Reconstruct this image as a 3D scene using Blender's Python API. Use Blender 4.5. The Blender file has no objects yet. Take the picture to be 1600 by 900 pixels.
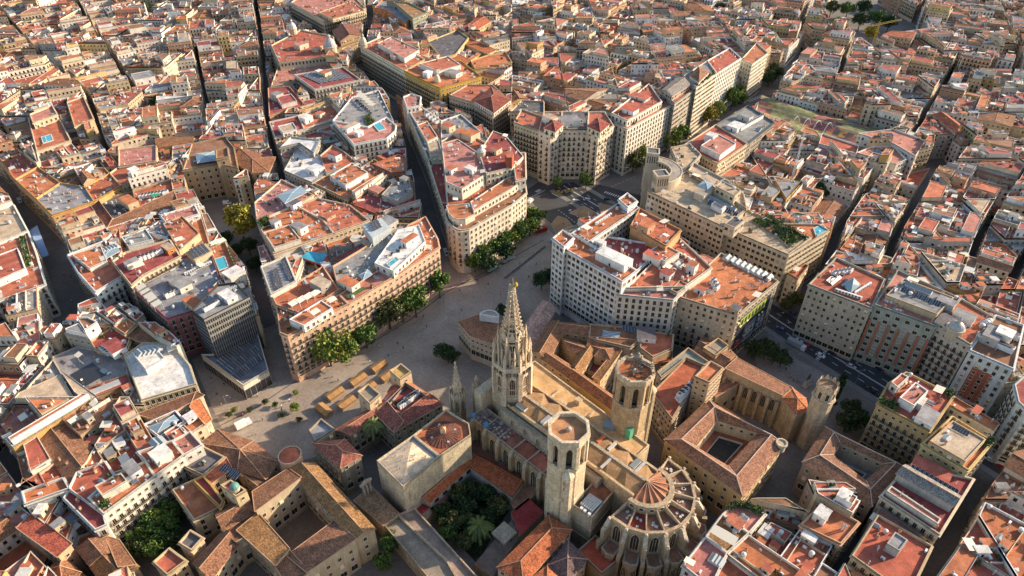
import bpy, math, random
import numpy as np
from mathutils import Vector, Matrix
SC = bpy.context.scene
COL = SC.collection
# ------------------------------------------------------------------ camera, sky, sun, exposure
FPX, PITCH, CAMH = 1067.0, math.radians(37.3), 220.0
cam_data = bpy.data.cameras.new('camera'); cam = bpy.data.objects.new('camera', cam_data); COL.objects.link(cam)
cam.location = (0, 0, CAMH); cam.rotation_euler = (math.pi/2 - PITCH, 0, 0)
cam_data.sensor_width = 36.0; cam_data.lens = 36.0*FPX/1600.0; cam_data.clip_start = 1.0; cam_data.clip_end = 9000.0
SC.camera = cam
SUN_EL = math.radians(21.0)
SUN_DIR = Vector((0.956, 0.292, 0)).normalized()          # horizontal direction towards the sun
world = bpy.data.worlds.new('World'); SC.world = world; world.use_nodes = True
nt = world.node_tree; nt.nodes.clear()
sky = nt.nodes.new('ShaderNodeTexSky'); sky.sky_type = 'NISHITA'; sky.sun_disc = False
sky.sun_elevation = SUN_EL; sky.sun_rotation = math.atan2(SUN_DIR.x, SUN_DIR.y)
bg = nt.nodes.new('ShaderNodeBackground'); bg.inputs['Strength'].default_value = 0.135
out = nt.nodes.new('ShaderNodeOutputWorld')
nt.links.new(sky.outputs[0], bg.inputs['Color']); nt.links.new(bg.outputs[0], out.inputs['Surface'])
sun_l = bpy.data.lights.new('sun', 'SUN'); sun_l.energy = 4.8; sun_l.angle = math.radians(0.6); sun_l.color = (1.0, 0.825, 0.625)
sun = bpy.data.objects.new('sun', sun_l); COL.objects.link(sun)
sd = Vector((SUN_DIR.x*math.cos(SUN_EL), SUN_DIR.y*math.cos(SUN_EL), math.sin(SUN_EL)))
sun.rotation_euler = sd.to_track_quat('Z', 'Y').to_euler(); sun.location = (300, 100, 400)
SC.view_settings.view_transform = 'Standard'; SC.view_settings.look = 'None'
SC.view_settings.exposure = 1.0; SC.view_settings.gamma = 1.0
SC.cycles.max_bounces = 4; SC.cycles.diffuse_bounces = 3; SC.cycles.glossy_bounces = 2; SC.cycles.transparent_max_bounces = 4

# ------------------------------------------------------------------ picture <-> place
CT, ST = math.cos(PITCH), math.sin(PITCH)
def W(px, py, z=0.0):
    """the point of the place at height z seen at a spot of the photograph"""
    dx = (px-800)/FPX; dy = (450-py)/FPX
    r = (dx, CT+dy*ST, -ST+dy*CT); t = (z-CAMH)/r[2]
    return (r[0]*t, r[1]*t)
def P(x, y, z):
    d = z-CAMH; cz = y*CT-d*ST; cy = y*ST+d*CT
    return 800+FPX*x/cz, 450-FPX*cy/cz
def depth(x, y, z): return y*CT-(z-CAMH)*ST
def area2(p): return sum(p[i][0]*p[(i+1) % len(p)][1]-p[(i+1) % len(p)][0]*p[i][1] for i in range(len(p)))/2
def ccw(p): return p if area2(p) > 0 else p[::-1]
def px(s, z=0.0):
    q = []
    for w in s.split():
        a, b = w.split(','); q.append(W(float(a), float(b), z))
    return q
def pxp(s, z=0.0): return ccw(px(s, z))
def cen(p): return (sum(a for a, _ in p)/len(p), sum(b for _, b in p)/len(p))
def clip(p, nx, ny, d):
    """the part of polygon p with n.p <= d"""
    o = []
    for i in range(len(p)):
        a = p[i]; b = p[(i+1) % len(p)]
        fa = nx*a[0]+ny*a[1]-d; fb = nx*b[0]+ny*b[1]-d
        if fa <= 0: o.append(a)
        if fa*fb < 0:
            t = fa/(fa-fb); o.append((a[0]+(b[0]-a[0])*t, a[1]+(b[1]-a[1])*t))
    q = []
    for v in o:
        if not q or abs(v[0]-q[-1][0])+abs(v[1]-q[-1][1]) > .02: q.append(v)
    if len(q) > 1 and abs(q[0][0]-q[-1][0])+abs(q[0][1]-q[-1][1]) < .02: q.pop()
    return q if len(q) > 2 and abs(area2(q)) > .5 else []
def inside(p, x, y):
    c = False; n = len(p); j = n-1
    for i in range(n):
        if (p[i][1] > y) != (p[j][1] > y) and x < (p[j][0]-p[i][0])*(y-p[i][1])/(p[j][1]-p[i][1])+p[i][0]: c = not c
        j = i
    return c
def hull(pts):
    pts = sorted(set(pts))
    def half(ps):
        h = []
        for q in ps:
            while len(h) > 1 and (h[-1][0]-h[-2][0])*(q[1]-h[-2][1])-(h[-1][1]-h[-2][1])*(q[0]-h[-2][0]) <= 0: h.pop()
            h.append(q)
        return h[:-1]
    return half(pts)+half(pts[::-1])
def subtract(p, e):
    """convex polygon p without convex polygon e, as convex pieces"""
    res = []; rest = p
    for i in range(len(e)):
        a = e[i]; b = e[(i+1) % len(e)]
        nx, ny = b[1]-a[1], a[0]-b[0]; l = math.hypot(nx, ny)
        if l < 1e-6: continue
        nx /= l; ny /= l; d = nx*a[0]+ny*a[1]
        o = clip(rest, -nx, -ny, -d)
        if o: res.append(o)
        rest = clip(rest, nx, ny, d)
        if not rest: break
    return res if rest else [p]
def bb(p):
    xs = [a for a, _ in p]; ys = [b for _, b in p]
    return min(xs), min(ys), max(xs), max(ys)
def inset(p, d):
    n = len(p); o = []
    for i in range(n):
        a, b, c = p[i-1], p[i], p[(i+1) % n]
        def nrm(u, v):
            x, y = v[0]-u[0], v[1]-u[1]; l = math.hypot(x, y) or 1; return -y/l, x/l
        n1 = nrm(a, b); n2 = nrm(b, c); k = 1+n1[0]*n2[0]+n1[1]*n2[1]
        k = max(k, .35)
        o.append((b[0]+(n1[0]+n2[0])*d/k, b[1]+(n1[1]+n2[1])*d/k))
    return o

# ------------------------------------------------------------------ materials (all colour comes from the face colour "col")
MATS = []
def mat(name, rough=.9, kind='plain', spec=.25, metallic=0.0):
    m = bpy.data.materials.new(name); m.use_nodes = True; t = m.node_tree; n = t.nodes; L = t.links.new
    b = n['Principled BSDF']; b.inputs['Roughness'].default_value = rough; b.inputs['Metallic'].default_value = metallic
    b.inputs['Specular IOR Level'].default_value = spec
    a = n.new('ShaderNodeAttribute'); a.attribute_name = 'col'
    co = n.new('ShaderNodeNewGeometry').outputs['Position']
    def noise(scale, detail=3.0, vec=None, rough_=.6):
        q = n.new('ShaderNodeTexNoise'); q.inputs['Scale'].default_value = scale; q.inputs['Detail'].default_value = detail
        q.inputs['Roughness'].default_value = rough_; L(vec or co, q.inputs['Vector']); return q.outputs['Fac']
    def ramp(fac, lo, hi, v0, v1):
        q = n.new('ShaderNodeMapRange'); L(fac, q.inputs[0])
        for i, v in zip((1, 2, 3, 4), (lo, hi, v0, v1)): q.inputs[i].default_value = v
        return q.outputs[0]
    def mul(c, f):
        q = n.new('ShaderNodeMix'); q.data_type = 'RGBA'; q.blend_type = 'MULTIPLY'; q.inputs[0].default_value = 1
        L(c, q.inputs[6]); L(f, q.inputs[7]); return q.outputs[2]
    def mixc(f, c, rgb):
        q = n.new('ShaderNodeMix'); q.data_type = 'RGBA'; L(f, q.inputs[0]); L(c, q.inputs[6]); q.inputs[7].default_value = (*rgb, 1); return q.outputs[2]
    def scaled(v):
        q = n.new('ShaderNodeMapping'); q.inputs['Scale'].default_value = v; L(co, q.inputs[0]); return q.outputs[0]
    def bump(h, s, d):
        q = n.new('ShaderNodeBump'); q.inputs['Strength'].default_value = s; q.inputs['Distance'].default_value = d
        L(h, q.inputs['Height']); L(q.outputs[0], b.inputs['Normal'])
    c = a.outputs['Color']
    if kind == 'plaster':
        c = mul(c, ramp(noise(.16, 4), .3, .75, .78, 1.12))
        c = mul(c, ramp(noise(1.0, 4, scaled((1.3, 1.3, .12))), .35, .8, 1.06, .72))
        c = mul(c, ramp(noise(2.2, 3), .3, .7, .9, 1.08))
    elif kind == 'terrace':
        c = mul(c, ramp(noise(.22, 4), .3, .72, .66, 1.22))
        c = mul(c, ramp(noise(1.7, 4), .3, .7, .78, 1.18))
        c = mixc(ramp(noise(.5, 6), .56, .72, 0, .5), c, (.17, .10, .085))
        c = mixc(ramp(noise(.33, 6), .60, .72, 0, .35), c, (.46, .34, .28))
        vo = n.new('ShaderNodeTexVoronoi'); vo.feature = 'F1'; vo.inputs['Scale'].default_value = .33; L(co, vo.inputs['Vector'])
        c = mul(c, ramp(vo.outputs['Color'], 0, 1, .86, 1.12))
    elif kind == 'tile':
        uv = n.new('ShaderNodeUVMap').outputs[0]
        br = n.new('ShaderNodeTexBrick'); L(uv, br.inputs['Vector'])
        br.inputs['Scale'].default_value = 1.0; br.inputs['Brick Width'].default_value = .34; br.inputs['Row Height'].default_value = .5
        br.inputs['Mortar Size'].default_value = .03; br.offset = .5
        br.inputs['Color1'].default_value = (.5, .5, .5, 1); br.inputs['Color2'].default_value = (1.55, 1.42, 1.3, 1); br.inputs['Mortar'].default_value = (.5, .45, .4, 1)
        c = mul(c, br.outputs['Color'])
        c = mul(c, ramp(noise(.35, 5), .3, .7, .7, 1.25))
        wv = n.new('ShaderNodeTexWave'); wv.wave_type = 'BANDS'; wv.bands_direction = 'X'; L(uv, wv.inputs['Vector']); wv.inputs['Scale'].default_value = 1.1
        wv.inputs['Distortion'].default_value = .6
        bump(wv.outputs['Fac'], .7, .12)
    elif kind == 'stone':
        uv = n.new('ShaderNodeUVMap').outputs[0]
        br = n.new('ShaderNodeTexBrick'); L(uv, br.inputs['Vector'])
        br.inputs['Scale'].default_value = 1.0; br.inputs['Brick Width'].default_value = .9; br.inputs['Row Height'].default_value = .42
        br.inputs['Mortar Size'].default_value = .02
        br.inputs['Color1'].default_value = (.80, .80, .80, 1); br.inputs['Color2'].default_value = (1.2, 1.18, 1.14, 1); br.inputs['Mortar'].default_value = (.62, .58, .54, 1)
        c = mul(c, br.outputs['Color'])
        c = mul(c, ramp(noise(.3, 6), .3, .72, .78, 1.18))
        c = mul(c, ramp(noise(1.2, 5, scaled((1.6, 1.6, .12))), .45, .8, 1.06, .58))
        bump(noise(1.5, 6), .6, .25)
    elif kind == 'paving':
        vo = n.new('ShaderNodeTexVoronoi'); vo.inputs['Scale'].default_value = .12; L(co, vo.inputs['Vector']); c = mul(c, ramp(vo.outputs['Color'], 0, 1, .9, 1.08))
        c = mul(c, ramp(noise(.05, 5), .3, .72, .72, 1.2))
        c = mul(c, ramp(noise(.8, 5), .3, .7, .82, 1.14))
        c = mixc(ramp(noise(.35, 6), .58, .72, 0, .45), c, (.14, .125, .115))
    elif kind == 'asphalt':
        c = mul(c, ramp(noise(.07, 4), .3, .7, .75, 1.25)); c = mul(c, ramp(noise(1.5, 4), .3, .7, .85, 1.15))
    elif kind == 'leaf':
        c = mul(c, ramp(noise(.6, 3), .3, .7, .7, 1.3))
        b.inputs['Subsurface Weight'].default_value = 0.0
    elif kind == 'metal':
        c = mul(c, ramp(noise(.9, 3), .3, .7, .8, 1.15))
    if kind == 'glass': b.inputs['Roughness'].default_value = .12; b.inputs['Specular IOR Level'].default_value = .6
    L(c, b.inputs['Base Color'])
    MATS.append(m); return len(MATS)-1
PLASTER = mat('plaster', .93, 'plaster'); TERR = mat('terrace_tiles', .9, 'terrace'); TILE = mat('clay_roof_tiles', .85, 'tile')
GLASS = mat('window_glass', .12, 'glass'); METAL = mat('painted_metal', .5, 'metal', .4); STONE = mat('weathered_stone', .95, 'stone')
LEAF = mat('leaves', .7, 'leaf', .3); PAVE = mat('stone_paving', .9, 'paving'); ASPH = mat('asphalt', .88, 'asphalt')
PLAIN = mat('plain_paint', .75, 'plain'); WATER = mat('pool_water', .08, 'plain', .5); CARP = mat('car_paint', .3, 'plain', .6)

# ------------------------------------------------------------------ mesh builder
class MB:
    def __init__(s): s.V = []; s.F = []; s.M = []; s.C = []; s.n = 0; s.T = []
    def face(s, pts, m, c):
        i = s.n; s.V.extend(pts); s.n += len(pts); s.F.append(tuple(range(i, s.n))); s.M.append(m); s.C.append(c)
    def prism(s, p, z0, z1, m, c, tm=None, tc=None, top=True, cols=None):
        n = len(p)
        for i in range(n):
            a, b = p[i], p[(i+1) % n]
            s.face([(a[0], a[1], z0), (b[0], b[1], z0), (b[0], b[1], z1), (a[0], a[1], z1)], m, cols[i] if cols else c)
        if top: s.face([(x, y, z1) for x, y in p], m if tm is None else tm, c if tc is None else tc)
    def taper(s, p, z0, q, z1, m, c, top=True):
        n = len(p)
        for i in range(n):
            a, b = p[i], p[(i+1) % n]; d, e = q[i], q[(i+1) % n]
            s.face([(a[0], a[1], z0), (b[0], b[1], z0), (e[0], e[1], z1), (d[0], d[1], z1)], m, c)
        if top: s.face([(x, y, z1) for x, y in q], m, c)
    def box(s, x, y, z0, sx, sy, sz, ang=0., m=0, c=(1, 1, 1), tm=None, tc=None):
        s.prism(rect(x, y, sx, sy, ang), z0, z0+sz, m, c, tm, tc)
    def ring(s, p, q, z0, z1, m, c):
        """parapet: outer p, inner q, standing from z0 to z1"""
        n = len(p)
        for i in range(n):
            j = (i+1) % n
            s.face([(*p[i], z0), (*p[j], z0), (*p[j], z1), (*p[i], z1)], m, c)
            s.face([(*q[j], z0), (*q[i], z0), (*q[i], z1), (*q[j], z1)], m, c)
            s.face([(*p[i], z1), (*p[j], z1), (*q[j], z1), (*q[i], z1)], m, c)
    def bar(s, a, b, r, m, c, n=4, r2=None):
        a = Vector(a); b = Vector(b); d = (b-a)
        if d.length < 1e-5: return
        d.normalize(); u = d.orthogonal().normalized(); w = d.cross(u); r2 = r if r2 is None else r2
        A = [a+(u*math.cos(2*math.pi*k/n)+w*math.sin(2*math.pi*k/n))*r for k in range(n)]
        B = [b+(u*math.cos(2*math.pi*k/n)+w*math.sin(2*math.pi*k/n))*r2 for k in range(n)]
        for k in range(n):
            j = (k+1) % n; s.face([tuple(A[k]), tuple(A[j]), tuple(B[j]), tuple(B[k])], m, c)
        s.face([tuple(v) for v in B], m, c); s.face([tuple(v) for v in A[::-1]], m, c)
    def cone(s, p, z0, apex, m, c):
        n = len(p)
        for i in range(n):
            a, b = p[i], p[(i+1) % n]; s.face([(*a, z0), (*b, z0), apex], m, c)
    def dome(s, x, y, z, r, h, m, c, n=12, k=5, half=1.0):
        P_ = [[(x+r*math.cos(t)*math.cos(f), y+r*math.sin(t)*math.cos(f), z+h*math.sin(f)) for t in [2*math.pi*i/n for i in range(n)]] for f in [math.pi/2*j/k for j in range(k+1)]]
        for j in range(k):
            for i in range(n):
                i2 = (i+1) % n
                if j < k-1: s.face([P_[j][i], P_[j][i2], P_[j+1][i2], P_[j+1][i]], m, c)
                else: s.face([P_[j][i], P_[j][i2], (x, y, z+h)], m, c)
    def tpl(s, t, mx): s.T.append((t, np.array(mx)))
    def build(s, name, parent=None, org=(0, 0, 0), mesh_only=False):
        V = [np.array(s.V, dtype=np.float64).reshape(-1, 3)-np.array(org)]
        lt = [len(f) for f in s.F]; li = [np.arange(s.n, dtype=np.int32)] if s.n else []
        M = [np.array(s.M, dtype=np.int32)]; C = [np.array(s.C, dtype=np.float32).reshape(-1, 3)]; LT = [np.array(lt, dtype=np.int32)]
        off = s.n
        for (tv, tl, tlt, tm, tc), mx in s.T:
            V.append(tv @ mx[:3, :3].T+mx[:3, 3]-np.array(org)); li.append(tl+off); LT.append(tlt); M.append(tm); C.append(tc); off += len(tv)
        V = np.concatenate(V); LI = np.concatenate(li); LT = np.concatenate(LT); M = np.concatenate(M); C = np.concatenate(C)
        me = bpy.data.meshes.new(name)
        me.vertices.add(len(V)); me.vertices.foreach_set('co', V.astype(np.float32).ravel())
        me.loops.add(len(LI)); me.loops.foreach_set('vertex_index', LI)
        me.polygons.add(len(LT)); st = np.concatenate([[0], np.cumsum(LT)[:-1]]).astype(np.int32)
        me.polygons.foreach_set('loop_start', st); me.polygons.foreach_set('loop_total', LT)
        used = np.unique(M); remap = np.zeros(len(MATS), dtype=np.int32)
        for k, u in enumerate(used): me.materials.append(MATS[u]); remap[u] = k
        me.polygons.foreach_set('material_index', remap[M])
        fi = np.repeat(np.arange(len(LT)), LT)
        ca = me.color_attributes.new('col', 'FLOAT_COLOR', 'CORNER')
        ca.data.foreach_set('color', np.concatenate([C[fi], np.ones((len(fi), 1), np.float32)], 1).ravel())
        A = V[LI[st]]; B = V[LI[st+1]]; D = V[LI[st+2]]
        nn = np.cross(B-A, D-A); nn /= np.maximum(np.linalg.norm(nn, axis=1, keepdims=True), 1e-9)
        t = np.stack([-nn[:, 1], nn[:, 0], np.zeros(len(nn))], 1); tl = np.linalg.norm(t, axis=1)
        t[tl < .02] = (.71, .70, 0); t /= np.linalg.norm(t, axis=1, keepdims=True); bt = np.cross(nn, t)
        w = V[LI]+np.array(org)
        uv = np.stack([(w*t[fi]).sum(1), (w*bt[fi]).sum(1)], 1).astype(np.float32)
        ul = me.uv_layers.new(name='UVMap'); ul.data.foreach_set('uv', uv.ravel())
        me.update(calc_edges=True)
        if mesh_only: return me
        return put(name, me, parent)
    def template(s):
        return (np.array(s.V, dtype=np.float64).reshape(-1, 3), np.arange(s.n, dtype=np.int32), np.array([len(f) for f in s.F], dtype=np.int32),
                np.array(s.M, dtype=np.int32), np.array(s.C, dtype=np.float32).reshape(-1, 3))
def put(name, me, parent=None, loc=None, rz=0., sc=None):
    o = bpy.data.objects.new(name, me); COL.objects.link(o)
    if parent is not None: o.parent = parent
    if loc is not None: o.location = loc
    if rz: o.rotation_euler = (0, 0, rz)
    if sc is not None: o.scale = sc
    return o
def rect(x, y, sx, sy, ang=0.):
    c, s = math.cos(ang), math.sin(ang)
    return [(x+a*c-b*s, y+a*s+b*c) for a, b in ((-sx/2, -sy/2), (sx/2, -sy/2), (sx/2, sy/2), (-sx/2, sy/2))]
def ngon(x, y, r, n, ang=0., ry=None): return [(x+r*math.cos(ang+2*math.pi*k/n), y+(ry or r)*math.sin(ang+2*math.pi*k/n)) for k in range(n)]
def tag(o, label=None, cat=None, group=None, kind=None):
    if label: o['label'] = label
    if cat: o['category'] = cat
    if group: o['group'] = group
    if kind: o['kind'] = kind
    return o
def thing(name, label, cat, loc=(0, 0, 0), group=None, rz=0.):
    o = bpy.data.objects.new(name, None); COL.objects.link(o); o.location = loc; o.rotation_euler = (0, 0, rz); o.empty_display_size = 1
    return tag(o, label, cat, group)
def mx(x, y, z, rz=0., sc=(1, 1, 1)):
    c, s = math.cos(rz), math.sin(rz)
    return np.array([[c*sc[0], -s*sc[1], 0, x], [s*sc[0], c*sc[1], 0, y], [0, 0, sc[2], z], [0, 0, 0, 1]])
def copy_tree(o, parent=None):
    c = o.copy(); COL.objects.link(c)
    if parent is not None: c.parent = parent
    for ch in o.children: copy_tree(ch, c)
    return c

# ------------------------------------------------------------------ colours (real-world base colours)
WALLS = {'cream': (.60, .48, .33), 'white': (.74, .71, .65), 'ochre': (.50, .31, .11), 'salmon': (.56, .33, .20), 'grey': (.40, .37, .32),
         'stone': (.40, .30, .19), 'yellow': (.57, .43, .20), 'sand': (.52, .39, .24), 'brown': (.30, .19, .11), 'pale': (.67, .60, .49), 'orange': (.58, .20, .05)}
ROOFS = {'red': (.43, .115, .07), 'orange': (.49, .17, .075), 'pink': (.48, .20, .15), 'maroon': (.31, .075, .065), 'brown': (.29, .14, .075),
         'grey': (.27, .26, .25), 'beige': (.48, .36, .24), 'rust': (.45, .14, .075), 'slate': (.13, .12, .12), 'white': (.68, .64, .58), 'clay': (.285, .145, .085), 'olive': (.32, .175, .075)}
def vary(c, r, a=.08): k = 1+r.uniform(-a, a); return (min(.85, c[0]*k*(1+r.uniform(-.03, .03))), min(.85, c[1]*k), min(.85, c[2]*k*(1+r.uniform(-.05, .05))))

# ------------------------------------------------------------------ shared small pieces (local -y looks out of the wall)
DARK = (.022, .02, .02)
def win_tpl(w, h, kind, lite=False, pane=DARK, frame=(.55, .45, .32)):
    m = MB()
    m.face([(-w/2, -.03, 0), (w/2, -.03, 0), (w/2, -.03, h), (-w/2, -.03, h)], GLASS if kind != 's' else PLAIN, pane)
    f = .14; y = -.12
    if lite:
        m.face([(-w/2-f, y, h), (w/2+f, y, h), (w/2+f, y, h+.25), (-w/2-f, y, h+.25)], PLAIN, frame)
        m.face([(-w/2-f, 0, h+.25), (-w/2-f, y, h+.25), (w/2+f, y, h+.25), (w/2+f, 0, h+.25)], PLAIN, frame)
        m.box(0, -.12, -.15, w+.3, .24, .15, 0, PLAIN, frame)
    else:
        o = [(-w/2-f, -f), (w/2+f, -f), (w/2+f, h+f), (-w/2-f, h+f)]; i_ = [(-w/2, 0), (w/2, 0), (w/2, h), (-w/2, h)]
        for k in range(4):
            j = (k+1) % 4
            m.face([(o[k][0], y, o[k][1]), (o[j][0], y, o[j][1]), (i_[j][0], y, i_[j][1]), (i_[k][0], y, i_[k][1])], PLAIN, frame)
            m.face([(i_[k][0], y, i_[k][1]), (i_[j][0], y, i_[j][1]), (i_[j][0], 0, i_[j][1]), (i_[k][0], 0, i_[k][1])], PLAIN, frame)
            m.face([(o[j][0], y, o[j][1]), (o[k][0], y, o[k][1]), (o[k][0], 0, o[k][1]), (o[j][0], 0, o[j][1])], PLAIN, frame)
        m.box(0, -.05, 0, .07, .05, h, 0, PLAIN, (.3, .25, .2)); m.box(0, -.14, -.2, w+.45, .28, .12, 0, PLAIN, frame)
    if kind == 'n':
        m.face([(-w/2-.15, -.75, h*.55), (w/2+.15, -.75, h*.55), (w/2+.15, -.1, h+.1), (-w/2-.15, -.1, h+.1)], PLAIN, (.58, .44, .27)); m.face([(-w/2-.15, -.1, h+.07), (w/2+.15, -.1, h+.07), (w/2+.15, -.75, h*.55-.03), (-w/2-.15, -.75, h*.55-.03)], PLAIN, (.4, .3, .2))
    if kind == 'b':
        m.box(0, -.4, -.2, w+.9, .8, .16, 0, PLAIN, frame)
        W2 = w/2+.4; D = .75; iron = (.03, .028, .028)
        for z in (.05, .95): m.box(0, -D, z, 2*W2, .06, .07, 0, METAL, iron)
        nb = 4 if lite else 9
        for k in range(nb+1): m.box(-W2+2*W2*k/nb, -D, 0, .09, .05, .95, 0, METAL, iron)
        for sx in (-W2, W2):
            m.box(sx, -D/2, .95, .06, D, .07, 0, METAL, iron); m.box(sx, -D/2, 0, .05, .09, .95, 0, METAL, iron)
    return m
WT = {}
for k_, (w_, h_, kd) in {'p': (1.15, 1.7, 'p'), 'b': (1.2, 2.3, 'b'), 's': (1.15, 1.8, 's'), 'q': (1.0, 1.1, 'p'), 'g': (2.3, 2.7, 'p'), 'o': (1.7, 1.7, 'p'), 'a': (1.3, 2.2, 'p'), 'v': (1.15, 1.7, 's'), 'w': (1.15, 1.75, 's'), 'c': (1.2, 2.3, 'b'), 'n': (1.15, 1.75, 'n'), 'O': (1.7, 1.7, 's')}.items():
    pane = {'O': (.30, .28, .24), 'v': (.34, .30, .25), 'w': (.07, .10, .07), 'c': (.09, .055, .035)}.get(k_, (.10, .055, .03) if kd == 's' else DARK)
    WT[k_] = (win_tpl(w_, h_, kd, False, pane), win_tpl(w_, h_, kd, True, pane).template())
WME = {k_: v[0].build('window', mesh_only=True) for k_, v in WT.items()}
def small(name, fn):
    m = MB(); fn(m); return m.template(), m.build(name, mesh_only=True)
def _chim(m):
    m.box(0, 0, 0, .7, .5, 1.3, 0, PLASTER, (.52, .38, .26)); m.box(0, 0, 1.3, .9, .7, .12, 0, PLASTER, (.45, .2, .12)); m.box(0, 0, 1.42, .4, .25, .3, 0, PLASTER, (.4, .16, .09))
def _pipe(m):
    m.bar((0, 0, 0), (0, 0, 1.7), .16, METAL, (.5, .48, .45), 6); m.bar((0, 0, 1.65), (0, 0, 1.95), .3, METAL, (.4, .38, .36), 6, .1)
def _ac(m):
    m.box(0, 0, .12, 1.1, .55, .85, 0, METAL, (.66, .65, .62)); m.face([(-.4, -.285, .25), (.2, -.285, .25), (.2, -.285, .85), (-.4, -.285, .85)], METAL, (.12, .12, .12))
    m.box(-.4, 0, 0, .1, .5, .12, 0, METAL, (.2, .2, .2)); m.box(.4, 0, 0, .1, .5, .12, 0, METAL, (.2, .2, .2))
def _acbig(m):
    m.box(0, 0, .2, 2.6, 1.6, 1.5, 0, METAL, (.6, .59, .57))
    for sx in (-.65, .65): m.prism(ngon(sx, 0, .5, 8), 1.7, 1.95, METAL, (.45, .45, .44), METAL, (.06, .06, .06))
    for sx in (-1.1, 1.1): m.box(sx, 0, 0, .15, 1.5, .2, 0, METAL, (.2, .2, .2))
def _tank(m):
    m.prism(ngon(0, 0, .7, 9), .3, 1.6, METAL, (.55, .54, .52)); m.cone(ngon(0, 0, .72, 9), 1.6, (0, 0, 1.85), METAL, (.5, .49, .47))
    for a in (0, 2.1, 4.2): m.box(.5*math.cos(a), .5*math.sin(a), 0, .12, .12, .3, 0, METAL, (.25, .25, .25))
def _solar(m):
    z0, z1 = .25, 1.0
    m.face([(-1, -.8, z0), (1, -.8, z0), (1, .8, z1), (-1, .8, z1)], GLASS, (.035, .04, .05)); m.face([(-1, .8, z1-.06), (1, .8, z1-.06), (1, -.8, z0-.06), (-1, -.8, z0-.06)], METAL, (.5, .5, .5))
    for k in (-1, -.33, .33, 1): m.bar((k, -.8, z0+.02), (k, .8, z1+.02), .025, METAL, (.6, .6, .6))
    for sx in (-.9, .9): m.bar((sx, .75, 0), (sx, .75, z1), .04, METAL, (.5, .5, .5))
def _aerial(m):
    m.bar((0, 0, 0), (0, 0, 3.2), .05, METAL, (.4, .4, .4), 4)
    for k in range(4): m.bar((-.5+.06*k, 0, 2.2+.3*k), (.5-.06*k, 0, 2.2+.3*k), .03, METAL, (.5, .5, .5), 3)
def _dish(m):
    m.bar((0, 0, 0), (0, 0, 1.0), .05, METAL, (.5, .5, .5), 4)
    q = [(.5*math.cos(t), -.15-.2, 1.1+.5*math.sin(t)) for t in [k*math.pi/4 for k in range(8)]]
    for k in range(8): m.face([q[k], q[(k+1) % 8], (0, -.05, 1.1)], METAL, (.7, .69, .66))
def _skyl(m):
    m.box(0, 0, 0, 1.6, 2.4, .35, 0, METAL, (.55, .54, .5)); a = [(-.75, -1.15, .36), (.75, -1.15, .36), (.75, 1.15, .36), (-.75, 1.15, .36)]; r0, r1 = (0, -1.15, .85), (0, 1.15, .85)
    m.face([a[0], r0, r1, a[3]], GLASS, (.25, .28, .28)); m.face([r0, a[1], a[2], r1], GLASS, (.3, .33, .33)); m.face([a[0], a[1], r0], METAL, (.5, .5, .48)); m.face([a[2], a[3], r1], METAL, (.5, .5, .48))
def _awn(m):
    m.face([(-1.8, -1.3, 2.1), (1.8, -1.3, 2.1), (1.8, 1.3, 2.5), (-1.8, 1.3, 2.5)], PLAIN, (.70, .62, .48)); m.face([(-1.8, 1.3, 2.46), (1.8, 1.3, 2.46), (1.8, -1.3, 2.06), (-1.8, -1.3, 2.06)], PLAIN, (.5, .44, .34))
    for a, b in ((-1.7, -1.2), (1.7, -1.2), (-1.7, 1.2), (1.7, 1.2)): m.bar((a, b, 0), (a, b, 2.1), .05, METAL, (.5, .5, .48))
def _plant(m):
    r = random.Random(5); m.box(0, 0, 0, 1.6, .5, .45, 0, PLASTER, (.35, .15, .09))
    for k in range(60):
        c = Vector((r.uniform(-.8, .8), r.uniform(-.35, .35), r.uniform(.45, 1.5))); leafq(m, c, r, .28, (.055*r.uniform(.6, 1.5), .085*r.uniform(.7, 1.4), .02))
def _laundry(m):
    for sx in (-2, 2): m.bar((sx, 0, 0), (sx, 0, 1.9), .04, METAL, (.4, .4, .4))
    m.bar((-2, 0, 1.85), (2, 0, 1.85), .015, METAL, (.5, .5, .5), 3)
    r = random.Random(3)
    for k in range(6):
        x = -1.7+.6*k; c = r.choice([(.7, .69, .66), (.2, .3, .5), (.6, .3, .3), (.7, .7, .65)]); m.box(x, 0, 1.85-1.0*r.uniform(.6, 1), .45, .03, 1.0*r.uniform(.6, .9), 0, PLAIN, c)
def leafq(m, c, r, s, col):
    a = Vector((r.gauss(0, 1), r.gauss(0, 1), r.gauss(0, .7))).normalized(); b = a.orthogonal().normalized(); d = a.cross(b)
    t = r.uniform(0, 6.28); u = (b*math.cos(t)+d*math.sin(t))*s*r.uniform(.7, 1.3); v = (d*math.cos(t)-b*math.sin(t))*s*r.uniform(.5, 1.0)
    m.face([tuple(c-u), tuple(c+v), tuple(c+u), tuple(c-v)], LEAF, col)
SMALL = {'chimney': small('chimney', _chim), 'vent_pipe': small('vent_pipe', _pipe), 'air_conditioner': small('air_conditioner', _ac), 'cooling_unit': small('cooling_unit', _acbig),
         'water_tank': small('water_tank', _tank), 'solar_panel': small('solar_panel', _solar), 'aerial': small('aerial', _aerial), 'satellite_dish': small('satellite_dish', _dish),
         'skylight': small('skylight', _skyl), 'awning': small('awning', _awn), 'planter': small('planter', _plant), 'laundry_line': small('laundry_line', _laundry)}
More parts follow.
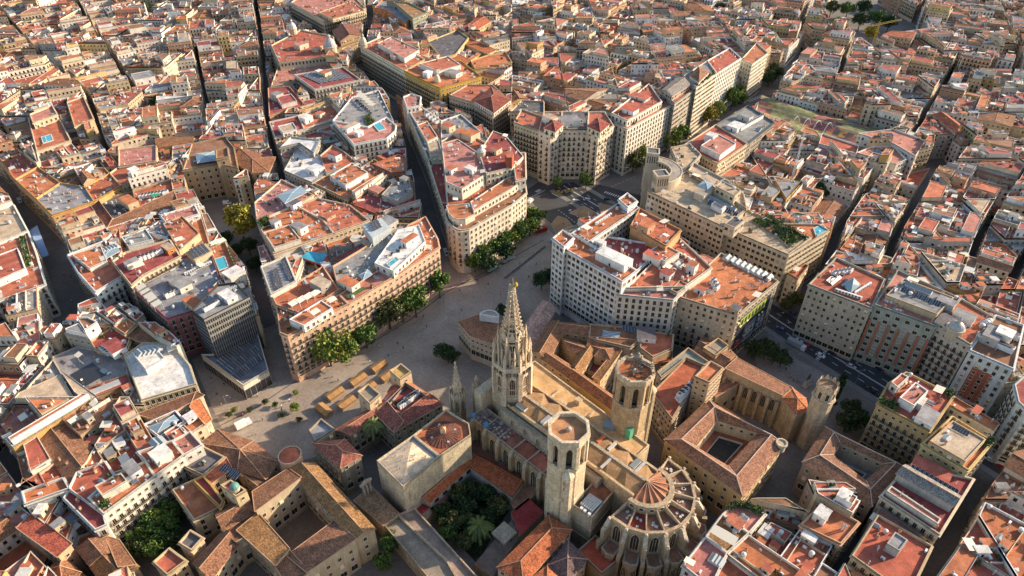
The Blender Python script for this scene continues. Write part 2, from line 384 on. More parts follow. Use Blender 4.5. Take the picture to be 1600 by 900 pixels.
# ------------------------------------------------------------------ which roof stands where
GRID = {}; CELL = 16.0
def reg(p, h):
    x0, y0, x1, y1 = bb(p)
    for i in range(int(x0//CELL), int(x1//CELL)+1):
        for j in range(int(y0//CELL), int(y1//CELL)+1): GRID.setdefault((i, j), []).append((p, h, (x0, y0, x1, y1)))
def hmap(x, y):
    m = 0.
    for p, h, b in GRID.get((int(x//CELL), int(y//CELL)), ()):
        if h > m and b[0] <= x <= b[2] and b[1] <= y <= b[3] and inside(p, x, y): m = h
    return m

class Em:
    """collects one building: parts of their own under an Empty, or everything into one mass"""
    def __init__(s, root=None, glob=None, wins=True): s.root = root; s.glob = glob; s.parts = []; s.wins = wins; s.wm = None; s.org = tuple(root.location) if root else (0, 0, 0)
    def mb(s, name, parent=None):
        if s.glob is not None: return s.glob
        m = MB(); s.parts.append((name, m, parent)); return m
    def sub(s, name, pm):
        """a piece of the part that builder pm makes"""
        return s.glob if s.glob is not None else s.mb(name, pm)
    def small(s, name, x, y, z, rz=0., sc=(1, 1, 1)):
        t, me = SMALL[name]
        if s.glob is not None: s.glob.tpl(t, mx(x, y, z, rz, sc)); return
        put(name, me, s.root, (x-s.org[0], y-s.org[1], z-s.org[2]), rz, sc)
    def window(s, code, x, y, z, rz, sc=(1, 1, 1)):
        if s.glob is not None: s.glob.tpl(WT[code][1], mx(x, y, z, rz, sc)); return
        if s.wins: put('window', WME[code], s.root, (x-s.org[0], y-s.org[1], z-s.org[2]), rz, sc); return
        if s.wm is None: s.wm = MB()
        s.wm.tpl(WT[code][1], mx(x, y, z, rz, sc))
    def finish(s):
        made = {}
        for name, m, parent in s.parts:
            if not (m.n or m.T): continue
            pa = made.get(id(parent)) if parent is not None else None
            if pa is None: made[id(m)] = m.build(name, s.root, s.org)
            else: m.build(name, pa, s.org)
        if s.wm is not None: tag(s.wm.build('window_openings', s.root, s.org), kind='stuff')

def facade(em, a, b, z0, h, style, r, fl=3.35, pitch=2.7, ground=True, top=.6):
    L = math.hypot(b[0]-a[0], b[1]-a[1])
    if L < 2.6 or style is None: return
    ex, ey = (b[0]-a[0])/L, (b[1]-a[1])/L; nx, ny = ey, -ex
    if -(a[0]+b[0])/2*nx-(a[1]+b[1])/2*ny < 0: return
    ang = math.atan2(ey, ex); n = max(1, int((L-.9)/pitch)); st = L/n if n < 3 else (L-.6)/n; x0 = (L-st*(n-1))/2
    cols = []
    for i in range(n):
        d = x0+i*st; x, y = a[0]+ex*d, a[1]+ey*d; cols.append((x, y, max(hmap(x+nx*1.3, y+ny*1.3), hmap(x+nx*.5, y+ny*.5))))
    nf = max(1, int((h-z0-top)/fl)); f0 = (h-z0-nf*fl)-top*.5
    for f in range(nf):
        zf = z0+f0+f*fl
        for i, (x, y, hn) in enumerate(cols):
            if zf < hn+.2: continue
            code = style
            if style == 'm': code = 'b' if (f+i) % 2 or r.random() < .3 else 'p'
            if style == 'r': code = r.choice('ppqs') if r.random() < .75 else None
            if style == 'h': code = 'b' if 0 < f < nf-1 else 'p'
            if style == 'k': code = 'b' if f in (1, 2) or (f == 3 and i % 2) else 'p'
            if f == 0 and ground and z0 < 1 and zf > hn and style not in ('r',): code = 'g' if L > 8 else 'p'
            if f == nf-1 and nf > 3 and style in ('h', 'm') and i % 1 == 0: code = 'q'
            if code is None: continue
            if code in 'ps': code = r.choice('ppppppppssswvvnn')
            elif code == 'b' and r.random() < .35: code = 'c'
            elif code == 'o' and r.random() < .22: code = 'O'
            zz = zf+{'p': 1.0, 'b': .55, 's': .95, 'q': 1.2, 'g': .1, 'o': .9, 'a': .7, 'v': 1.0, 'w': 1.0, 'c': .55, 'n': .95, 'O': .9}[code]
            if zz+2.0 > h: continue
            em.window(code, x+nx*.02, y+ny*.02, zz, ang)

RIDGE = (.50, .30, .18)
def longfirst(p):
    n = len(p); k = max(range(n), key=lambda i: math.dist(p[i], p[(i+1) % n])); return p[k:]+p[:k]
def pitched(m, w, p, z, kind, rise, c, wc, low=None, eav=.45, mat_=None, caps=True):
    """pitched roof over polygon p (walls m: w); p counter-clockwise"""
    mt = TILE if mat_ is None else mat_
    q = inset(p, -eav)
    def F(*pts): m.face(list(pts), mt, c)
    def cap(a, b):
        if caps: m.bar((a[0], a[1], a[2]+.05), (b[0], b[1], b[2]+.05), .17, PLASTER, RIDGE, 4)
    n = len(q)
    if kind == 'pyr' or (kind in ('hip', 'gable') and n != 4):
        cx, cy = cen(q); ap = (cx, cy, z+rise)
        for i in range(n): F((*q[i], z), (*q[(i+1) % n], z), ap); cap((*q[i], z), ap)
    elif kind in ('hip', 'gable'):
        q = longfirst(q); p = longfirst(p)
        m0 = ((q[3][0]+q[0][0])/2, (q[3][1]+q[0][1])/2); m1 = ((q[1][0]+q[2][0])/2, (q[1][1]+q[2][1])/2)
        L = math.dist(m0, m1); d = ((m1[0]-m0[0])/L, (m1[1]-m0[1])/L); k = min(math.dist(q[1], q[2])*.5, L*.42) if kind == 'hip' else 0
        k0 = min(math.dist(q[3], q[0])*.5, L*.42) if kind == 'hip' else 0
        r0 = (m0[0]+d[0]*k0, m0[1]+d[1]*k0, z+rise); r1 = (m1[0]-d[0]*k, m1[1]-d[1]*k, z+rise)
        F((*q[0], z), (*q[1], z), r1, r0); F((*q[2], z), (*q[3], z), r0, r1); cap(r0, r1)
        if kind == 'hip':
            F((*q[1], z), (*q[2], z), r1); F((*q[3], z), (*q[0], z), r0)
            for i, rr in ((0, r0), (3, r0), (1, r1), (2, r1)): cap((*q[i], z), rr)
        else:
            a0 = ((p[3][0]+p[0][0])/2, (p[3][1]+p[0][1])/2, z+rise*.93); a1 = ((p[1][0]+p[2][0])/2, (p[1][1]+p[2][1])/2, z+rise*.93)
            w.face([(*p[3], z), (*p[0], z), a0], PLASTER, wc); w.face([(*p[1], z), (*p[2], z), a1], PLASTER, wc)
    elif kind == 'shed':
        k = min(range(n), key=lambda i: math.dist(((p[i][0]+p[(i+1) % n][0])/2, (p[i][1]+p[(i+1) % n][1])/2), low))
        a, b = p[k], p[(k+1) % n]; L = math.dist(a, b); nx, ny = -(b[1]-a[1])/L, (b[0]-a[0])/L
        D = max((v[0]-a[0])*nx+(v[1]-a[1])*ny for v in p)
        def Z(v): return z+rise*((v[0]-a[0])*nx+(v[1]-a[1])*ny)/D
        F(*[(v[0], v[1], Z(v)) for v in q])
        for i in range(n):
            u, v = p[i], p[(i+1) % n]
            w.face([(*u, z), (*v, z), (*v, Z(v)), (*u, Z(u))], PLASTER, wc)
            cap((*q[i], Z(q[i])), (*q[(i+1) % n], Z(q[(i+1) % n])))
    # eaves board under the roof edge
    for i in range(n):
        if kind != 'shed':
            a, b = q[i], q[(i+1) % n]; m.face([(*a, z-.22), (*b, z-.22), (*b, z), (*a, z)], PLASTER, RIDGE)

def ring_roof(em, root, r, so, si, z, rise, c, wc, floor_z, floor_c, nwin=4):
    """four tiled wings round a court: outer eaves so, inner eaves si (same corner order)"""
    O, I = px(so, z), px(si, z)
    if area2(O) < 0: O, I = O[::-1], I[::-1]
    O2 = inset(O, -.45); M = [((o[0]+i[0])/2, (o[1]+i[1])/2, z+rise) for o, i in zip(O, I)]; m = em.mb('roof'); w = em.mb('court_wall'); n = len(O)
    for i in range(n):
        j = (i+1) % n; m.face([(*O2[i], z), (*O2[j], z), M[j], M[i]], TILE, vary(c, r, .08)); m.face([M[i], M[j], (*I[j], z-.2), (*I[i], z-.2)], TILE, vary(c, r, .08))
        for u, v in ((M[i], M[j]), ((*O2[i], z), M[i]), (M[i], (*I[i], z-.2))): m.bar((u[0], u[1], u[2]+.05), (v[0], v[1], v[2]+.05), .2, PLASTER, (.55, .42, .33), 4)
        m.face([(*O2[i], z-.25), (*O2[j], z-.25), (*O2[j], z), (*O2[i], z)], PLASTER, RIDGE)
        w.face([(*I[j], floor_z), (*I[i], floor_z), (*I[i], z-.2), (*I[j], z-.2)], PLASTER, wc)
        L = math.dist(I[i], I[j]); ex, ey = (I[i][0]-I[j][0])/L, (I[i][1]-I[j][1])/L; nx, ny = ey, -ex; k = max(1, int(L/3.4))
        for q in range(k):
            d = (q+.5)*L/k; x, y = I[j][0]+ex*d, I[j][1]+ey*d
            if -(x*nx+y*ny) > 0: em.window('q', x+nx*.02, y+ny*.02, z-2.4, math.atan2(ey, ex))
    em.mb('court_floor').face([(*v, floor_z) for v in I], TERR, floor_c)
    h = inset(I, 3.0)
    if area2(h) > 20: em.mb('court_rail').ring(inset(h, -.3), h, floor_z, floor_z+.8, PLASTER, (.55, .47, .36)); em.mb('court_shade_sheet').face([(*v, floor_z+.05) for v in h], PAVE, (.045, .04, .034))  # flat dark sheet on the floor paints the shade of a deeper court
CLUT = (['chimney']*5+['vent_pipe']*3+['air_conditioner']*6+['water_tank']*2+['aerial']*2+['satellite_dish']+['skylight']*2+['awning']+['planter']*2+['laundry_line'])
def rnd_in(p, r, tries=12):
    x0, y0, x1, y1 = bb(p)
    for _ in range(tries):
        x, y = r.uniform(x0, x1), r.uniform(y0, y1)
        if inside(p, x, y): return x, y
    return None
def clutter(em, p, z, r, n, ang, kinds=None):
    q = inset(p, .9)
    if area2(q) < 4: return
    for _ in range(n):
        s = rnd_in(q, r)
        if s: 
            k = r.choice(kinds or CLUT); v = r.uniform(.85, 1.3); em.small(k, s[0], s[1], z, ang+r.choice((0, math.pi/2, math.pi)), (v, v, r.uniform(.85, 1.25)))
def hut(em, x, y, z, sx, sy, h, ang, wc, rc, r):
    m = em.mb('stair_hut'); m.prism(rect(x, y, sx, sy, ang), z, z+h, PLASTER, wc, top=False)
    em.sub('hut_roof', m).prism(rect(x, y, sx+.3, sy+.3, ang), z+h, z+h+.18, PLASTER, vary(wc, r), TERR, rc)
    for k in range(4):
        a2 = ang+k*math.pi/2; d = (sy if k % 2 == 0 else sx)/2; nx, ny = math.sin(a2), -math.cos(a2)
        if -(x*nx+y*ny) > 0:
            w = sx if k % 2 == 0 else sy
            em.sub('door' if k % 2 else 'window', m).tpl(WT['q'][1], mx(x+nx*(d+.01), y+ny*(d+.01), z+(.1 if k % 2 else 1.0), a2, (min(.9, w*.35), 1, 1.5 if k % 2 else .8)))
def edge_ang(p):
    q = longfirst(p); return math.atan2(q[1][1]-q[0][1], q[1][0]-q[0][0])

ROOF_MIX = ['red']*8+['orange']*5+['rust']*6+['maroon']*5+['pink']*4+['brown']*3+['grey']*3+['clay']*3+['beige', 'white']
WALL_MIX = ['cream']*7+['pale']*6+['white']*7+['sand']*4+['ochre']*1+['salmon']*2+['grey']*3+['stone']*2+['yellow']*1
def house(em, p, h, r, far, info):
    wn, rn = info['wall'], info['roof']; wc = vary(WALLS[wn], r); rc = vary(ROOFS[rn], r, .15)
    ang = edge_ang(p); A = area2(p); w = em.mb('wall'); low = info['low']
    kind = info['kind']
    par = r.uniform(.45, 1.15) if kind == 'flat' else 0
    cols = [wc if r.random() < .7 else vary(r.choice([WALLS['pale'], WALLS['sand'], WALLS['cream'], (.38, .22, .13)]), r) for _ in p]
    w.prism(p, 0, h+par if kind == 'flat' else h, PLASTER, wc, top=False, cols=cols)
    rf = em.mb('roof')
    if kind == 'flat':
        q = inset(p, .32); cop = vary(r.choice([WALLS['white'], WALLS['pale'], (.42, .2, .11), WALLS['cream']]), r)
        w.ring(p, q, h, h+par, PLASTER, cop); rf.face([(*v, h) for v in q], TERR, rc)
        qq = inset(p, .5)
        if not low:
            if A > 60 and info['upper']:
                th = ang+r.choice((0, math.pi/2, math.pi, -math.pi/2)); nx, ny = math.cos(th), math.sin(th); c = cen(p)
                u = clip(qq, nx, ny, nx*c[0]+ny*c[1]+r.uniform(-2.0, 2.5)); u = inset(u, r.choice((0, .2, .8))) if u else u
                if u and area2(u) > 14:
                    uh = r.choice((2.6, 2.9, 3.2, 5.6)) if A > 110 else 2.8; uc = vary(WALLS[r.choice(WALL_MIX)], r); m = em.mb('upper_storey')
                    m.prism(u, h, h+uh+.3, PLASTER, uc, top=False); uq = inset(u, .22); m.ring(u, uq, h+uh, h+uh+.3, PLASTER, vary(uc, r)); 
                    m.face([(*v, h+uh) for v in uq], TERR, vary(ROOFS[r.choice(ROOF_MIX)], r, .15))
                    for i in range(len(u)):
                        if math.dist(u[i], u[(i+1) % len(u)]) > 3: facade(em, u[i], u[(i+1) % len(u)], h, h+uh+.4, 'r', r, 2.7, 2.4, top=.2)
                    if r.random() < .7: clutter(em, u, h+uh, r, r.randint(1, 3), ang)
            for _ in range(info['huts']):
                s = rnd_in(inset(p, 2.0), r)
                if s: hut(em, s[0], s[1], h, r.uniform(2.2, 3.6), r.uniform(2.4, 5.0), r.uniform(2.2, 3.0), ang+r.choice((0, math.pi/2)), vary(WALLS[r.choice(('white', 'white', 'pale', 'cream', 'sand'))], r), vary(ROOFS[r.choice(('red', 'rust', 'grey', 'white', 'orange'))], r), r)
            for _w in range(2 if A > 150 else 1):
                if A < 70 or r.random() > .6: continue
                th = ang+r.choice((0, math.pi/2)); s = rnd_in(inset(p, 1.8), r)
                if s:
                    d = []
                    nx, ny = -math.sin(th), math.cos(th); k = nx*s[0]+ny*s[1]
                    for i in range(len(qq)):
                        a, b = qq[i], qq[(i+1) % len(qq)]; fa = nx*a[0]+ny*a[1]-k; fb = nx*b[0]+ny*b[1]-k
                        if fa*fb < 0: t = fa/(fa-fb); d.append((a[0]+(b[0]-a[0])*t, a[1]+(b[1]-a[1])*t))
                    if len(d) == 2 and math.dist(*d) > 3:
                        em.mb('divider_wall').box((d[0][0]+d[1][0])/2, (d[0][1]+d[1][1])/2, h, math.dist(*d), .25, r.uniform(.9, 1.9), math.atan2(d[1][1]-d[0][1], d[1][0]-d[0][0]), PLASTER, vary(WALLS[r.choice(('white', 'cream', 'salmon', 'pale'))], r))
            clutter(em, p, h, r, int(A/(55 if far else 17))+1, ang)
            if info['patch']:
                s = rnd_in(inset(p, 2.5), r)
                if s: em.mb('tiled_canopy').taper(rect(*s, 5, 4, ang), h+2.4, rect(s[0], s[1], 5.2, 4.2, ang), h+2.65, METAL, vary(r.choice([(.5, .48, .44), (.3, .3, .3), (.45, .2, .1), (.55, .5, .4)]), r))
        else: clutter(em, p, h, r, 2, ang, ['planter', 'air_conditioner', 'skylight'])
    else:
        pitched(rf, w, p, h, kind, r.uniform(1.6, 2.6), rc, wc); clutter(em, inset(p, 1.0), h+.3, r, 2, ang, ['chimney'])
    st = info['style']
    for i in range(len(p)): facade(em, p[i], p[(i+1) % len(p)], 0, h-.2, st, r)

# ------------------------------------------------------------------ hand-built buildings
SPEC = []
def S(name, label, cat, wall, vols, win='h', clut=1.0, seed=None, cornice=True, pitch=2.7, fl=3.35, extra=None, mat_=None, group=None, windows=True):
    """vols: (spots of the roof outline in the photograph, height, kind, roof colour, rise, z0, wall colour, window style)"""
    vv = []
    for v in vols:
        v = list(v)+[None]*(8-len(v)); raw = v[0] if isinstance(v[0], list) else px(v[0], v[1]); p = ccw(raw)
        low = ((raw[0][0]+raw[1][0])/2, (raw[0][1]+raw[1][1])/2)
        vv.append(dict(p=p, h=v[1], kind=v[2] or 'flat', roof=v[3] or 'red', rise=v[4] if v[4] is not None else 2.0, z0=v[5] or 0., wall=v[6], win=v[7], low=low))
    SPEC.append(dict(name=name, label=label, cat=cat, wall=wall, vols=vv, win=win, clut=clut, seed=seed or len(SPEC)+11, cornice=cornice, pitch=pitch, fl=fl, extra=extra, mat=mat_, group=group, windows=windows))
    return SPEC[-1]
EXTRA_VERTS = 0
def build_spec(s):
    r = random.Random(s['seed']); c = cen(s['vols'][0]['p']); root = thing(s['name'], s['label'], s['cat'], (c[0], c[1], 0), s['group'])
    em = Em(root, None, s['windows']); wm = PLASTER if s['mat'] is None else s['mat']
    base = WALLS[s['wall']] if isinstance(s['wall'], str) else s['wall']
    for v in s['vols']:
        p, h, z0 = v['p'], v['h'], v['z0']; wc = vary(WALLS[v['wall']] if isinstance(v['wall'], str) else (v['wall'] or base), r, .04)
        rc = vary(ROOFS[v['roof']] if isinstance(v['roof'], str) else v['roof'], r, .06); ang = edge_ang(p)
        w = em.mb('wall' if z0 < 1 else 'upper_storey'); rf = em.mb('roof')
        if v['kind'] == 'flat':
            par = 1.0 if z0 < 1 else .5
            w.prism(p, z0, h+par, wm, wc, top=False); q = inset(p, .4); w.ring(p, q, h, h+par, wm, vary(wc, r, .05)); rf.face([(*x, h) for x in q], TERR, rc)
            if s['clut'] and abs(area2(p)) > 12: clutter(em, p, h, r, int(abs(area2(p))/(30 if c[1] < 380 else 75)*s['clut']), ang, None if c[1] < 380 else ['chimney', 'vent_pipe', 'aerial', 'skylight', 'planter', 'air_conditioner'])
            if s['cornice'] and z0 < 1:
                m = em.mb('cornice'); o = inset(p, -.45); m.ring(o, inset(p, -.01), h-.1, h+.25, wm, vary((min(.8, wc[0]*1.1), wc[1]*1.1, wc[2]*1.1), r, .03))
                m.face([(*x, h-.1) for x in o[::-1]], wm, wc)
                o = inset(p, -.25); em.mb('string_course').ring(o, inset(p, -.01), 4.2, 4.5, wm, wc)
        else:
            w.prism(p, z0, h, wm, wc, top=False)
            if v['kind'] != 'none': pitched(rf, w, p, h, v['kind'], v['rise'], rc, wc, v['low'])
        st = v['win'] or s['win']
        if st == '-': st = None
        for i in range(len(p)): facade(em, p[i], p[(i+1) % len(p)], z0, h-.1, st, r, s['fl'], s['pitch'])
    if s['extra']: s['extra'](em, root, r)
    em.finish(); return root
# ------------------------------------------------------------------ details set on the roofs
def EX(*items):
    def f(em, root, r):
        ang0 = None
        for it in items:
            k = it[0]
            if k == 'hut':
                _, x, y, z, sx, sy, h, a, wc, rc = it; q = W(x, y, z+h); hut(em, q[0], q[1], z, sx, sy, h, math.radians(a), vary(WALLS[wc], r), vary(ROOFS[rc], r), r)
            elif k == 'row':
                _, kind, x0, y0, x1, y1, z, n, sc, a = it
                A, B = W(x0, y0, z), W(x1, y1, z)
                for i in range(n):
                    t = (i+.5)/n; em.small(kind, A[0]+(B[0]-A[0])*t, A[1]+(B[1]-A[1])*t, z, math.radians(a), (sc, sc, sc))
            elif k == 'pool':
                _, s, z = it; p = pxp(s, z+.5); m = em.mb('swimming_pool'); m.ring(inset(p, -.5), p, z+.02, z+.6, PLASTER, (.6, .55, .48)); m.face([(*v, z+.45) for v in p], WATER, (.06, .36, .44))
            elif k == 'face':
                _, name, s, z, mt, c = it; em.mb(name).prism(pxp(s, z), z-.2, z, mt, c)
            elif k == 'blk':
                _, name, s, z0, z1, mt, c, tm, tc = it; em.mb(name).prism(pxp(s, z1), z0, z1, mt, c, tm, tc)
            elif k == 'dome':
                _, name, x, y, z, rad, h, c = it; q = W(x, y, z); m = em.mb(name)
                m.prism(ngon(*q, rad, 12), z-5, z, PLASTER, (.52, .42, .29)); m.ring(ngon(*q, rad*1.15, 12), ngon(*q, rad*.9, 12), z-.3, z+.2, PLASTER, (.58, .48, .34)); m.dome(*q, z+.2, rad*.95, h, METAL, c, 12, 5)
                m.prism(ngon(*q, rad*.22, 8), z+h*.97, z+h+1.4, PLASTER, (.52, .42, .29)); m.cone(ngon(*q, rad*.3, 8), z+h+1.4, (*q, z+h+3.2), METAL, c)
            elif k == 'solar':
                _, s, z, n, m_ = it
                q = px(s, z)   # corner, along, across
                for i in range(n):
                    for j in range(m_):
                        a, b = (i+.5)/n, (j+.5)/m_; x = q[0][0]+(q[1][0]-q[0][0])*a+(q[2][0]-q[0][0])*b; y = q[0][1]+(q[1][1]-q[0][1])*a+(q[2][1]-q[0][1])*b
                        em.small('solar_panel', x, y, z, math.atan2(q[1][1]-q[0][1], q[1][0]-q[0][0]), (math.dist(q[0], q[1])/n/2*.95, math.dist(q[0], q[2])/m_/1.6*.9, 1))
            elif k == 'glass':
                _, s, z, rise = it; p = pxp(s, z); m = em.mb('glass_roof'); c = cen(p); m.prism(p, z-.3, z, METAL, (.5, .5, .5), top=False); m.cone(p, z, (*c, z+rise), GLASS, (.22, .30, .34))
                for v in p: m.bar((*v, z), (*c, z+rise), .12, METAL, (.6, .6, .6))
            elif k == 'veg':
                _, s, z, n, hh = it; p = pxp(s, z); m = em.mb('roof_garden')
                m.ring(p, inset(p, .3), z, z+.5, PLASTER, (.4, .3, .2)); m.face([(*v, z+.25) for v in inset(p, .3)], LEAF, (.05, .07, .02))
                for _i in range(n):
                    q = rnd_in(p, r)
                    if q:
                        H = r.uniform(.3, 1)*hh; R = r.uniform(.7, 1.5); g = r.uniform(.6, 1.5)
                        for _j in range(26): leafq(m, Vector((q[0]+r.gauss(0, R*.5), q[1]+r.gauss(0, R*.5), z+.3+H*r.random())), r, .35, (.05*g*r.uniform(.7, 1.4), .085*g*r.uniform(.7, 1.3), .02))
            elif k == 'para':
                _, x, y, z, n, x1, y1, c = it; A, B = W(x, y, z), W(x1, y1, z)
                for i in range(n):
                    t = i/max(1, n-1); m = em.mb('parasol'); X, Y = A[0]+(B[0]-A[0])*t, A[1]+(B[1]-A[1])*t; m.bar((X, Y, z), (X, Y, z+2.3), .05, METAL, (.4, .4, .4)); m.cone(ngon(X, Y, 1.5, 8), z+2.1, (X, Y, z+2.8), PLAIN, c); m.cone(ngon(X, Y, 1.5, 8)[::-1], z+2.1, (X, Y, z+2.6), PLAIN, c)
    return f
G2 = 'apartment_building'
# ---- round the square and the avenue
S('bank_building', 'tall white bank block with orange roof walk and deep inner court beside the square', 'office building', (.70, .68, .63),
  [('867,382 893,366 995,425 972,442', 38, 'flat', 'orange'), ('893,366 977,312 999,327 921,379', 38, 'flat', 'orange'), ('999,327 1064,361 1040,386 985,354', 38, 'flat', 'rust', None, 0, (.55, .30, .14), '-'),
   ('1040,386 995,425 921,379 940,370', 33, 'flat', 'maroon'), ('863,374 879,361 897,373 881,388', 41, 'flat', 'orange'), ('966,313 980,303 996,316 981,326', 41, 'flat', 'orange')], 'o', 1.2, pitch=2.6, fl=3.4,
  extra=EX(('hut', 960, 400, 38, 7, 16, 4, 48, 'white', 'white'), ('hut', 938, 377, 38, 3, 5, 3, 48, 'white', 'white'), ('hut', 1010, 350, 38, 6, 6, 4, -45, 'salmon', 'orange'), ('row', 'cooling_unit', 905, 373, 940, 395, 38, 6, 1.1, -45), ('row', 'air_conditioner', 930, 352, 955, 336, 38, 7, 1.5, 45), ('row', 'aerial', 1008, 338, 1016, 330, 38, 3, 2.4, 0)))
S('arcade_building', 'lower white block with a row of arched top windows against the tall white bank', 'office building', (.62, .57, .48),
  [('963,462 1052,471 1075,450 985,445', 31, 'flat', 'pink'), ('978,452 1060,372 1112,420 1070,450', 32.5, 'flat', 'rust'), ('1010,395 1040,410 1062,395 1034,381', 36, 'flat', 'orange', None, 32.5)], 'a', 1.3, pitch=2.9,
  extra=EX(('hut', 1022, 398, 32.5, 5, 9, 4, 50, 'white', 'red'), ('row', 'skylight', 1025, 392, 1068, 420, 32.5, 6, 1.6, -40), ('hut', 1083, 412, 32.5, 4, 4, 5, 50, 'white', 'orange'), ('hut', 1043, 425, 32.5, 5, 5, 3, 50, 'white', 'maroon'), ('row', 'air_conditioner', 1035, 385, 1085, 410, 32.5, 8, 1.5, -40)))
def billboard(em, root, r):
    m = em.mb('billboard'); a, b = W(1153, 494, 29), W(1216, 441, 29)
    L = math.dist(a, b); ex, ey = (b[0]-a[0])/L, (b[1]-a[1])/L; nx, ny = ey, -ex
    def q(u0, u1, z0, z1, c, d=.35, mt=PLAIN): m.face([(a[0]+ex*u*L+nx*d, a[1]+ey*u*L+ny*d, z) for u, z in ((u0, z0), (u1, z0), (u1, z1), (u0, z1))], mt, c)
    q(.06, .86, 5, 26, (.02, .02, .025)); 
    for u0, u1, z0, z1, c in ((.1, .74, 20, 25.2, (.31, .37, .05)), (.28, .56, 6, 18, (.10, .13, .16)), (.6, .82, 6.5, 16, (.07, .09, .12)), (.1, .24, 6.5, 11, (.30, .03, .02))): q(u0, u1, z0, z1, c, .4)
    for k in range(7): q(.13+.085*k, .18+.085*k, 21, 24, (.03, .03, .03), .44)
    for u in (.32, .40, .48, .64, .74): q(u, u+.05, 12, 15, (.38, .30, .25), .44); q(u-.01, u+.06, 7, 12, (.25, .27, .3), .44)
    for z in (4.8, 26): m.bar((a[0]+ex*.06*L+nx*.4, a[1]+ey*.06*L+ny*.4, z), (a[0]+ex*.97*L+nx*.4, a[1]+ey*.97*L+ny*.4, z), .2, METAL, (.15, .15, .15))
    EX(('hut', 1150, 480, 29, 4, 4, 3, 50, 'stone', 'slate'), ('row', 'skylight', 1132, 402, 1205, 437, 29, 9, 2.0, -40), ('hut', 1095, 450, 29, 3, 5, 2.6, 50, 'white', 'red'), ('row', 'cooling_unit', 1112, 440, 1120, 455, 29, 3, 1.3, 50), ('row', 'satellite_dish', 1100, 458, 1112, 462, 29, 3, 2.2, 10))(em, root, r)
S('ornate_building', 'ornate stone block with orange roof and a big dark billboard on its end wall', 'office building', (.50, .41, .28), [('1054,464 1153,494 1216,441 1126,397', 29, 'flat', 'orange'), ('1058,460 1075,447 1062,440 1047,455', 32, 'flat', 'rust')], 'k', 1.0, extra=billboard, pitch=2.8)
S('long_bank_building', 'long sand coloured bank building with strong pilasters and a concave tower end', 'office building', (.52, .43, .30),
  [('1012,300 1132,357 1166,328 1075,268 1040,285', 32, 'flat', 'beige'), ('1132,357 1232,400 1266,374 1166,328', 29, 'flat', 'beige'), ('1232,400 1295,362 1278,352 1215,351 1266,374', 29, 'flat', 'orange'),
   ('1075,268 1084,256 1137,284 1162,305 1166,328', 33, 'flat', 'beige'), ('1118,292 1148,307 1158,298 1128,283', 38, 'flat', 'beige', None, 32), ('1132,350 1148,357 1163,345 1147,338', 35, 'flat', 'slate', None, 29)], 'o', .6, pitch=2.5, fl=3.5,
  extra=EX(('glass', '1090,290 1106,297 1116,288 1100,281', 36.2, 1.2), ('blk', 'lift_house', '1085,300 1100,307 1116,294 1100,287', 32, 36, PLASTER, (.6, .5, .36), TERR, (.35, .3, .24)), ('row', 'solar_panel', 1108, 318, 1150, 338, 32, 7, 1.7, -40), ('row', 'cooling_unit', 1115, 325, 1128, 332, 32, 4, 1.8, 50), ('row', 'skylight', 1110, 310, 1145, 330, 32, 5, 2.4, 50), ('veg', '1172,345 1215,372 1240,358 1200,335', 29, 70, 3.5), ('veg', '1240,358 1215,372 1232,388 1262,372', 29, 50, 4.0), ('pool', '1272,357 1285,351 1292,359 1276,369', 29), ('face', 'patio', '1196,356 1208,350 1216,356 1204,362', 29.9, TERR, (.4, .18, .1))))
def concave(em, root, r):
    c = W(1019, 262, 38); m = em.mb('tower_wall'); roof = em.mb('roof'); wc = (.52, .43, .30); R0, R1 = 11.0, 17.0; z = 37
    a0, a1 = math.radians(-80), math.radians(80); n = 16
    ang = [a0+(a1-a0)*k/n for k in range(n+1)]
    for k in range(n):
        q = [(c[0]+R*math.cos(t), c[1]+R*math.sin(t)) for R, t in ((R0, ang[k]), (R1, ang[k]), (R1, ang[k+1]), (R0, ang[k+1]))]
        m.prism(q, 0, z, PLASTER, wc, TERR, (.34, .29, .23)); roof.bar((*q[0], z), (*q[3], z), .35, PLASTER, (.6, .5, .36)); roof.bar((*q[1], z), (*q[2], z), .35, PLASTER, (.6, .5, .36))
        t = (ang[k]+ang[k+1])/2
        for f in range(9): em.window('a', c[0]+(R0-.03)*math.cos(t), c[1]+(R0-.03)*math.sin(t), 4+f*3.7, t-math.pi/2, (.9, 1, 1.1))
    for t in (a0, a1):
        p = rect(c[0]+14*math.cos(t), c[1]+14*math.sin(t), 7, 7, t); m.prism(p, 0, 41.5, PLASTER, vary(wc, r), TERR, (.14, .13, .13)); roof.ring(inset(p, -.3), inset(p, .4), 41, 42, PLASTER, (.6, .5, .36))
        for i in range(4):
            a, b = p[i], p[(i+1) % 4]
            for k in range(5):
                u = (k+.7)/5.4; x, y = a[0]+(b[0]-a[0])*u, a[1]+(b[1]-a[1])*u; em.window('a', x, y, 35.5, math.atan2(b[1]-a[1], b[0]-a[0]), (.45, 1, 2.0))
    m = em.mb('banner'); t = a0; 
    a = (c[0]+8.3*math.cos(t)-.6, c[1]+8.3*math.sin(t)); m.box(a[0]-.2, a[1]-.5, 10, .25, 2.6, 22, t, PLAIN, (.55, .58, .66)); m.box(a[0]-.36, a[1]-.5, 16, .25, 2.0, 8, t, PLAIN, (.15, .25, .5))
    m.box(a[0]-.36, a[1]-.5, 10.5, .25, 2.0, 2.5, t, PLAIN, (.5, .05, .05))
S('concave_tower', 'tall concave pillared tower with a hanging banner at the head of the long bank building', 'tower', (.52, .43, .30), [('1048,232 1078,226 1095,243 1078,262 1060,275 1056,250', 31, 'flat', 'beige')], 'o', .8, extra=concave)
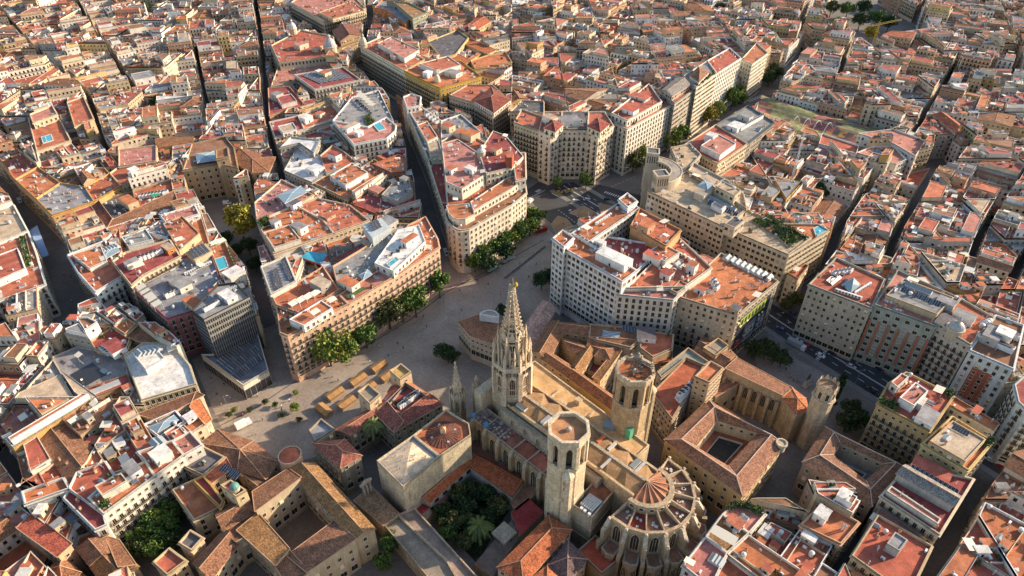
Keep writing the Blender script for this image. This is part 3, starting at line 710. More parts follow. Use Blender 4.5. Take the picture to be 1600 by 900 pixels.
S('rounded_building', 'cream building with a curved corner and a long cornice above the row of street trees', 'apartment building', (.64, .56, .43),
  [('696,338 699,347 705,354 713,360 722,362 733,360 747,352 800,322 823,303 819,276 790,285 735,322 697,328', 27, 'flat', 'brown'), ('697,322 701,334 708,341 717,344 727,343 742,335 735,318', 30.5, 'flat', 'orange', None, 27, None, 'p'), ('637,176 655,168 690,222 694,256 669,250', 24, 'flat', 'grey'), ('669,250 694,256 700,325 697,338 675,272', 24, 'flat', 'maroon'), ('652,196 668,190 684,214 668,222', 28, 'flat', 'rust', None, 24, 'pale', 'p'), ('668,225 686,220 692,244 674,246', 29, 'flat', 'beige', None, 24, (.45, .47, .38), 'p'), ('690,222 700,325 735,322 790,285 775,232 720,205', 27, 'flat', 'rust'),
   ('697,285 722,296 760,272 748,240 715,218 690,225', 34, 'flat', 'pink', None, 27, 'pale', 'p'), ('748,240 760,272 800,262 818,245 790,212 770,205', 35, 'flat', 'maroon', None, 27, 'pale', 'p'), ('800,240 821,240 822,280 806,284', 33, 'flat', 'rust', None, 0, 'pale'), ('740,330 800,295 818,282 812,273 790,280 735,316', 31, 'flat', 'orange', None, 27, 'pale', 'p')], 'k', .8, pitch=2.6,
  extra=EX(('blk', 'red_roof_drum', '789,240 793,235 800,235 803,240 800,246 792,246', 35, 42, PLASTER, (.40, .10, .05), TERR, (.42, .14, .07)), ('dome', 'roof_dome', 752, 236, 38, 2.5, 1.5, (.5, .5, .47)), ('hut', 705, 262, 34, 5, 5, 3, 50, 'white', 'rust'), ('hut', 735, 262, 34, 4, 6, 3, 50, 'white', 'white'), ('hut', 775, 232, 35, 5, 5, 3, 50, 'cream', 'red'), ('row', 'planter', 745, 320, 812, 280, 27, 12, 1.2, 40)))
S('wedge_building', 'narrow pale tip building with red tiled cap where two dark streets meet', 'apartment building', 'white', [('630,153 642,148 658,152 656,166 636,170', 29, 'flat', 'pink'), ('636,170 656,166 690,190 690,222 655,200', 25, 'flat', 'clay'), ('690,190 720,180 775,228 720,205 690,222', 25, 'flat', 'grey')], 'p', 2.2, extra=EX(('row', 'aerial', 640, 150, 652, 156, 29, 4, 1.3, 0), ('hut', 700, 195, 25, 6, 8, 4, 50, 'cream', 'red'), ('hut', 720, 205, 25, 8, 6, 5, 50, 'cream', 'orange'), ('row', 'cooling_unit', 665, 180, 685, 195, 25, 4, 1.3, 40), ('hut', 735, 207, 25, 9, 9, 6, 50, 'cream', 'orange')))
S('hotel_row', 'long pink fronted hotel row with iron balconies behind the avenue trees', 'hotel', (.60, .38, .25),
  [('438,522 450,527 545,477 530,462 470,492 432,478', 27, 'flat', 'orange'), ('545,477 615,435 600,418 530,462', 27, 'flat', 'pink'), ('615,435 687,388 684,374 665,340 640,352 600,418', 27, 'flat', 'orange'),
   ('432,478 470,492 530,455 505,418 470,440 424,462', 28, 'flat', 'rust'), ('530,455 600,412 640,352 612,350 575,385 520,418', 28, 'flat', 'grey'),
   ('585,412 615,425 665,378 655,352 622,360', 31, 'flat', 'white', None, 27, 'white', 'p'), ('452,500 475,510 520,482 502,470', 30.5, 'flat', 'orange', None, 27, 'white', 'p')], 'h', 1.0, pitch=2.9,
  extra=EX(('pool', '605,412 618,402 623,406 610,416', 31), ('blk', 'pool_terrace', '470,402 482,392 512,398 500,412', 21, 22, PLASTER, (.45, .12, .12), TERR, (.06, .36, .47)), ('hut', 640, 372, 31, 9, 4, 3, 54, 'white', 'orange'), ('solar', '577,350 590,344 583,362', 33.2, 3, 3), ('blk', 'grey_upper_block', '566,352 595,340 610,356 582,372', 28, 33, PLASTER, (.45, .48, .46), METAL, (.45, .48, .47)), ('hut', 605, 345, 28, 8, 8, 4, 54, 'grey', 'grey'), ('face', 'terrace_lawn', '540,462 568,447 572,451 545,466', 28.3, LEAF, (.06, .11, .03)), ('glass', '560,430 575,420 582,428 567,438', 29.5, .8), ('row', 'awning', 455, 483, 500, 462, 28, 4, 1.2, 54), ('para', 445, 505, 27, 3, 462, 497, (.05, .05, .05)), ('hut', 545, 440, 28, 5, 9, 3.2, 54, 'pale', 'orange'), ('hut', 500, 440, 28, 6, 8, 3.6, 54, 'grey', 'beige')))
S('lift_tower_block', 'small cream block carrying two dark solar banks at the back corner of the hotel row', 'apartment building', 'pale', [('408,418 447,402 463,441 424,462', 30, 'flat', 'grey')], 'p', .2, extra=EX(('solar', '424,425 434,420 432,455', 30, 3, 7), ('solar', '440,412 448,408 453,440', 30, 2, 7)))
S('courtyard_block', 'orange roofed block with a tall windowed front and stepped terraces behind the hotel row', 'apartment building', 'cream', [('428,398 522,366 505,345 462,322 402,348', 22, 'flat', 'orange'), ('522,366 577,346 547,322 497,311 462,322 505,345', 22, 'flat', 'rust'), ('402,348 462,322 490,306 440,282 398,318', 22, 'flat', 'pink'), ('428,388 470,374 452,352 412,364', 25, 'flat', 'orange', None, 22, 'pale', 'p')], 'h', 1.4, pitch=2.4,
  extra=EX(('hut', 467, 352, 22, 5, 8, 4, 54, 'white', 'grey'), ('hut', 430, 345, 22, 4, 4, 3.4, 54, 'white', 'grey'), ('glass', '432,305 470,290 480,300 445,318', 26, .7), ('hut', 458, 315, 22, 6, 7, 3.5, 54, 'white', 'slate'), ('veg', '404,345 418,338 424,352 408,358', 23, 26, 2), ('hut', 512, 336, 22, 6, 6, 1.6, 54, 'sand', 'rust'), ('row', 'satellite_dish', 528, 360, 532, 358, 22, 1, 2, 0)))
S('arched_court_house', 'orange terraced block with an arched ground storey facing the narrow lane', 'apartment building', 'sand', [('490,288 543,313 577,291 558,268 540,258', 20, 'flat', 'orange'), ('558,268 577,291 612,271 585,250', 20, 'flat', 'orange'), ('515,275 540,290 575,270 550,255', 23.2, 'flat', 'orange', None, 20, 'white', 'p')], 'b', 1.6, pitch=2.2)
S('brick_front_block', 'brick red fronted block with maroon roof beside the dark curved street', 'apartment building', (.34, .14, .085), [('548,320 588,336 650,317 640,278 620,292 575,300', 20, 'flat', 'maroon'), ('582,258 612,272 633,270 633,247 622,243', 22, 'flat', 'orange'), ('596,305 620,314 645,300 638,282 612,288', 23.5, 'flat', 'grey', None, 20, 'grey', 'p')], 'p', 1.5, pitch=2.6, extra=EX(('hut', 588, 295, 20, 6, 8, 3, 54, 'salmon', 'pink'), ('para', 604, 318, 20, 6, 640, 306, (.35, .30, .25)), ('hut', 632, 278, 23, 4, 5, 3, 54, 'grey', 'grey')))
S('maroon_terrace_house', 'maroon terraced house with a boxed stair block beside the long dark lane', 'apartment building', 'salmon', [('419,139 452,136 478,166 421,181', 20, 'flat', 'maroon'), ('432,152 455,147 464,158 440,164', 23, 'flat', 'maroon', None, 20, 'pale', 'p')], 'p', .6, pitch=2.6, extra=EX(('hut', 432, 146, 20, 7, 7, 5, -35, 'grey', 'grey')))
S('rust_terrace_house', 'rust and maroon terraced houses below the square palace', 'apartment building', 'pale', [('421,192 466,182 476,203 430,216', 20, 'flat', 'maroon'), ('466,182 518,164 534,182 476,203', 20, 'flat', 'rust'), ('434,198 458,192 464,202 442,208', 23, 'flat', 'beige', None, 20, 'white', 'p')], 'p', .8, pitch=2.6, extra=EX(('hut', 478, 182, 20, 6, 7, 4, -35, 'white', 'white'), ('hut', 500, 176, 20, 5, 5, 3, -35, 'pale', 'rust')))
S('white_deck_block', 'white decked modern roof over a glazed block beside the straight dark lane', 'apartment building', 'grey', [('444,268 488,287 510,272 500,245 468,225', 21, 'flat', 'white'), ('438,232 468,225 490,240 500,220 455,215', 24, 'flat', 'white'), ('500,245 510,272 558,255 535,236 520,228', 22, 'flat', 'rust')], 'p', 1.0, extra=EX(('hut', 492, 262, 21, 8, 8, 3, 54, 'white', 'white'), ('row', 'solar_panel', 470, 232, 482, 243, 24, 5, 1.3, 54), ('hut', 522, 240, 22, 5, 8, 4, 54, 'white', 'maroon')))
S('roof_pool_building', 'block with a turquoise roof pool and grey terrace shades beside the dark street', 'hotel', 'white', [('520,190 553,227 605,217 618,206 619,197 604,185 575,200', 26, 'flat', 'pink'), ('550,153 592,142 615,190 604,185 575,200 520,190', 26, 'flat', 'grey')], 'b', .8, extra=EX(('pool', '583,194 593,191 602,201 592,204', 26), ('para', 586, 148, 26, 5, 604, 180, (.30, .31, .33)), ('row', 'solar_panel', 556, 158, 580, 180, 26, 8, 1.5, -30), ('row', 'awning', 562, 152, 584, 172, 26, 5, 1.5, -30), ('veg', '568,184 578,180 586,192 576,197', 26.2, 26, 2.2), ('hut', 548, 196, 26, 5, 12, 3, -35, 'white', 'beige'), ('hut', 560, 205, 26, 4, 5, 3, -35, 'white', 'white')))
S('square_palace', 'square cream palace with dark roof panels set in a maroon flat roof', 'palace', 'pale', [('460,118 492,141 564,126 536,106', 24, 'flat', 'maroon')], 'b', .2, extra=EX(('solar', '471,118 500,131 520,109', 24.2, 8, 6), ('hut', 508, 112, 24, 7, 7, 3.5, -35, 'cream', 'rust'), ('hut', 498, 110, 24, 4, 5, 3, -35, 'white', 'white')))
S('domed_palace', 'cream domed corner palace with a grey dome and carved parapet', 'palace', 'cream', [('437,99 525,88 521,58 470,48 424,72', 26, 'flat', 'red'), ('424,135 505,120 525,88 437,99', 20, 'flat', 'pink')], 'a', 1.2, extra=EX(('dome', 'corner_dome', 516, 72, 31, 5.2, 7, (.36, .36, .35)), ('dome', 'small_dome', 457, 44, 33, 3.6, 5, (.5, .47, .42)), ('hut', 470, 68, 26, 8, 10, 4, -35, 'cream', 'pink'), ('hut', 495, 72, 26, 6, 8, 4, -35, 'cream', 'red')))
S('cornice_palace', 'long cream block with carved cornice beyond the domed palace', 'apartment building', 'cream', [('455,5 505,32 572,14 545,-12 490,-20', 28, 'flat', 'pink'), ('498,20 520,30 570,17 550,2', 31, 'flat', 'rust', None, 28, 'cream', 'p')], 'h', 1.6)
S('brown_church_block', 'brown block with dark red pitched roof beside the white turreted corner building', 'church hall', (.34, .22, .12), [('510,59 525,78 562,64 558,50', 22, 'flat', 'maroon'), ('520,48 532,64 562,55 552,38', 27, 'gable', (.20, .09, .07), 3.5, 0)], 'p', .4)
S('turret_corner_block', 'white and tan corner block with a pointed corner turret and dense balconies', 'apartment building', (.66, .58, .44), [('563,73 632,112 664,94 597,58', 30, 'flat', 'rust'), ('590,68 632,92 655,78 612,58', 33.5, 'flat', 'pink', None, 30, 'pale', 'p')], 'h', 1.5, pitch=2.4, extra=EX(('dome', 'corner_turret', 568, 68, 33, 3.0, 5.5, (.50, .43, .34)), ('hut', 620, 85, 30, 5, 10, 3, -40, 'white', 'red'), ('row', 'cooling_unit', 600, 68, 640, 90, 30, 7, 1.2, -40)))
S('mustard_corner_block', 'mustard yellow corner block with rounded corner and orange flat roof', 'apartment building', (.56, .34, .08), [('632,112 680,136 688,139 696,137 752,121 722,97 664,94', 30, 'flat', 'orange'), ('655,100 685,112 720,102 700,88', 33.5, 'flat', 'rust', None, 30, 'white', 'p')], 'h', 1.2, pitch=2.4, extra=EX(('dome', 'corner_turret', 683, 126, 31, 2.6, 5, (.52, .42, .28)), ('hut', 668, 112, 30, 5, 6, 4, -35, 'white', 'white'), ('hut', 708, 112, 30, 8, 12, 3, 55, 'pale', 'grey'), ('row', 'chimney', 680, 105, 720, 112, 30, 8, 1.2, 0)))
S('yellow_palace', 'yellow courtyard palace with orange roofs around an open court', 'palace', 'yellow', [('668,66 690,92 712,86 732,60 715,48', 22, 'flat', 'slate'), ('690,92 722,104 735,96 712,84', 20, 'shed', 'orange', 1.0), ('735,96 742,108 800,98 790,82 760,88', 20, 'flat', 'orange'), ('712,62 726,56 775,80 762,86', 20, 'shed', 'orange', 1.0), ('726,42 742,48 766,34 748,24', 23, 'gable', 'rust', 2)], 'p', .4)
S('orange_modern_block', 'bright orange modern block with a flat grey roof', 'apartment building', 'orange', [('585,13 604,17 633,38 642,30 618,4 598,0', 26, 'flat', 'grey'), ('604,2 640,6 668,20 645,30 620,8', 30, 'flat', 'olive', None, 0, (.25, .28, .22))], 'p', .8)
S('mansard_house', 'tall house with dark red mansard roof and white attic front', 'apartment building', (.46, .36, .25), [('702,150 742,162 770,178 798,160 770,134 730,134', 27, 'flat', 'rust'), ('742,158 772,176 798,156 768,136', 30, 'hip', (.26, .085, .06), 3.5, 27, 'white', 'p')], 'h', 1.0, pitch=2.4)
S('octagon_front_block', 'tall tan block with a hollowed octagonal front and two small tiled turrets', 'apartment building', (.66, .56, .42), [('842,206 860,213 878,204 878,176 850,176', 35, 'flat', 'rust'), ('878,204 918,204 920,176 878,176', 35, 'flat', 'slate'), ('918,204 935,212 959,198 945,176 920,176', 35, 'flat', 'rust'), ('850,200 868,206 880,194 862,186', 39.5, 'pyr', 'maroon', 2.4, 35), ('918,197 938,206 952,194 934,184', 39.5, 'pyr', 'maroon', 2.4, 35)], 'm', 1.2, pitch=3.1, fl=3.6, extra=EX(('hut', 890, 185, 35, 12, 9, 4, 10, 'white', 'grey'), ('hut', 905, 180, 35, 6, 12, 3, 10, 'white', 'slate'), ('hut', 860, 182, 35, 6, 9, 5, 40, 'pale', 'beige')))
S('octagon_side_wing', 'balconied brown wing joined to the left of the octagonal front block', 'apartment building', (.54, .43, .29), [('803,193 842,206 850,184 815,172', 34, 'flat', 'rust'), ('797,176 815,176 850,178 850,160 815,158', 28, 'flat', 'slate')], 'h', 2.0, pitch=2.3)
S('white_modern_slab', 'cream modern slab with planted top terrace along the tree lined street', 'apartment building', (.72,.66,.54), [('960,194 980,204 1054,163 1034,150', 33, 'flat', 'pink'), ('955,178 980,190 1034,160 1014,132', 37, 'flat', 'red')], 'a', 1.0, pitch=3.2, extra=EX(('veg', '1006,176 1034,160 1038,163 1010,179', 33.3, 26, 1.6), ('hut', 1000, 150, 37, 8, 14, 1.5, 50, 'pale', 'red'), ('hut', 985, 170, 37, 7, 9, 2.6, 50, 'white', 'red')))
S('louvred_slab', 'grey banded office slab with a barrel roof light along the tree lined street', 'office building', 'grey', [('1054,163 1086,140 1070,118 1028,140', 36, 'flat', 'rust'), ('1035,140 1050,150 1078,132 1060,120', 40, 'gable', 'grey', 2, 36)], 'o', .7, pitch=2.2)
S('dark_banded_slab', 'taller grey slab with a pyramid roof light and planted edge', 'apartment building', 'pale', [('1088,138 1120,116 1105,96 1068,120', 39, 'flat', 'grey'), ('1078,118 1092,128 1108,112 1092,104', 42, 'pyr', 'clay', 3, 39)], 'o', .8, pitch=2.2, extra=EX(('veg', '1090,136 1118,115 1114,111 1086,132', 39.4, 22, 1.6)))
S('red_rail_slab', 'white slab with red roof rails furthest along the tree lined street', 'apartment building', 'white', [('1120,116 1158,92 1140,76 1105,96', 37, 'flat', 'red')], 'a', 1.0, pitch=3.2)
S('cream_end_slab', 'narrow cream end block closing the tree lined street', 'apartment building', 'pale', [('1158,94 1175,102 1200,84 1182,68', 32, 'flat', 'orange')], 'p', 1.0)
S('pink_terrace_building', 'cream building with a broad pink roof terrace and white penthouse by the street trees', 'office building', 'cream', [('1068,228 1121,258 1168,226 1118,196', 28, 'flat', 'red'), ('1095,228 1125,243 1150,225 1122,210', 31.5, 'flat', 'pink', None, 28, 'white', 'p')], 'p', .5, pitch=2.3, extra=EX(('hut', 1112, 210, 28, 6, 6, 5, 45, 'white', 'white')))
S('black_glass_building', 'dark glazed office building with white plant on its grey roof', 'office building', (.14, .14, .13), [('1118,196 1168,226 1210,193 1168,166', 28, 'flat', 'grey')], 'o', .3, pitch=2.2, extra=EX(('hut', 1150, 195, 28, 10, 8, 3, 45, 'white', 'white'), ('row', 'cooling_unit', 1155, 205, 1190, 185, 28, 8, 1.4, 45), ('hut', 1165, 180, 28, 6, 9, 3, 45, 'pale', 'grey')))
# ---- east side of the main road
S('window_grid_building', 'grey stone office block with blue glass pyramid on a red roof above the main road', 'office building', (.43, .39, .31), [('1263,446 1361,484 1382,438 1306,404', 31, 'flat', 'red')], 'p', .6, pitch=2.5, fl=3.6, extra=EX(('glass', '1315,445 1330,433 1345,445 1330,457', 32, 4), ('solar', '1290,440 1305,428 1300,447', 31, 4, 3), ('row', 'cooling_unit', 1300, 430, 1330, 425, 31, 5, 1.2, 45), ('row', 'air_conditioner', 1335, 460, 1360, 445, 31, 8, 1.6, 45), ('row', 'air_conditioner', 1305, 455, 1345, 468, 31, 8, 1.6, -45)))
S('red_column_building', 'grey green office block with red columns between its windows above the main road', 'office building', (.30, .32, .27), [('1366,478 1462,512 1500,468 1402,424', 32, 'flat', 'pink'), ('1384,462 1464,492 1490,466 1412,436', 35, 'flat', 'grey', None, 32, 'sand', 'p')], 'o', .9, pitch=3.6, fl=3.7, extra=lambda em, root, r: redcols(em, r))
def redcols(em, r):
    a, b = W(1366, 478, 32), W(1462, 512, 32); L = math.dist(a, b); ex, ey = (b[0]-a[0])/L, (b[1]-a[1])/L; nx, ny = ey, -ex; n = max(1, int((L-.9)/3.6)); st = (L-.6)/n; x0 = (L-st*(n-1))/2
    m = em.mb('column')
    for k in range(n+1):
        d = x0+(k-.5)*st; d = min(max(d, .5), L-.5); m.box(a[0]+ex*d+nx*.3, a[1]+ey*d+ny*.3, 6, .9, .6, 19, math.atan2(ey, ex), PLASTER, (.42, .15, .085))
    EX(('row', 'solar_panel', 1410, 455, 1465, 478, 35.2, 8, 1.6, -45), ('row', 'skylight', 1420, 446, 1450, 458, 35, 4, 2, 45), ('hut', 1480, 470, 32, 5, 7, 4, 45, 'grey', 'grey'))(em, None, r)
S('carved_stone_building', 'carved pale stone block with a small gable dome left of the white red panelled tower', 'office building', (.50, .45, .37), [('1462,510 1516,541 1553,498 1500,468', 31, 'flat', 'rust')], 'h', .8, pitch=2.4, extra=EX(('dome', 'gable_dome', 1494, 512, 34, 3.2, 3.0, (.35, .34, .33)), ('hut', 1508, 492, 31, 6, 8, 3, 45, 'white', 'grey'), ('hut', 1478, 500, 31, 6, 9, 2.5, -45, 'grey', 'slate')))
S('white_red_panel_building', 'white office tower with a red panel in its front and machinery on the roof', 'office building', (.66, .64, .58), [('1514,549 1583,579 1599,510 1555,494', 30, 'flat', 'brown')], 'p', .3, pitch=2.6, fl=3.3, extra=lambda em, root, r: redpanel(em, r))
def redpanel(em, r):
    a, b = W(1514, 549, 30), W(1583, 579, 30); L = math.dist(a, b); ex, ey = (b[0]-a[0])/L, (b[1]-a[1])/L; nx, ny = ey, -ex; ang = math.atan2(ey, ex)
    em.mb('red_panel').box(a[0]+ex*L*.46+nx*.02, a[1]+ey*L*.46+ny*.02, 7, L*.46, .06, 17, ang, PLASTER, (.40, .12, .065))
    EX(('row', 'cooling_unit', 1530, 530, 1575, 550, 30, 8, 1.7, -45), ('row', 'cooling_unit', 1545, 515, 1585, 530, 30, 8, 1.6, -45), ('hut', 1553, 520, 30, 6, 9, 4, -45, 'grey', 'grey'), ('hut', 1572, 518, 30, 6, 6, 5, -45, 'white', 'white'), ('row', 'water_tank', 1530, 515, 1545, 505, 30, 4, 1.6, 0))(em, None, r)
S('curved_white_building', 'white building with rounded corner cut by the right edge of the picture', 'office building', (.64, .62, .56), [('1584,603 1590,630 1606,645 1650,660 1720,640 1690,560 1620,570', 30, 'flat', 'maroon')], 'b', .8, pitch=2.4)
S('terrace_corner_building', 'ochre balconied corner house with planted roof terraces facing the park', 'apartment building', (.50, .34, .15), [('1370,632 1452,676 1490,620 1415,583 1388,600', 27, 'flat', 'red'), ('1392,598 1402,606 1420,590 1408,584', 31, 'flat', 'red', None, 27, 'pale', 'p'), ('1405,622 1428,635 1450,612 1430,598', 30.5, 'flat', 'pink', None, 27, 'white', 'p')], 'h', 1.4, pitch=2.4, extra=EX(('veg', '1372,630 1395,643 1402,634 1380,622', 27.2, 30, 2.2), ('veg', '1476,612 1488,617 1491,623 1478,620', 27.2, 12, 2), ('hut', 1432, 622, 27, 5, 6, 3, 45, 'white', 'white'), ('hut', 1450, 650, 27, 6, 9, 2.6, -45, 'white', 'grey')))
S('beige_terrace_building', 'block with a broad beige roof slab and planted edge beside the main road', 'office building', 'yellow', [('1440,695 1512,737 1550,692 1487,652', 26, 'flat', 'orange'), ('1452,690 1508,722 1540,688 1488,658', 29, 'flat', 'beige', None, 26, 'sand', None)], 'h', .7, pitch=2.4, extra=EX(('solar', '1490,665 1515,678 1485,670', 29.1, 6, 1), ('veg', '1540,700 1552,690 1548,686 1536,697', 26.3, 16, 2)))
S('purple_roof_building', 'block with purple flat roof and a long grey roof shed right of the courtyard museum', 'apartment building', 'cream', [('1375,777 1467,838 1521,750 1420,728', 22, 'flat', 'maroon'), ('1402,740 1490,790 1500,775 1416,727', 26, 'gable', 'grey', 1.6, 22, 'grey', '-'), ('1385,768 1465,820 1470,812 1392,760', 24, 'flat', 'pink', None, 22, 'pale', 'p')], 'b', .8, pitch=2.4, extra=EX(('row', 'solar_panel', 1425, 735, 1490, 772, 24.5, 9, 1.6, -40), ('hut', 1455, 735, 22, 8, 12, 3, 50, 'white', 'red')))
S('courtyard_museum', 'brown tiled mansion around a closed court behind the main road houses', 'museum', (.40, .30, .20), [('1255,722 1290,668 1414,731 1362,790', 18, 'none')], 'p', 0, pitch=4.0, fl=4.4,
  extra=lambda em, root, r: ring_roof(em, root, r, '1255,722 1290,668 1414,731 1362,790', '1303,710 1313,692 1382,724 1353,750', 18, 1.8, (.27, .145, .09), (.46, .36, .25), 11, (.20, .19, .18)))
# ---- left side
S('arched_stone_palace', 'stone palace with a round arched doorway and attic loggia facing the yellow tree', 'palace', (.37, .26, .15), [('286,268 342,258 372,264 366,232 352,215 300,226', 22, 'flat', 'clay'), ('338,250 358,246 356,232 338,236', 27, 'flat', 'brown', None, 0), ('362,252 395,270 420,268 430,245 375,232', 19, 'hip', 'brown', 2.2)], 'a', .6, pitch=3.4, fl=4.2, mat_=None, extra=EX(('glass', '305,240 335,236 338,250 308,255', 23.5, 1.2)))
S('tiled_court_house', 'brown tiled house around a small court with a green awning on its terrace', 'apartment building', (.44, .29, .15), [('135,320 166,357 176,346 152,314', 18, 'shed', (.16, .07, .05), 2.0), ('166,357 278,322 272,304 176,346', 18, 'shed', 'clay', 2.0), ('152,314 176,346 215,330 208,300', 17, 'flat', 'slate'), ('208,300 215,330 272,304 268,283', 18, 'flat', 'rust')], 'p', 1.0, pitch=2.4, extra=EX(('hut', 200, 312, 18, 6, 12, 4, 50, 'sand', 'orange'), ('row', 'cooling_unit', 220, 310, 262, 304, 18, 8, 1.5, 40), ('blk', 'green_awning', '234,303 247,297 250,302 238,308', 20.3, 20.5, PLAIN, (.02, .3, .12), None, None), ('row', 'air_conditioner', 240, 315, 268, 308, 18, 7, 1.6, 40)))
S('yellow_corner_house', 'warm yellow corner house with iron balconies at the end of the wide pedestrian street', 'apartment building', (.56, .32, .12), [('57,312 82,338 148,316 133,293 95,287', 20, 'flat', 'grey'), ('133,293 148,316 190,292 172,272', 20, 'flat', 'rust'), ('24,282 57,312 95,287 60,262', 20, 'flat', 'orange'), ('2,254 24,282 60,262 35,240', 20, 'flat', 'red')], 'm', 1.0, pitch=2.8)
S('long_cream_house', 'long cream house with a row of small attic windows behind the tiled court house', 'apartment building', 'cream', [('172,272 190,292 285,258 245,253 186,262', 20, 'flat', 'rust'), ('186,262 245,253 245,228 186,236', 21, 'flat', 'pink')], 'q', 1.2, pitch=2.2, extra=EX(('hut', 208, 264, 20, 5, 6, 4, 50, 'white', 'white'), ('row', 'air_conditioner', 250, 262, 278, 250, 20, 8, 1.6, 40)))
S('red_terrace_house', 'red stepped terrace house with white balconied corner on the pedestrian street', 'apartment building', 'white', [('106,400 122,427 150,458 194,432 178,412 165,377', 24, 'flat', 'rust'), ('112,398 140,420 168,408 158,384', 26, 'flat', 'orange', None, 24, 'pale', '-')], 'h', 1.0, pitch=2.4, extra=EX(('glass', '150,396 182,382 188,392 158,408', 25.5, .5), ('row', 'skylight', 155, 395, 185, 385, 25, 6, 1.6, 50)))
S('teal_front_house', 'cream house with a teal balconied front and machinery in a red roof pit', 'apartment building', (.58, .46, .30), [('176,410 206,448 224,432 282,402 266,376 196,396', 27, 'flat', 'maroon')], 'b', .5, pitch=2.2, extra=EX(('row', 'cooling_unit', 208, 412, 252, 396, 27, 7, 1.5, 50), ('hut', 205, 408, 27, 6, 4, 3, 50, 'pale', 'grey'), ('blk', 'teal_awning', '179,412 188,408 192,416 183,420', 24, 24.2, PLAIN, (.03, .25, .22), None, None), ('hut', 262, 385, 27, 4, 7, 3, 50, 'orange', 'beige')))
S('cream_gable_house', 'group of cream walled houses with orange terraces above the walled garden', 'apartment building', 'sand', [('192,392 262,374 280,402 328,383 312,328 275,338 190,372', 21, 'flat', 'orange'), ('190,372 228,358 240,375 200,385', 24, 'flat', 'grey', None, 21, 'white', '-'), ('225,362 250,345 272,352 262,372', 23.5, 'flat', 'grey', None, 21, 'white', '-'), ('255,350 285,338 312,365 280,392', 25, 'flat', 'rust', None, 21, 'sand', '-'), ('250,338 305,322 312,336 262,352', 24, 'flat', 'pink', None, 0, 'white', 'p')], 'p', 1.5, pitch=2.6)
S('pool_terrace_house', 'narrow house with a turquoise roof pool and loungers beside the garden', 'hotel', 'sand', [('328,388 352,378 374,430 348,440', 23, 'flat', 'orange')], 'p', .3, extra=EX(('pool', '336,405 350,401 356,417 342,422', 23), ('row', 'planter', 358, 388, 372, 425, 23, 7, 1.2, -60), ('row', 'awning', 335, 386, 350, 382, 23, 3, 1.2, 50)))
S('grey_terrace_block', 'grey terraced block full of roof machinery beside the glass office tower', 'apartment building', (.40, .13, .13), [('224,434 206,450 262,500 300,488 342,446 380,428 372,412 345,440 328,388 282,405', 23, 'flat', 'grey')], 'b', 1.0, pitch=2.4, extra=EX(('solar', '296,392 318,382 306,404', 26.5, 4, 3), ('blk', 'panel_block', '290,394 322,380 332,392 305,408', 23, 26, PLASTER, (.55, .42, .26), None, None), ('row', 'air_conditioner', 290, 430, 330, 412, 23, 12, 1.6, 50), ('hut', 365, 425, 23, 8, 8, 5, 50, 'pale', 'white'), ('row', 'cooling_unit', 262, 465, 290, 452, 23, 5, 1.5, 50), ('row', 'awning', 222, 455, 250, 485, 23, 5, 1.5, -45), ('hut', 280, 440, 23, 6, 12, 3, 50, 'pale', 'grey'), ('hut', 300, 470, 23, 9, 5, 3, -40, 'sand', 'orange')))
def glasstower(em, root, r):
    a, b = W(319, 502, 30), W(391, 466, 30); L = math.dist(a, b); ex, ey = (b[0]-a[0])/L, (b[1]-a[1])/L; nx, ny = ey, -ex; ang = math.atan2(ey, ex)
    m = em.mb('mullion')
    for k in range(22): d = .3+(L-.6)*k/21; m.box(a[0]+ex*d+nx*.12, a[1]+ey*d+ny*.12, 7, .14, .24, 22, ang, METAL, (.36, .33, .27))
    m = em.mb('spandrel')
    for f in range(8): m.box(a[0]+ex*L/2+nx*.08, a[1]+ey*L/2+ny*.08, 8.6+f*3.0, L-.2, .14, 1.1, ang, METAL, (.25, .235, .20) if f > 3 else (.07, .08, .09))  # upper bands coloured as sunlit, lower ones as lying in shade
    c0 = W(300, 487, 30); a2 = W(319, 502, 30); L2 = math.dist(c0, a2); m = em.mb('side_louvre')
    for f in range(9): m.box((c0[0]+a2[0])/2+(a2[1]-c0[1])/L2*.1, (c0[1]+a2[1])/2-(a2[0]-c0[0])/L2*.1, 7.5+f*2.5, L2-.3, .16, .5, math.atan2(a2[1]-c0[1], a2[0]-c0[0]), METAL, (.16, .17, .18))
    EX(('hut', 355, 460, 30, 5, 8, 2.6, 50, 'white', 'white'), ('row', 'cooling_unit', 322, 486, 340, 476, 30, 5, 1.2, 50), ('row', 'satellite_dish', 360, 455, 372, 450, 30, 3, 1.6, 0))(em, root, r)
    q = [px('335,566 392,528 400,535 345,574', 8.3), px('348,577 402,538 408,546 358,584', 8.3), px('361,587 411,549 415,558 372,595', 8.3)]
    m = em.mb('roof_louvre')
    for s_ in q:
        for k in range(14):
            t = k/14; A = (s_[0][0]+(s_[1][0]-s_[0][0])*t, s_[0][1]+(s_[1][1]-s_[0][1])*t); B = (s_[3][0]+(s_[2][0]-s_[3][0])*t, s_[3][1]+(s_[2][1]-s_[3][1])*t)
            m.bar((*A, 8.5), (*B, 8.5), .28, METAL, r.choice([(.22, .21, .2), (.12, .13, .15), (.28, .18, .12), (.3, .3, .28)]))
S('glass_office_tower', 'dark glass office tower with tan frames above a low striped podium', 'office building', (.05, .055, .06), [('300,487 319,502 391,466 368,443 340,447', 30, 'flat', 'grey')], '-', .3, cornice=False, extra=glasstower)
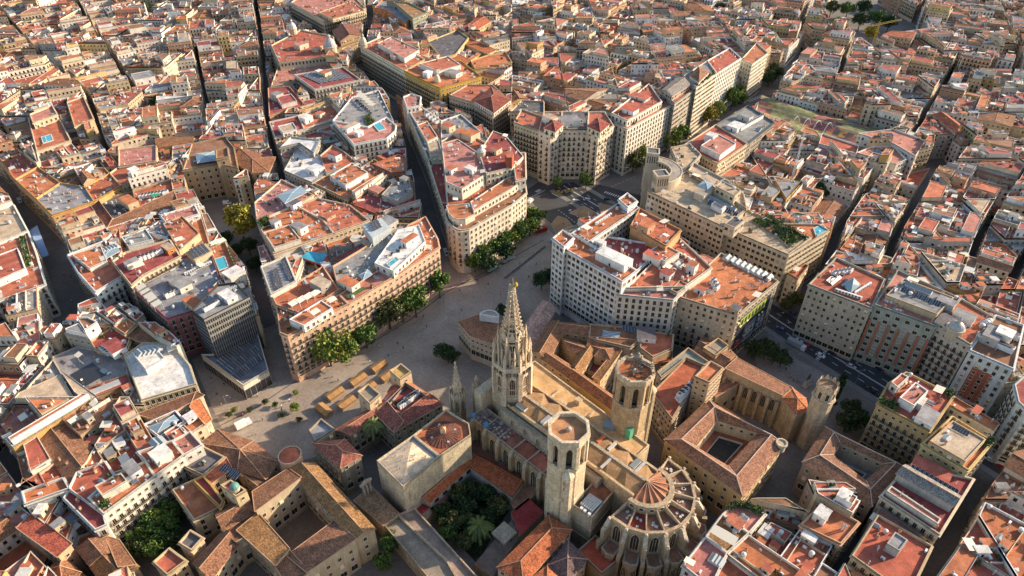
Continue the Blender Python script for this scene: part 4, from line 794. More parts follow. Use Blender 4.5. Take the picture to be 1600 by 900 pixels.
def podium(em):
    p = pxp('315,556 380,604 420,580 405,528 392,510 340,555', 8); o = inset(p, -.06); em.mb('glazed_front').ring(inset(p, -.05), inset(p, -.01), .2, 5.4, GLASS, (.03, .03, .035)); m = em.mb('glazing_bar')
    for i in range(len(o)):
        a, b = o[i], o[(i+1) % len(o)]; n = max(1, int(math.dist(a, b)/2.4))
        for k in range(n): m.box(a[0]+(b[0]-a[0])*k/n, a[1]+(b[1]-a[1])*k/n, .2, .14, .14, 5.3, 0, METAL, (.3, .29, .27))
S('office_podium', 'low podium with a white edge and striped roof in front of the glass tower', 'office building', (.66, .60, .48), [('315,556 380,604 420,580 405,528 392,510 340,555', 8, 'flat', (.15, .155, .16))], '-', 0, cornice=False, extra=lambda em, root, r: podium(em))
S('white_roof_office', 'pale flat roofed office with a curved arcaded edge opposite the podium', 'office building', (.55, .46, .30), [('195,557 225,537 252,538 280,552 297,572 307,602 222,627', 16, 'flat', 'white'), ('207,552 240,540 258,560 228,578', 19, 'flat', 'white', None, 16, 'white', None)], 'a', .15, pitch=2.2, extra=EX(('row', 'skylight', 215, 553, 250, 545, 19, 5, 1.8, 50)))
S('strip_roof_house', 'narrow house with tiled strip roof along the lane beside the pale office', 'apartment building', 'sand', [('178,512 200,499 214,508 196,524', 17, 'flat', 'orange'), ('196,524 214,508 248,536 225,537', 16, 'shed', 'clay', 1.0), ('142,535 178,512 205,530 195,557 150,548', 15, 'flat', 'maroon')], 'p', 1.2, extra=EX(('hut', 178, 540, 15, 6, 10, 3.4, 50, 'white', 'maroon'), ('row', 'cooling_unit', 160, 545, 175, 555, 15, 4, 1.2, 40)))
S('curved_courtyard_house', 'house around a dark sunken oval court with a striped roof light', 'apartment building', 'grey', [('82,560 122,543 150,548 195,557 205,600 145,622 100,590', 13, 'flat', 'grey'), ('135,607 200,585 205,600 145,622', 15, 'flat', 'maroon', None, 13, 'brown', '-')], 'p', .6, extra=EX(('face', 'sunken_court', '110,585 145,566 165,585 130,605', 13.3, GLASS, (.03, .03, .03)), ('blk', 'roof_light', '135,612 185,592 188,598 139,618', 13, 15.8, METAL, (.5, .5, .48), GLASS, (.35, .36, .35))))  # near-black slab on the roof paints a deep court's shade, nothing is cut out
S('hip_roof_palace', 'brown tiled hip roof house with a glazed court beside the square', 'palace', 'cream', [('216,647 306,613 318,620 250,660', 14, 'shed', (.20, .10, .065), 1.8), ('306,613 329,656 322,664 300,640', 14, 'shed', 'orange', 1.6), ('300,640 322,664 300,678 285,665', 14, 'flat', 'orange'), ('225,665 275,643 290,660 250,685', 15, 'flat', 'slate', None, 0, 'white', '-')], 'p', .6, extra=EX(('glass', '230,668 272,648 280,656 246,676', 16, 1), ('hut', 296, 650, 14.5, 4, 4, 2, 50, 'white', 'white')))
S('white_terrace_row', 'long white house row with orange terraces above the walled garden', 'apartment building', (.62, .58, .50), [('163,805 243,746 228,722 180,745 140,780', 20, 'flat', 'orange'), ('243,746 288,713 270,690 215,708 228,722', 20, 'flat', 'rust'), ('288,713 317,697 298,676 270,690', 20, 'flat', 'pink'), ('108,765 163,805 140,780 180,745 165,722 120,740', 20, 'flat', 'red'), ('148,760 190,740 200,752 160,775', 23, 'flat', 'rust', None, 20, 'pale', 'p')], 'h', 1.4, pitch=2.5, extra=EX(('hut', 205, 730, 20, 4, 7, 3, 50, 'white', 'grey'), ('hut', 250, 707, 20, 6, 6, 3, 50, 'white', 'white'), ('veg', '155,790 168,783 172,790 160,797', 20.2, 12, 1.4), ('row', 'skylight', 240, 695, 256, 690, 20, 2, 2.0, 50)))
S('white_court_house', 'white house wrapped around a deep dark court with iron galleries', 'apartment building', (.60, .57, .50), [('40,790 110,765 100,748 35,770', 20, 'flat', 'orange'), ('110,765 163,805 168,822 150,830 100,780', 19, 'flat', 'maroon'), ('125,840 172,822 160,850 118,858', 10, 'flat', 'orange')], 'b', .8, pitch=2.4)
S('red_slab_house', 'long orange roofed wing with a row of small vents across the dark court', 'apartment building', (.58, .36, .22), [('28,824 50,803 112,853 92,871', 17, 'shed', 'red', 1.0)], 'q', .2, pitch=2.2)
S('tan_gable_group', 'group of lit brown tile gables at the bottom of the garden', 'apartment building', 'sand', [('120,858 165,838 185,860 140,882', 15, 'gable', 'clay', 2.0), ('140,882 185,860 215,885 160,910', 14, 'gable', 'olive', 2.2), ('165,838 185,845 212,885 190,890', 15, 'shed', 'brown', 2), ('75,890 98,868 125,895 100,915', 13, 'pyr', 'clay', 3), ('100,915 125,895 165,925 120,940', 12, 'gable', 'clay', 2)], 'p', .2)
S('round_stair_house', 'house with a terracotta drum tower at its corner facing the square', 'museum', (.50, .36, .22), [('315,692 340,672 395,690 434,722 415,748 372,735', 14, 'hip', 'clay', 2.5), ('372,735 415,748 440,735 410,765', 13, 'shed', 'clay', 1.4)], 'p', .3, extra=lambda em, root, r: drum(em))
def drum(em):
    q = W(453, 712, 18); m = em.mb('drum_tower'); m.prism(ngon(*q, 4.1, 18), 0, 18.4, PLASTER, (.50, .32, .20), top=False); m.ring(ngon(*q, 4.3, 18), ngon(*q, 3.9, 18), 18, 18.6, PLASTER, (.55, .36, .24)); m.cone(ngon(*q, 3.9, 18), 18.3, (*q, 19.2), TERR, (.42, .12, .06))
S('garden_terrace_house', 'house with a red roof terrace and arched loggia beside the garden', 'apartment building', 'sand', [('270,767 302,752 345,795 304,815', 14, 'flat', 'orange'), ('287,730 320,700 352,716 318,745', 15, 'flat', 'slate'), ('318,745 352,716 362,735 330,758', 15, 'shed', 'rust', 1.0), ('302,752 318,745 330,758 350,785 345,795', 16, 'flat', 'maroon', None, 0, 'ochre', 'p')], 'a', .6, pitch=3.2, extra=EX(('row', 'solar_panel', 348, 735, 372, 745, 15, 4, 1.7, -40)))
def captower(em, root, r):
    q = W(368, 765, 22); m = em.mb('cap'); m.prism(ngon(q[0], q[1], 1.6, 10), 22, 23.6, PLASTER, (.5, .4, .28)); m.dome(q[0], q[1], 23.6, 1.7, 1.6, METAL, (.10, .22, .19), 10, 4)
S('capped_tower', 'square cream stair tower with a small teal cap among tiled roofs', 'tower', (.62, .48, .28), [('345,760 362,752 386,768 369,778', 21, 'flat', 'maroon')], 'q', 0, cornice=False, extra=captower)
S('tile_roof_house', 'mottled brown tile roofed house below the capped tower', 'apartment building', 'sand', [('335,800 378,775 398,800 350,828', 14, 'gable', 'clay', 2.2), ('302,880 350,828 372,850 330,905', 13, 'gable', 'clay', 2.4), ('350,828 398,800 420,822 372,850', 13, 'shed', 'clay', 2.0), ('240,880 265,858 292,878 262,900', 14, 'flat', 'red'), ('280,850 298,830 318,842 300,862', 14, 'flat', 'slate')], 'p', .3)
S('bishops_palace', 'stone palace with tile roofed wings around a large dark courtyard', 'palace', (.48, .37, .24), [('455,733 492,724 585,826 552,843', 16, 'gable', 'olive', 1.8), ('396,768 450,733 470,751 402,803', 16, 'shed', 'clay', 2.2), ('372,828 402,803 452,862 432,885', 15, 'shed', 'olive', 1.6), ('450,868 522,815 556,848 482,898', 15, 'shed', 'clay', 2.2), ('432,885 452,862 482,898 455,920', 15, 'shed', 'clay', 1.6)], 'p', .2, pitch=3.4, fl=4.4)
# ---- the old houses by the cathedral door
S('archdeacon_house', 'red tiled mansion with a blue roof terrace behind two old square towers', 'museum', (.36, .28, .19), [('588,647 616,674 630,664 606,636', 15, 'shed', (.33, .12, .09), 2.4), ('616,674 691,631 672,622 630,652', 15, 'shed', (.33, .12, .09), 2.4), ('640,597 691,631 672,624 634,602', 15, 'shed', (.40, .17, .10), 2.0), ('588,640 612,604 640,597 634,602 608,625', 15, 'shed', (.33, .12, .09), 2.0), ('606,636 634,602 672,624 630,652', 15, 'flat', 'maroon')], 'p', .3, extra=EX(('face', 'blue_terrace', '600,624 630,601 636,606 606,629', 15.6, TERR, (.06, .10, .17)), ('row', 'cooling_unit', 636, 628, 653, 617, 15, 4, 1.3, 50), ('row', 'cooling_unit', 626, 637, 641, 628, 15, 4, 1.2, 50), ('veg', '614,633 624,628 628,632 618,637', 15.3, 6, .8)))
S('link_wing', 'narrow red tiled wing joining the two stone mansions', 'museum', (.36, .28, .19), [('520,674 585,634 590,652 547,680', 14, 'gable', (.34, .14, .10), 1.8)], 'p', 0)
S('deanery_house', 'stone house with a red hip roof at the corner of the square', 'museum', (.36, .28, .19), [('490,693 538,687 564,712 532,730', 17, 'hip', (.33, .12, .085), 2.4), ('483,674 502,656 523,672 492,692', 16, 'flat', 'grey')], 'p', 0, pitch=3.0)
S('roman_tower', 'square grey topped old wall tower nearest the stalls', 'tower', (.56, .42, .26), [('559,614 576,602 595,618 578,633', 19, 'flat', (.28, .24, .18))], 'q', 0, cornice=False, pitch=5)
S('roman_tower', 'sunlit square wall tower with an ochre top behind the stalls', 'tower', (.56, .42, .26), [('609,581 627,570 643,583 625,595', 20, 'flat', (.42, .27, .09))], 'q', 0, cornice=False, pitch=5)
def chapter(em, root, r):
    p = pxp('589,722 646,682 687,715 630,763', 22); q = inset(p, .9); m = em.mb('cream_roof'); c = cen(p); m.cone(q, 21.9, (*c, 23.7), TERR, (.68, .51, .34))
    for k in range(11):
        s = rnd_in(inset(p, 3), r)
        d = 1-max(abs((s[0]-c[0])), abs(s[1]-c[1]))/14; m.bar((*s, 22), (*s, 22.6+1.6*max(0, d)), .16, METAL, (.25, .22, .2), 5)
    p2 = px('646,682 697,642 733,664 736,682 687,715', 22); c2 = W(693, 679, 22); d = em.mb('ribbed_vault'); n = 28
    for k in range(n):
        a0, a1 = 2*math.pi*k/n, 2*math.pi*(k+1)/n; f = lambda a, R, z: (c2[0]+R*math.cos(a), c2[1]+R*math.sin(a), z)
        d.face([f(a0, 6.6, 22.1), f(a1, 6.6, 22.1), f(a1, .8, 23.6), f(a0, .8, 23.6)], TILE, (.17, .075, .055)); d.bar(f(a0, 6.6, 22.15), f(a0, .8, 23.65), .1, PLASTER, (.27, .11, .075))
    l = em.mb('roof_lantern'); l.prism(ngon(c2[0], c2[1], 1.3, 4, .8), 23, 25.2, PLASTER, (.62, .47, .32)); l.cone(ngon(c2[0], c2[1], 1.5, 4, .8), 25.2, (*c2, 26.2), TERR, (.6, .32, .14))
    for k in range(4): d.box(c2[0]+4.6*math.cos(k*1.6+.4), c2[1]+4.6*math.sin(k*1.6+.4), 22.3, .8, .8, .6, .3, PLASTER, (.55, .5, .45))
    # bell gable at the foot of the west corner
    q = W(572, 757, 14); b = em.mb('bell_gable')
    for sx in (-1.6, 0, 1.6): b.box(q[0]+sx*.6, q[1]+sx*.7, 9, .6, .9, 6, .85, STONE, (.5, .42, .3))
    b.box(q[0], q[1], 14.6, 5, .9, .8, .85, STONE, (.5, .42, .3)); b.cone(rect(q[0], q[1], 3.6, .9, .85), 15.4, (q[0], q[1], 17), STONE, (.52, .44, .32))
S('chapter_house', 'stone hall with a cream pyramid roof and a dark ribbed vault on red', 'chapel', (.52, .42, .29), [('589,722 646,682 687,715 630,763', 22, 'flat', (.30, .30, .31)), ('646,682 697,642 733,664 736,682 687,715', 22, 'flat', (.42, .13, .06))], '-', 0, cornice=False, mat_=STONE, extra=chapter)
S('pia_museum', 'fan shaped museum with mottled tile roof and a white half round dormer on the square', 'museum', (.50, .42, .32), [('716,503 749,492 792,510 800,548 771,540 735,526', 14, 'shed', 'clay', 1.2)], 'q', 0, pitch=2.2, extra=lambda em, root, r: dormer(em))
def dormer(em):
    c = W(764, 500, 16); m = em.mb('dormer'); pts = [(c[0]+4.6*math.cos(t), c[1]+.5+4.6*math.sin(t)) for t in [math.pi*k/8-.25 for k in range(9)]]
    m.prism(ccw(pts), 12.5, 17.5, PLASTER, (.62, .60, .56), TERR, (.45, .36, .26)); m.ring(ccw(pts), inset(ccw(pts), .4), 17.5, 18.1, PLASTER, (.66, .64, .6))
S('gable_hall', 'low hall with a pale pink gable roof beside the tall white bank', 'museum', (.50, .40, .30), [('812,520 848,470 866,486 834,540', 11, 'gable', (.58, .37, .30), 2.4)], '-', 0, cornice=False)
S('canons_houses', 'cluster of brown tiled houses around two small courts beside the cathedral', 'museum', (.56, .40, .22), [('831,549 861,502 884,512 856,563', 16, 'gable', 'clay', 2.2), ('861,502 922,507 920,524 880,518', 16, 'gable', 'clay', 2.0), ('874,526 922,541 913,558 893,550', 15, 'gable', 'clay', 1.8), ('846,560 862,552 908,582 895,594', 16, 'gable', 'clay', 1.8), ('905,586 893,572 914,543 929,550', 16, 'gable', 'olive', 2.0),
   ('925,541 962,544 954,562 929,556', 16, 'hip', 'clay', 2.0), ('955,556 966,544 970,550 938,596 927,590', 16, 'shed', 'olive', 1.2), ('922,522 998,527 992,545 918,540', 16, 'gable', 'brown', 2.0), ('926,566 946,568 934,588 918,582', 11, 'flat', 'maroon')], 'q', .2, pitch=3.5)
S('solar_roof_house', 'brown flat roofed house with glazed strips and white units behind the canons houses', 'museum', (.46, .34, .22), [('922,508 1002,515 1000,532 985,545 920,530', 17, 'flat', 'brown'), ('1002,518 1052,524 1050,546 1020,560 1000,545', 17, 'flat', 'rust'), ('1000,545 1020,560 1050,546 1050,560 1010,572', 14, 'shed', 'rust', 1)], 'p', .3, extra=EX(('glass', '942,516 970,519 966,529 940,526', 17.4, .5), ('hut', 1010, 520, 17, 8, 8, 2.6, -5, 'white', 'slate'), ('row', 'solar_panel', 975, 514, 1000, 520, 17.2, 5, 1.6, 0)))
S('gable_archive', 'long dark tiled gable house with a sunlit slope along the cathedral side', 'museum', (.50, .32, .12), [('891,592 898,577 962,622 956,640', 17, 'gable', 'brown', 2.6)], '-', 0, cornice=False)
S('red_roof_archive', 'large flat red roofed building with a grey gutter border beside the second bell tower', 'museum', (.42, .30, .18), [('1018,616 1050,657 1100,573 1072,561', 18, 'flat', (.42, .12, .06)), ('1026,583 1075,545 1108,568 1100,573 1072,561 1033,592', 18.5, 'flat', (.28, .29, .24)), ('1085,590 1110,566 1130,577 1108,600', 28, 'flat', 'orange', None, 0, (.54, .38, .23), 'q'), ('1056,622 1062,628 1083,605 1077,598', 19, 'flat', 'white', None, 0, 'white', '-'), ('1018,616 1033,592 1072,561 1100,573 1050,657', 17.7, 'flat', 'red')][:4], 'p', 0, pitch=2.0, fl=3.0, extra=EX(('row', 'cooling_unit', 1060, 622, 1080, 604, 19, 4, 1.3, 45)))
def lloct(em, root, r):
    q = W(1221, 694, 20); m = em.mb('corner_finial'); m.prism(ngon(*q, 1.8, 10), 17, 20.6, STONE, (.5, .4, .28)); m.ring(ngon(*q, 2.2, 10), ngon(*q, 1.6, 10), 20.2, 21, STONE, (.55, .45, .33))
S('viceroys_palace', 'yellow courtyard palace with mottled tile wings right of the cathedral apse', 'palace', (.54, .38, .18), [('1039,687 1100,630 1119,627 1223,695 1160,774', 19, 'none')], 'p', 0, pitch=4.0, fl=4.6,
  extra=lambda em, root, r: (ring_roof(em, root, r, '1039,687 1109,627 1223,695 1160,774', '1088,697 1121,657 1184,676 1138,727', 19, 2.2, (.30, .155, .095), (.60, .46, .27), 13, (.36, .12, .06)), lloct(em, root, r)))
def sagata(em, root, r):
    a, b = W(1133, 582, 17), W(1222, 622, 17); L = math.dist(a, b); ex, ey = (b[0]-a[0])/L, (b[1]-a[1])/L; nx, ny = ey, -ex; an = math.atan2(ey, ex); w = em.mb('buttress')
    for k in range(7):
        d = L*(k+.15)/6.4; w.box(a[0]+ex*d+nx*.6, a[1]+ey*d+ny*.6, 0, 1.3, 1.4, 15, an, STONE, (.48, .36, .22)); 
        if k < 6: d = L*(k+.65)/6.4; gothic(em.mb('tall_window'), a[0]+ex*d, a[1]+ey*d, 8, an, 1.8, 6.5)
    q = W(1279, 640, 20); m = em.mb('bell_tower'); R = 4.0; p = ngon(*q, R, 8, .2); m.prism(p, 0, 27, STONE, (.50, .38, .25), top=False); m.ring(inset(p, -.4), inset(p, .6), 26.6, 27.8, STONE, (.55, .42, .28)); p2 = inset(p, .2); m.prism(p2, 27, 33, STONE, (.50, .38, .25), TERR, (.3, .2, .12))
    for k in range(8):
        a = .2+(k+.5)*math.pi/4; em.window('a', q[0]+(R*.9-.1)*math.cos(a), q[1]+(R*.9-.1)*math.sin(a), 28.3, a+math.pi/2, (.9, 1, 1.5))
        u, v = p2[k], p2[(k+1) % 8]; mm = ((u[0]+v[0])/2, (u[1]+v[1])/2); m.face([(*u, 33), (*v, 33), (*mm, 36)], STONE, (.55, .43, .3)); m.bar((*u, 32), (*u, 35), .35, STONE, (.55, .43, .3), 4, .08)
S('royal_chapel', 'narrow stone chapel with tiled roof and a crowned octagonal tower by the park', 'chapel', (.46, .34, .20), [('1152,560 1237,606 1222,622 1133,582', 17, 'shed', 'clay', 2.4), ('1152,560 1133,582 1120,570 1140,548', 15, 'flat', 'clay'), ('1237,606 1258,622 1262,640 1245,648 1222,622', 17, 'pyr', 'orange', 2.0), ('1085,548 1100,528 1150,556 1128,576', 16, 'gable', 'clay', 2.0), ('1098,545 1122,530 1138,542 1118,558', 18, 'flat', (.34, .27, .2))], '-', 0, pitch=4.6, fl=8, cornice=False, mat_=STONE, extra=sagata)
S('arch_gallery', 'stone gallery with tall round arches between the yellow palace and the chapel', 'museum', (.46, .34, .20), [('1108,610 1150,590 1158,598 1118,622', 14, 'shed', 'clay', 1.2)], 'a', 0, pitch=4, fl=9, cornice=False, mat_=STONE)
# ---- bottom edge
S('cloister_house', 'long orange hip roofed house at the lower edge beside the bell tower', 'museum', (.46, .36, .24), [('778,886 858,806 892,828 818,912', 13, 'hip', (.44, .14, .065), 2.2)], 'p', 0, cornice=False)
S('canon_hall', 'small stone hall with dark hipped roof at the lower edge by the apse', 'museum', (.46, .36, .24), [('856,884 888,846 916,874 886,912', 12, 'pyr', (.17, .12, .12), 3), ('830,905 856,884 886,912 860,940', 12, 'hip', 'orange', 2)], 'p', 0, cornice=False)
S('red_terrace_hall', 'low hall with a deep red flat roof at the foot of the apse', 'museum', (.36, .28, .19), [('902,862 930,838 972,872 940,898', 8, 'flat', (.42, .09, .05))], '-', 0, cornice=False)
S('cloister_walk', 'old flat roofed gallery with stained paving along the cloister garden', 'museum', (.40, .32, .22), [('555,782 580,762 622,806 600,822', 9, 'shed', (.36, .24, .14), 1.0), ('600,822 622,806 700,880 720,915 690,930', 8, 'flat', (.30, .24, .18)), ('622,806 648,795 748,905 720,915 700,880', 8, 'flat', (.30, .22, .17))], '-', .1, cornice=False, mat_=STONE)
S('pink_terrace_house', 'pink roofed house with white walls at the lower edge right of the apse', 'apartment building', 'pale', [('1066,885 1102,840 1136,866 1110,920', 18, 'flat', (.42, .16, .13)), ('1102,840 1128,805 1170,835 1136,866', 18, 'flat', 'olive'), ('1128,805 1150,785 1196,805 1170,835', 18, 'flat', 'pink')], 'p', .8, extra=EX(('veg', '1128,803 1150,783 1192,800 1190,806 1150,791', 18.2, 40, 2), ('row', 'skylight', 1112, 872, 1128, 882, 18, 3, 1.5, -40), ('hut', 1150, 815, 18, 4, 5, 2, 45, 'pale', 'rust'), ('row', 'awning', 1118, 838, 1140, 850, 18, 4, 1.3, -40)))
S('orange_roof_house', 'house with a clean orange flat roof and one white stair hut below the courtyard museum', 'apartment building', 'salmon', [('1250,822 1286,786 1342,818 1313,852', 19, 'flat', 'orange')], 'b', .2, pitch=2.4, extra=EX(('hut', 1286, 800, 19, 5, 4, 3.4, 45, 'white', 'white'), ('row', 'vent_pipe', 1312, 826, 1320, 830, 19, 2, 1.6, 0)))
S('red_patio_house', 'red terraced house with a grey lift box in front of the purple roof', 'apartment building', 'sand', [('1330,870 1371,806 1456,855 1432,905 1400,920', 20, 'flat', 'red'), ('1385,850 1405,862 1418,845 1398,832', 23.5, 'flat', 'grey', None, 20, 'grey', 'q')], 'b', 1.0, pitch=2.4)
S('white_market_flats', 'white modern flats with small brown windows and pink roofs beside the market', 'apartment building', (.70, .67, .61), [('1279,226 1338,242 1342,229 1284,210', 19, 'flat', 'red'), ('1338,240 1400,258 1416,251 1396,229 1360,231', 19, 'flat', 'pink'), ('1340,210 1395,203 1446,221 1430,246 1396,226', 21, 'flat', 'pink')], 'r', .5, pitch=2.4, cornice=False, extra=EX(('solar', '1362,238 1385,243 1366,232', 19.2, 4, 2), ('solar', '1372,216 1395,216 1372,210', 21.2, 4, 2)))
S('terrace_triangle', 'low red paved terrace wedge beside the white market flats', 'terrace', 'pale', [('1378,300 1420,316 1452,264 1414,274', 5, 'flat', 'red')], '-', 0, cornice=False)
S('blue_awning_house', 'white walled house with red terraces and a blue awning on the wide pedestrian street', 'apartment building', 'white', [('-75,352 22,321 44,362 -45,398', 20, 'flat', 'beige'), ('-45,398 44,362 57,396 72,446 -30,482', 19, 'flat', 'rust'), ('-30,410 28,388 40,420 -20,446', 22.5, 'flat', 'red', None, 19, 'white', 'p')], 'b', .8, pitch=2.8, extra=EX(('blk', 'blue_awning', '46,360 58,352 76,398 62,403', 9, 9.4, PLAIN, (.22, .32, .5), None, None), ('veg', '30,372 40,367 52,415 42,420', 19.2, 30, 1.6)))
S('roof_pool_house', 'cream house with a small bright blue pool on its roof at the upper left', 'apartment building', 'cream', [('45,187 86,172 111,221 58,238', 23, 'flat', 'rust'), ('47,180 82,166 90,180 52,193', 27, 'flat', 'pink', None, 0, 'cream', 'p')], 'p', .5, extra=EX(('pool', '65,214 79,210 82,219 68,223', 23), ('row', 'cooling_unit', 52, 172, 80, 164, 27, 5, 1.4, 30)))
S('blank_wall_block', 'tall block with a blank ochre end wall beside the short dark lane', 'apartment building', 'sand', [('105,161 131,152 147,187 117,199', 26, 'flat', 'rust')], '-', .5)
# ------------------------------------------------------------------ lanes (spots of the photograph, height they were read at, width in metres)
LANES = [('-20,-5 2,14 22,38 36,54 55,75 75,93 95,108 112,122 125,132 137,145 145,172 153,198 160,222 172,236', 20, 4.2),
 ('115,-8 128,12 142,32 155,52 170,74 185,98 200,120 206,130', 20, 4.2), ('304,72 308,95 313,115 318,140 319,165 321,200', 20, 3.8),
 ('398,-5 405,40 409,80 411,115 415,155 420,190 428,225 436,255 447,284', 18, 5), ('580,-10 579,20 578,50 570,90 562,118 585,145 612,172 632,205 645,245 660,300 675,350 690,395 700,420', 6, 9),
 ('838,305 800,255 760,216 720,192 690,176 640,150 600,135', 6, 9), ('940,300 1005,272 1075,230 1130,195 1170,165 1205,140 1240,110 1265,82', 0, 18),
 ('880,290 930,320 1010,366 1100,424 1190,484 1270,537 1370,598 1480,665 1600,740 1720,815', 0, 24), ('1232,478 1268,432 1300,392 1310,355 1330,325 1352,298 1368,278', 14, 6),
 ('1383,412 1387,405 1400,365 1420,332 1445,285 1470,250 1480,225', 14, 5), ('1424,212 1432,200 1450,165 1475,128 1498,90', 16, 4.4), ('1516,412 1527,380 1540,350 1562,315', 16, 4.4),
 ('1425,910 1470,850 1500,788 1530,750 1552,722', 0, 9), ('1285,910 1312,865 1335,830 1360,795 1382,772', 8, 5), ('1055,915 1085,865 1108,812 1135,806 1180,780 1222,740 1240,700', 0, 8),
 ('-60,235 0,292 50,345 88,395 112,440 128,490 125,545', 0, 11), ('125,530 165,512 195,500 215,502 255,532 300,566 335,602', 0, 7), ('100,388 160,357 185,348', 0, 6),
 ('-20,700 25,642 50,610 76,582 95,556', 10, 4), ('345,330 385,372 402,430 414,480 432,540 452,600', 0, 8), ('447,284 490,303 542,328 585,350 600,352', 12, 5),
 ('1405,60 1425,40 1452,5 1470,-20', 0, 6), ('1545,-10 1565,40 1575,75 1580,105 1578,140', 8, 7), ('1345,55 1325,85 1312,115 1305,140', 8, 4.5), ('790,125 830,98 900,60 950,28 1000,-5', 18, 4), ('1010,20 1060,60 1130,100', 18, 4),
 ('225,20 240,-10', 18, 8), ('0,700 12,716 24,728', 10, 5), ('670,10 720,30 790,60 830,98', 18, 4), ('1180,590 1240,690', 0, 7), ('1240,60 1260,20 1290,-10', 10, 8), ('1580,440 1600,400 1630,360', 16, 5), ('560,300 600,240 625,225', 12, 4)]
OPEN = [('300,562 340,576 388,614 440,592 490,680 470,720 400,712 345,668', 0), ('440,592 700,440 760,480 740,545 620,620 490,680', 0), ('620,620 740,545 790,590 760,645 690,640', 0),
 ('700,440 714,418 830,335 880,380 862,480 800,520 760,480', 0), ('825,340 818,290 840,284 935,290 1000,300 1015,360 880,405', 0), ('470,672 620,590 700,560 850,520 1050,540 1300,680 1240,800 1130,832 1060,980 540,980', 0), ('780,570 850,455 960,520 1060,530 1190,545 1160,640 1000,640', 0),
 ('310,750 345,690 440,720 485,700 600,880 560,980 240,980 225,900', 0), ('180,890 292,785 335,860 240,930', 0), ('1165,560 1215,520 1400,620 1330,730 1130,640', 0), ('318,340 352,318 400,322 415,420 395,450 345,390', 0),
 ('75,372 165,352 190,372 110,405 118,470 128,500 120,560 92,560 80,450', 0), ('1278,15 1345,-12 1432,35 1440,78 1360,90 1288,60', 3), ('1255,722 1290,668 1414,732 1362,790', 18), ('735,550 755,470 870,465 860,560 800,590', 0), ('968,277 1044,233 1146,164 1195,122 1235,142 1190,187 1110,242 1056,288 1018,310', 0), ('1445,242 1475,240 1500,262 1478,292 1440,292', 4), ('1178,186 1345,246 1402,206 1190,149', 14), ('220,5 250,0 262,20 240,30', 10), ('950,265 1000,250 1015,262 1010,300 960,310', 0)]
SEG = []
for s_, z_, w_ in LANES:
    q_ = px(s_, z_)
    for a_, b_ in zip(q_, q_[1:]):
        L_ = math.dist(a_, b_)
        if L_ < .5: continue
        ex_, ey_ = (b_[0]-a_[0])/L_, (b_[1]-a_[1])/L_; e_ = .8
        A_ = (a_[0]-ex_*e_, a_[1]-ey_*e_); B_ = (b_[0]+ex_*e_, b_[1]+ey_*e_); n_ = (-ey_*w_/2, ex_*w_/2)
        SEG.append(([(A_[0]-n_[0], A_[1]-n_[1]), (B_[0]-n_[0], B_[1]-n_[1]), (B_[0]+n_[0], B_[1]+n_[1]), (A_[0]+n_[0], A_[1]+n_[1])], a_, b_, math.atan2(ey_, ex_), L_))
def convex_parts(p):
    n = len(p); ok = True
    for i in range(n):
        a, b, c = p[i-1], p[i], p[(i+1) % n]
        if (b[0]-a[0])*(c[1]-b[1])-(b[1]-a[1])*(c[0]-b[0]) < -1.5: ok = False
    if ok: return [hull(p)]
    # ear clipping
    p = p[:]; o = []
    while len(p) > 3:
        for i in range(len(p)):
            a, b, c = p[i-1], p[i], p[(i+1) % len(p)]
            if (b[0]-a[0])*(c[1]-b[1])-(b[1]-a[1])*(c[0]-b[0]) <= 0: continue
            if any(inside([a, b, c], *v) for v in p if v not in (a, b, c)): continue
            o.append([a, b, c]); p.pop(i); break
        else: break
    o.append(p); return o
EXCL = []
for s_, z_ in OPEN: EXCL += convex_parts(pxp(s_, z_))
FRONT = [((1370, 632), (1452, 676), 27, 15), ((1153, 494), (1216, 441), 29, 14), ((252, 538), (280, 552), 16, 8), ((280, 552), (297, 572), 16, 8), ((297, 572), (307, 602), 16, 8), ((286, 268), (342, 258), 22, 16), ((342, 258), (372, 264), 22, 14), ((45, 187), (58, 238), 23, 5), ((563, 73), (632, 112), 30, 13), ((632, 112), (684, 138), 30, 13), ((492, 141), (564, 126), 24, 7), ((460, 118), (492, 141), 24, 5), ((702, 150), (770, 178), 27, 9), ((505, 32), (572, 14), 28, 7), ((455, 5), (505, 32), 28, 8), ((867, 382), (972, 442), 38, 8), ((510, 59), (525, 78), 22, 6), ((525, 78), (562, 64), 22, 7), ((772, 176), (798, 156), 30, 6), ((437, 99), (424, 72), 26, 6), ((695, 137), (752, 121), 30, 6), ((803, 193), (842, 206), 34, 10)]
for a_, b_, h_, w_ in FRONT:
    a_, b_ = W(*a_, h_), W(*b_, h_); L_ = math.dist(a_, b_); n_ = ((b_[1]-a_[1])/L_*w_, -(b_[0]-a_[0])/L_*w_)
    if -(a_[0]*n_[0]+a_[1]*n_[1]) < 0: n_ = (-n_[0], -n_[1])
    EXCL.append(ccw([a_, b_, (b_[0]+n_[0], b_[1]+n_[1]), (a_[0]+n_[0], a_[1]+n_[1])]))
for s_ in SPEC:
    for v_ in s_['vols']:
        if v_['z0'] < 1: EXCL += convex_parts(v_['p']); reg(v_['p'], v_['h'])
EXCL = [e for e in EXCL if abs(area2(e)) > .5]
EXB = [bb(e) for e in EXCL]; SGB = [bb(s_[0]) for s_ in SEG]
def near_angle(x, y):
    best = 1e9; an = math.radians(50)
    for q, a, b, t, L in SEG:
        if L < 6: continue
        u = max(0, min(1, ((x-a[0])*(b[0]-a[0])+(y-a[1])*(b[1]-a[1]))/L**2)); d = math.hypot(x-a[0]-u*(b[0]-a[0]), y-a[1]-u*(b[1]-a[1]))
        if d < best: best = d; an = t
    return an if best < 60 else math.radians(50)
RF = random.Random(77)
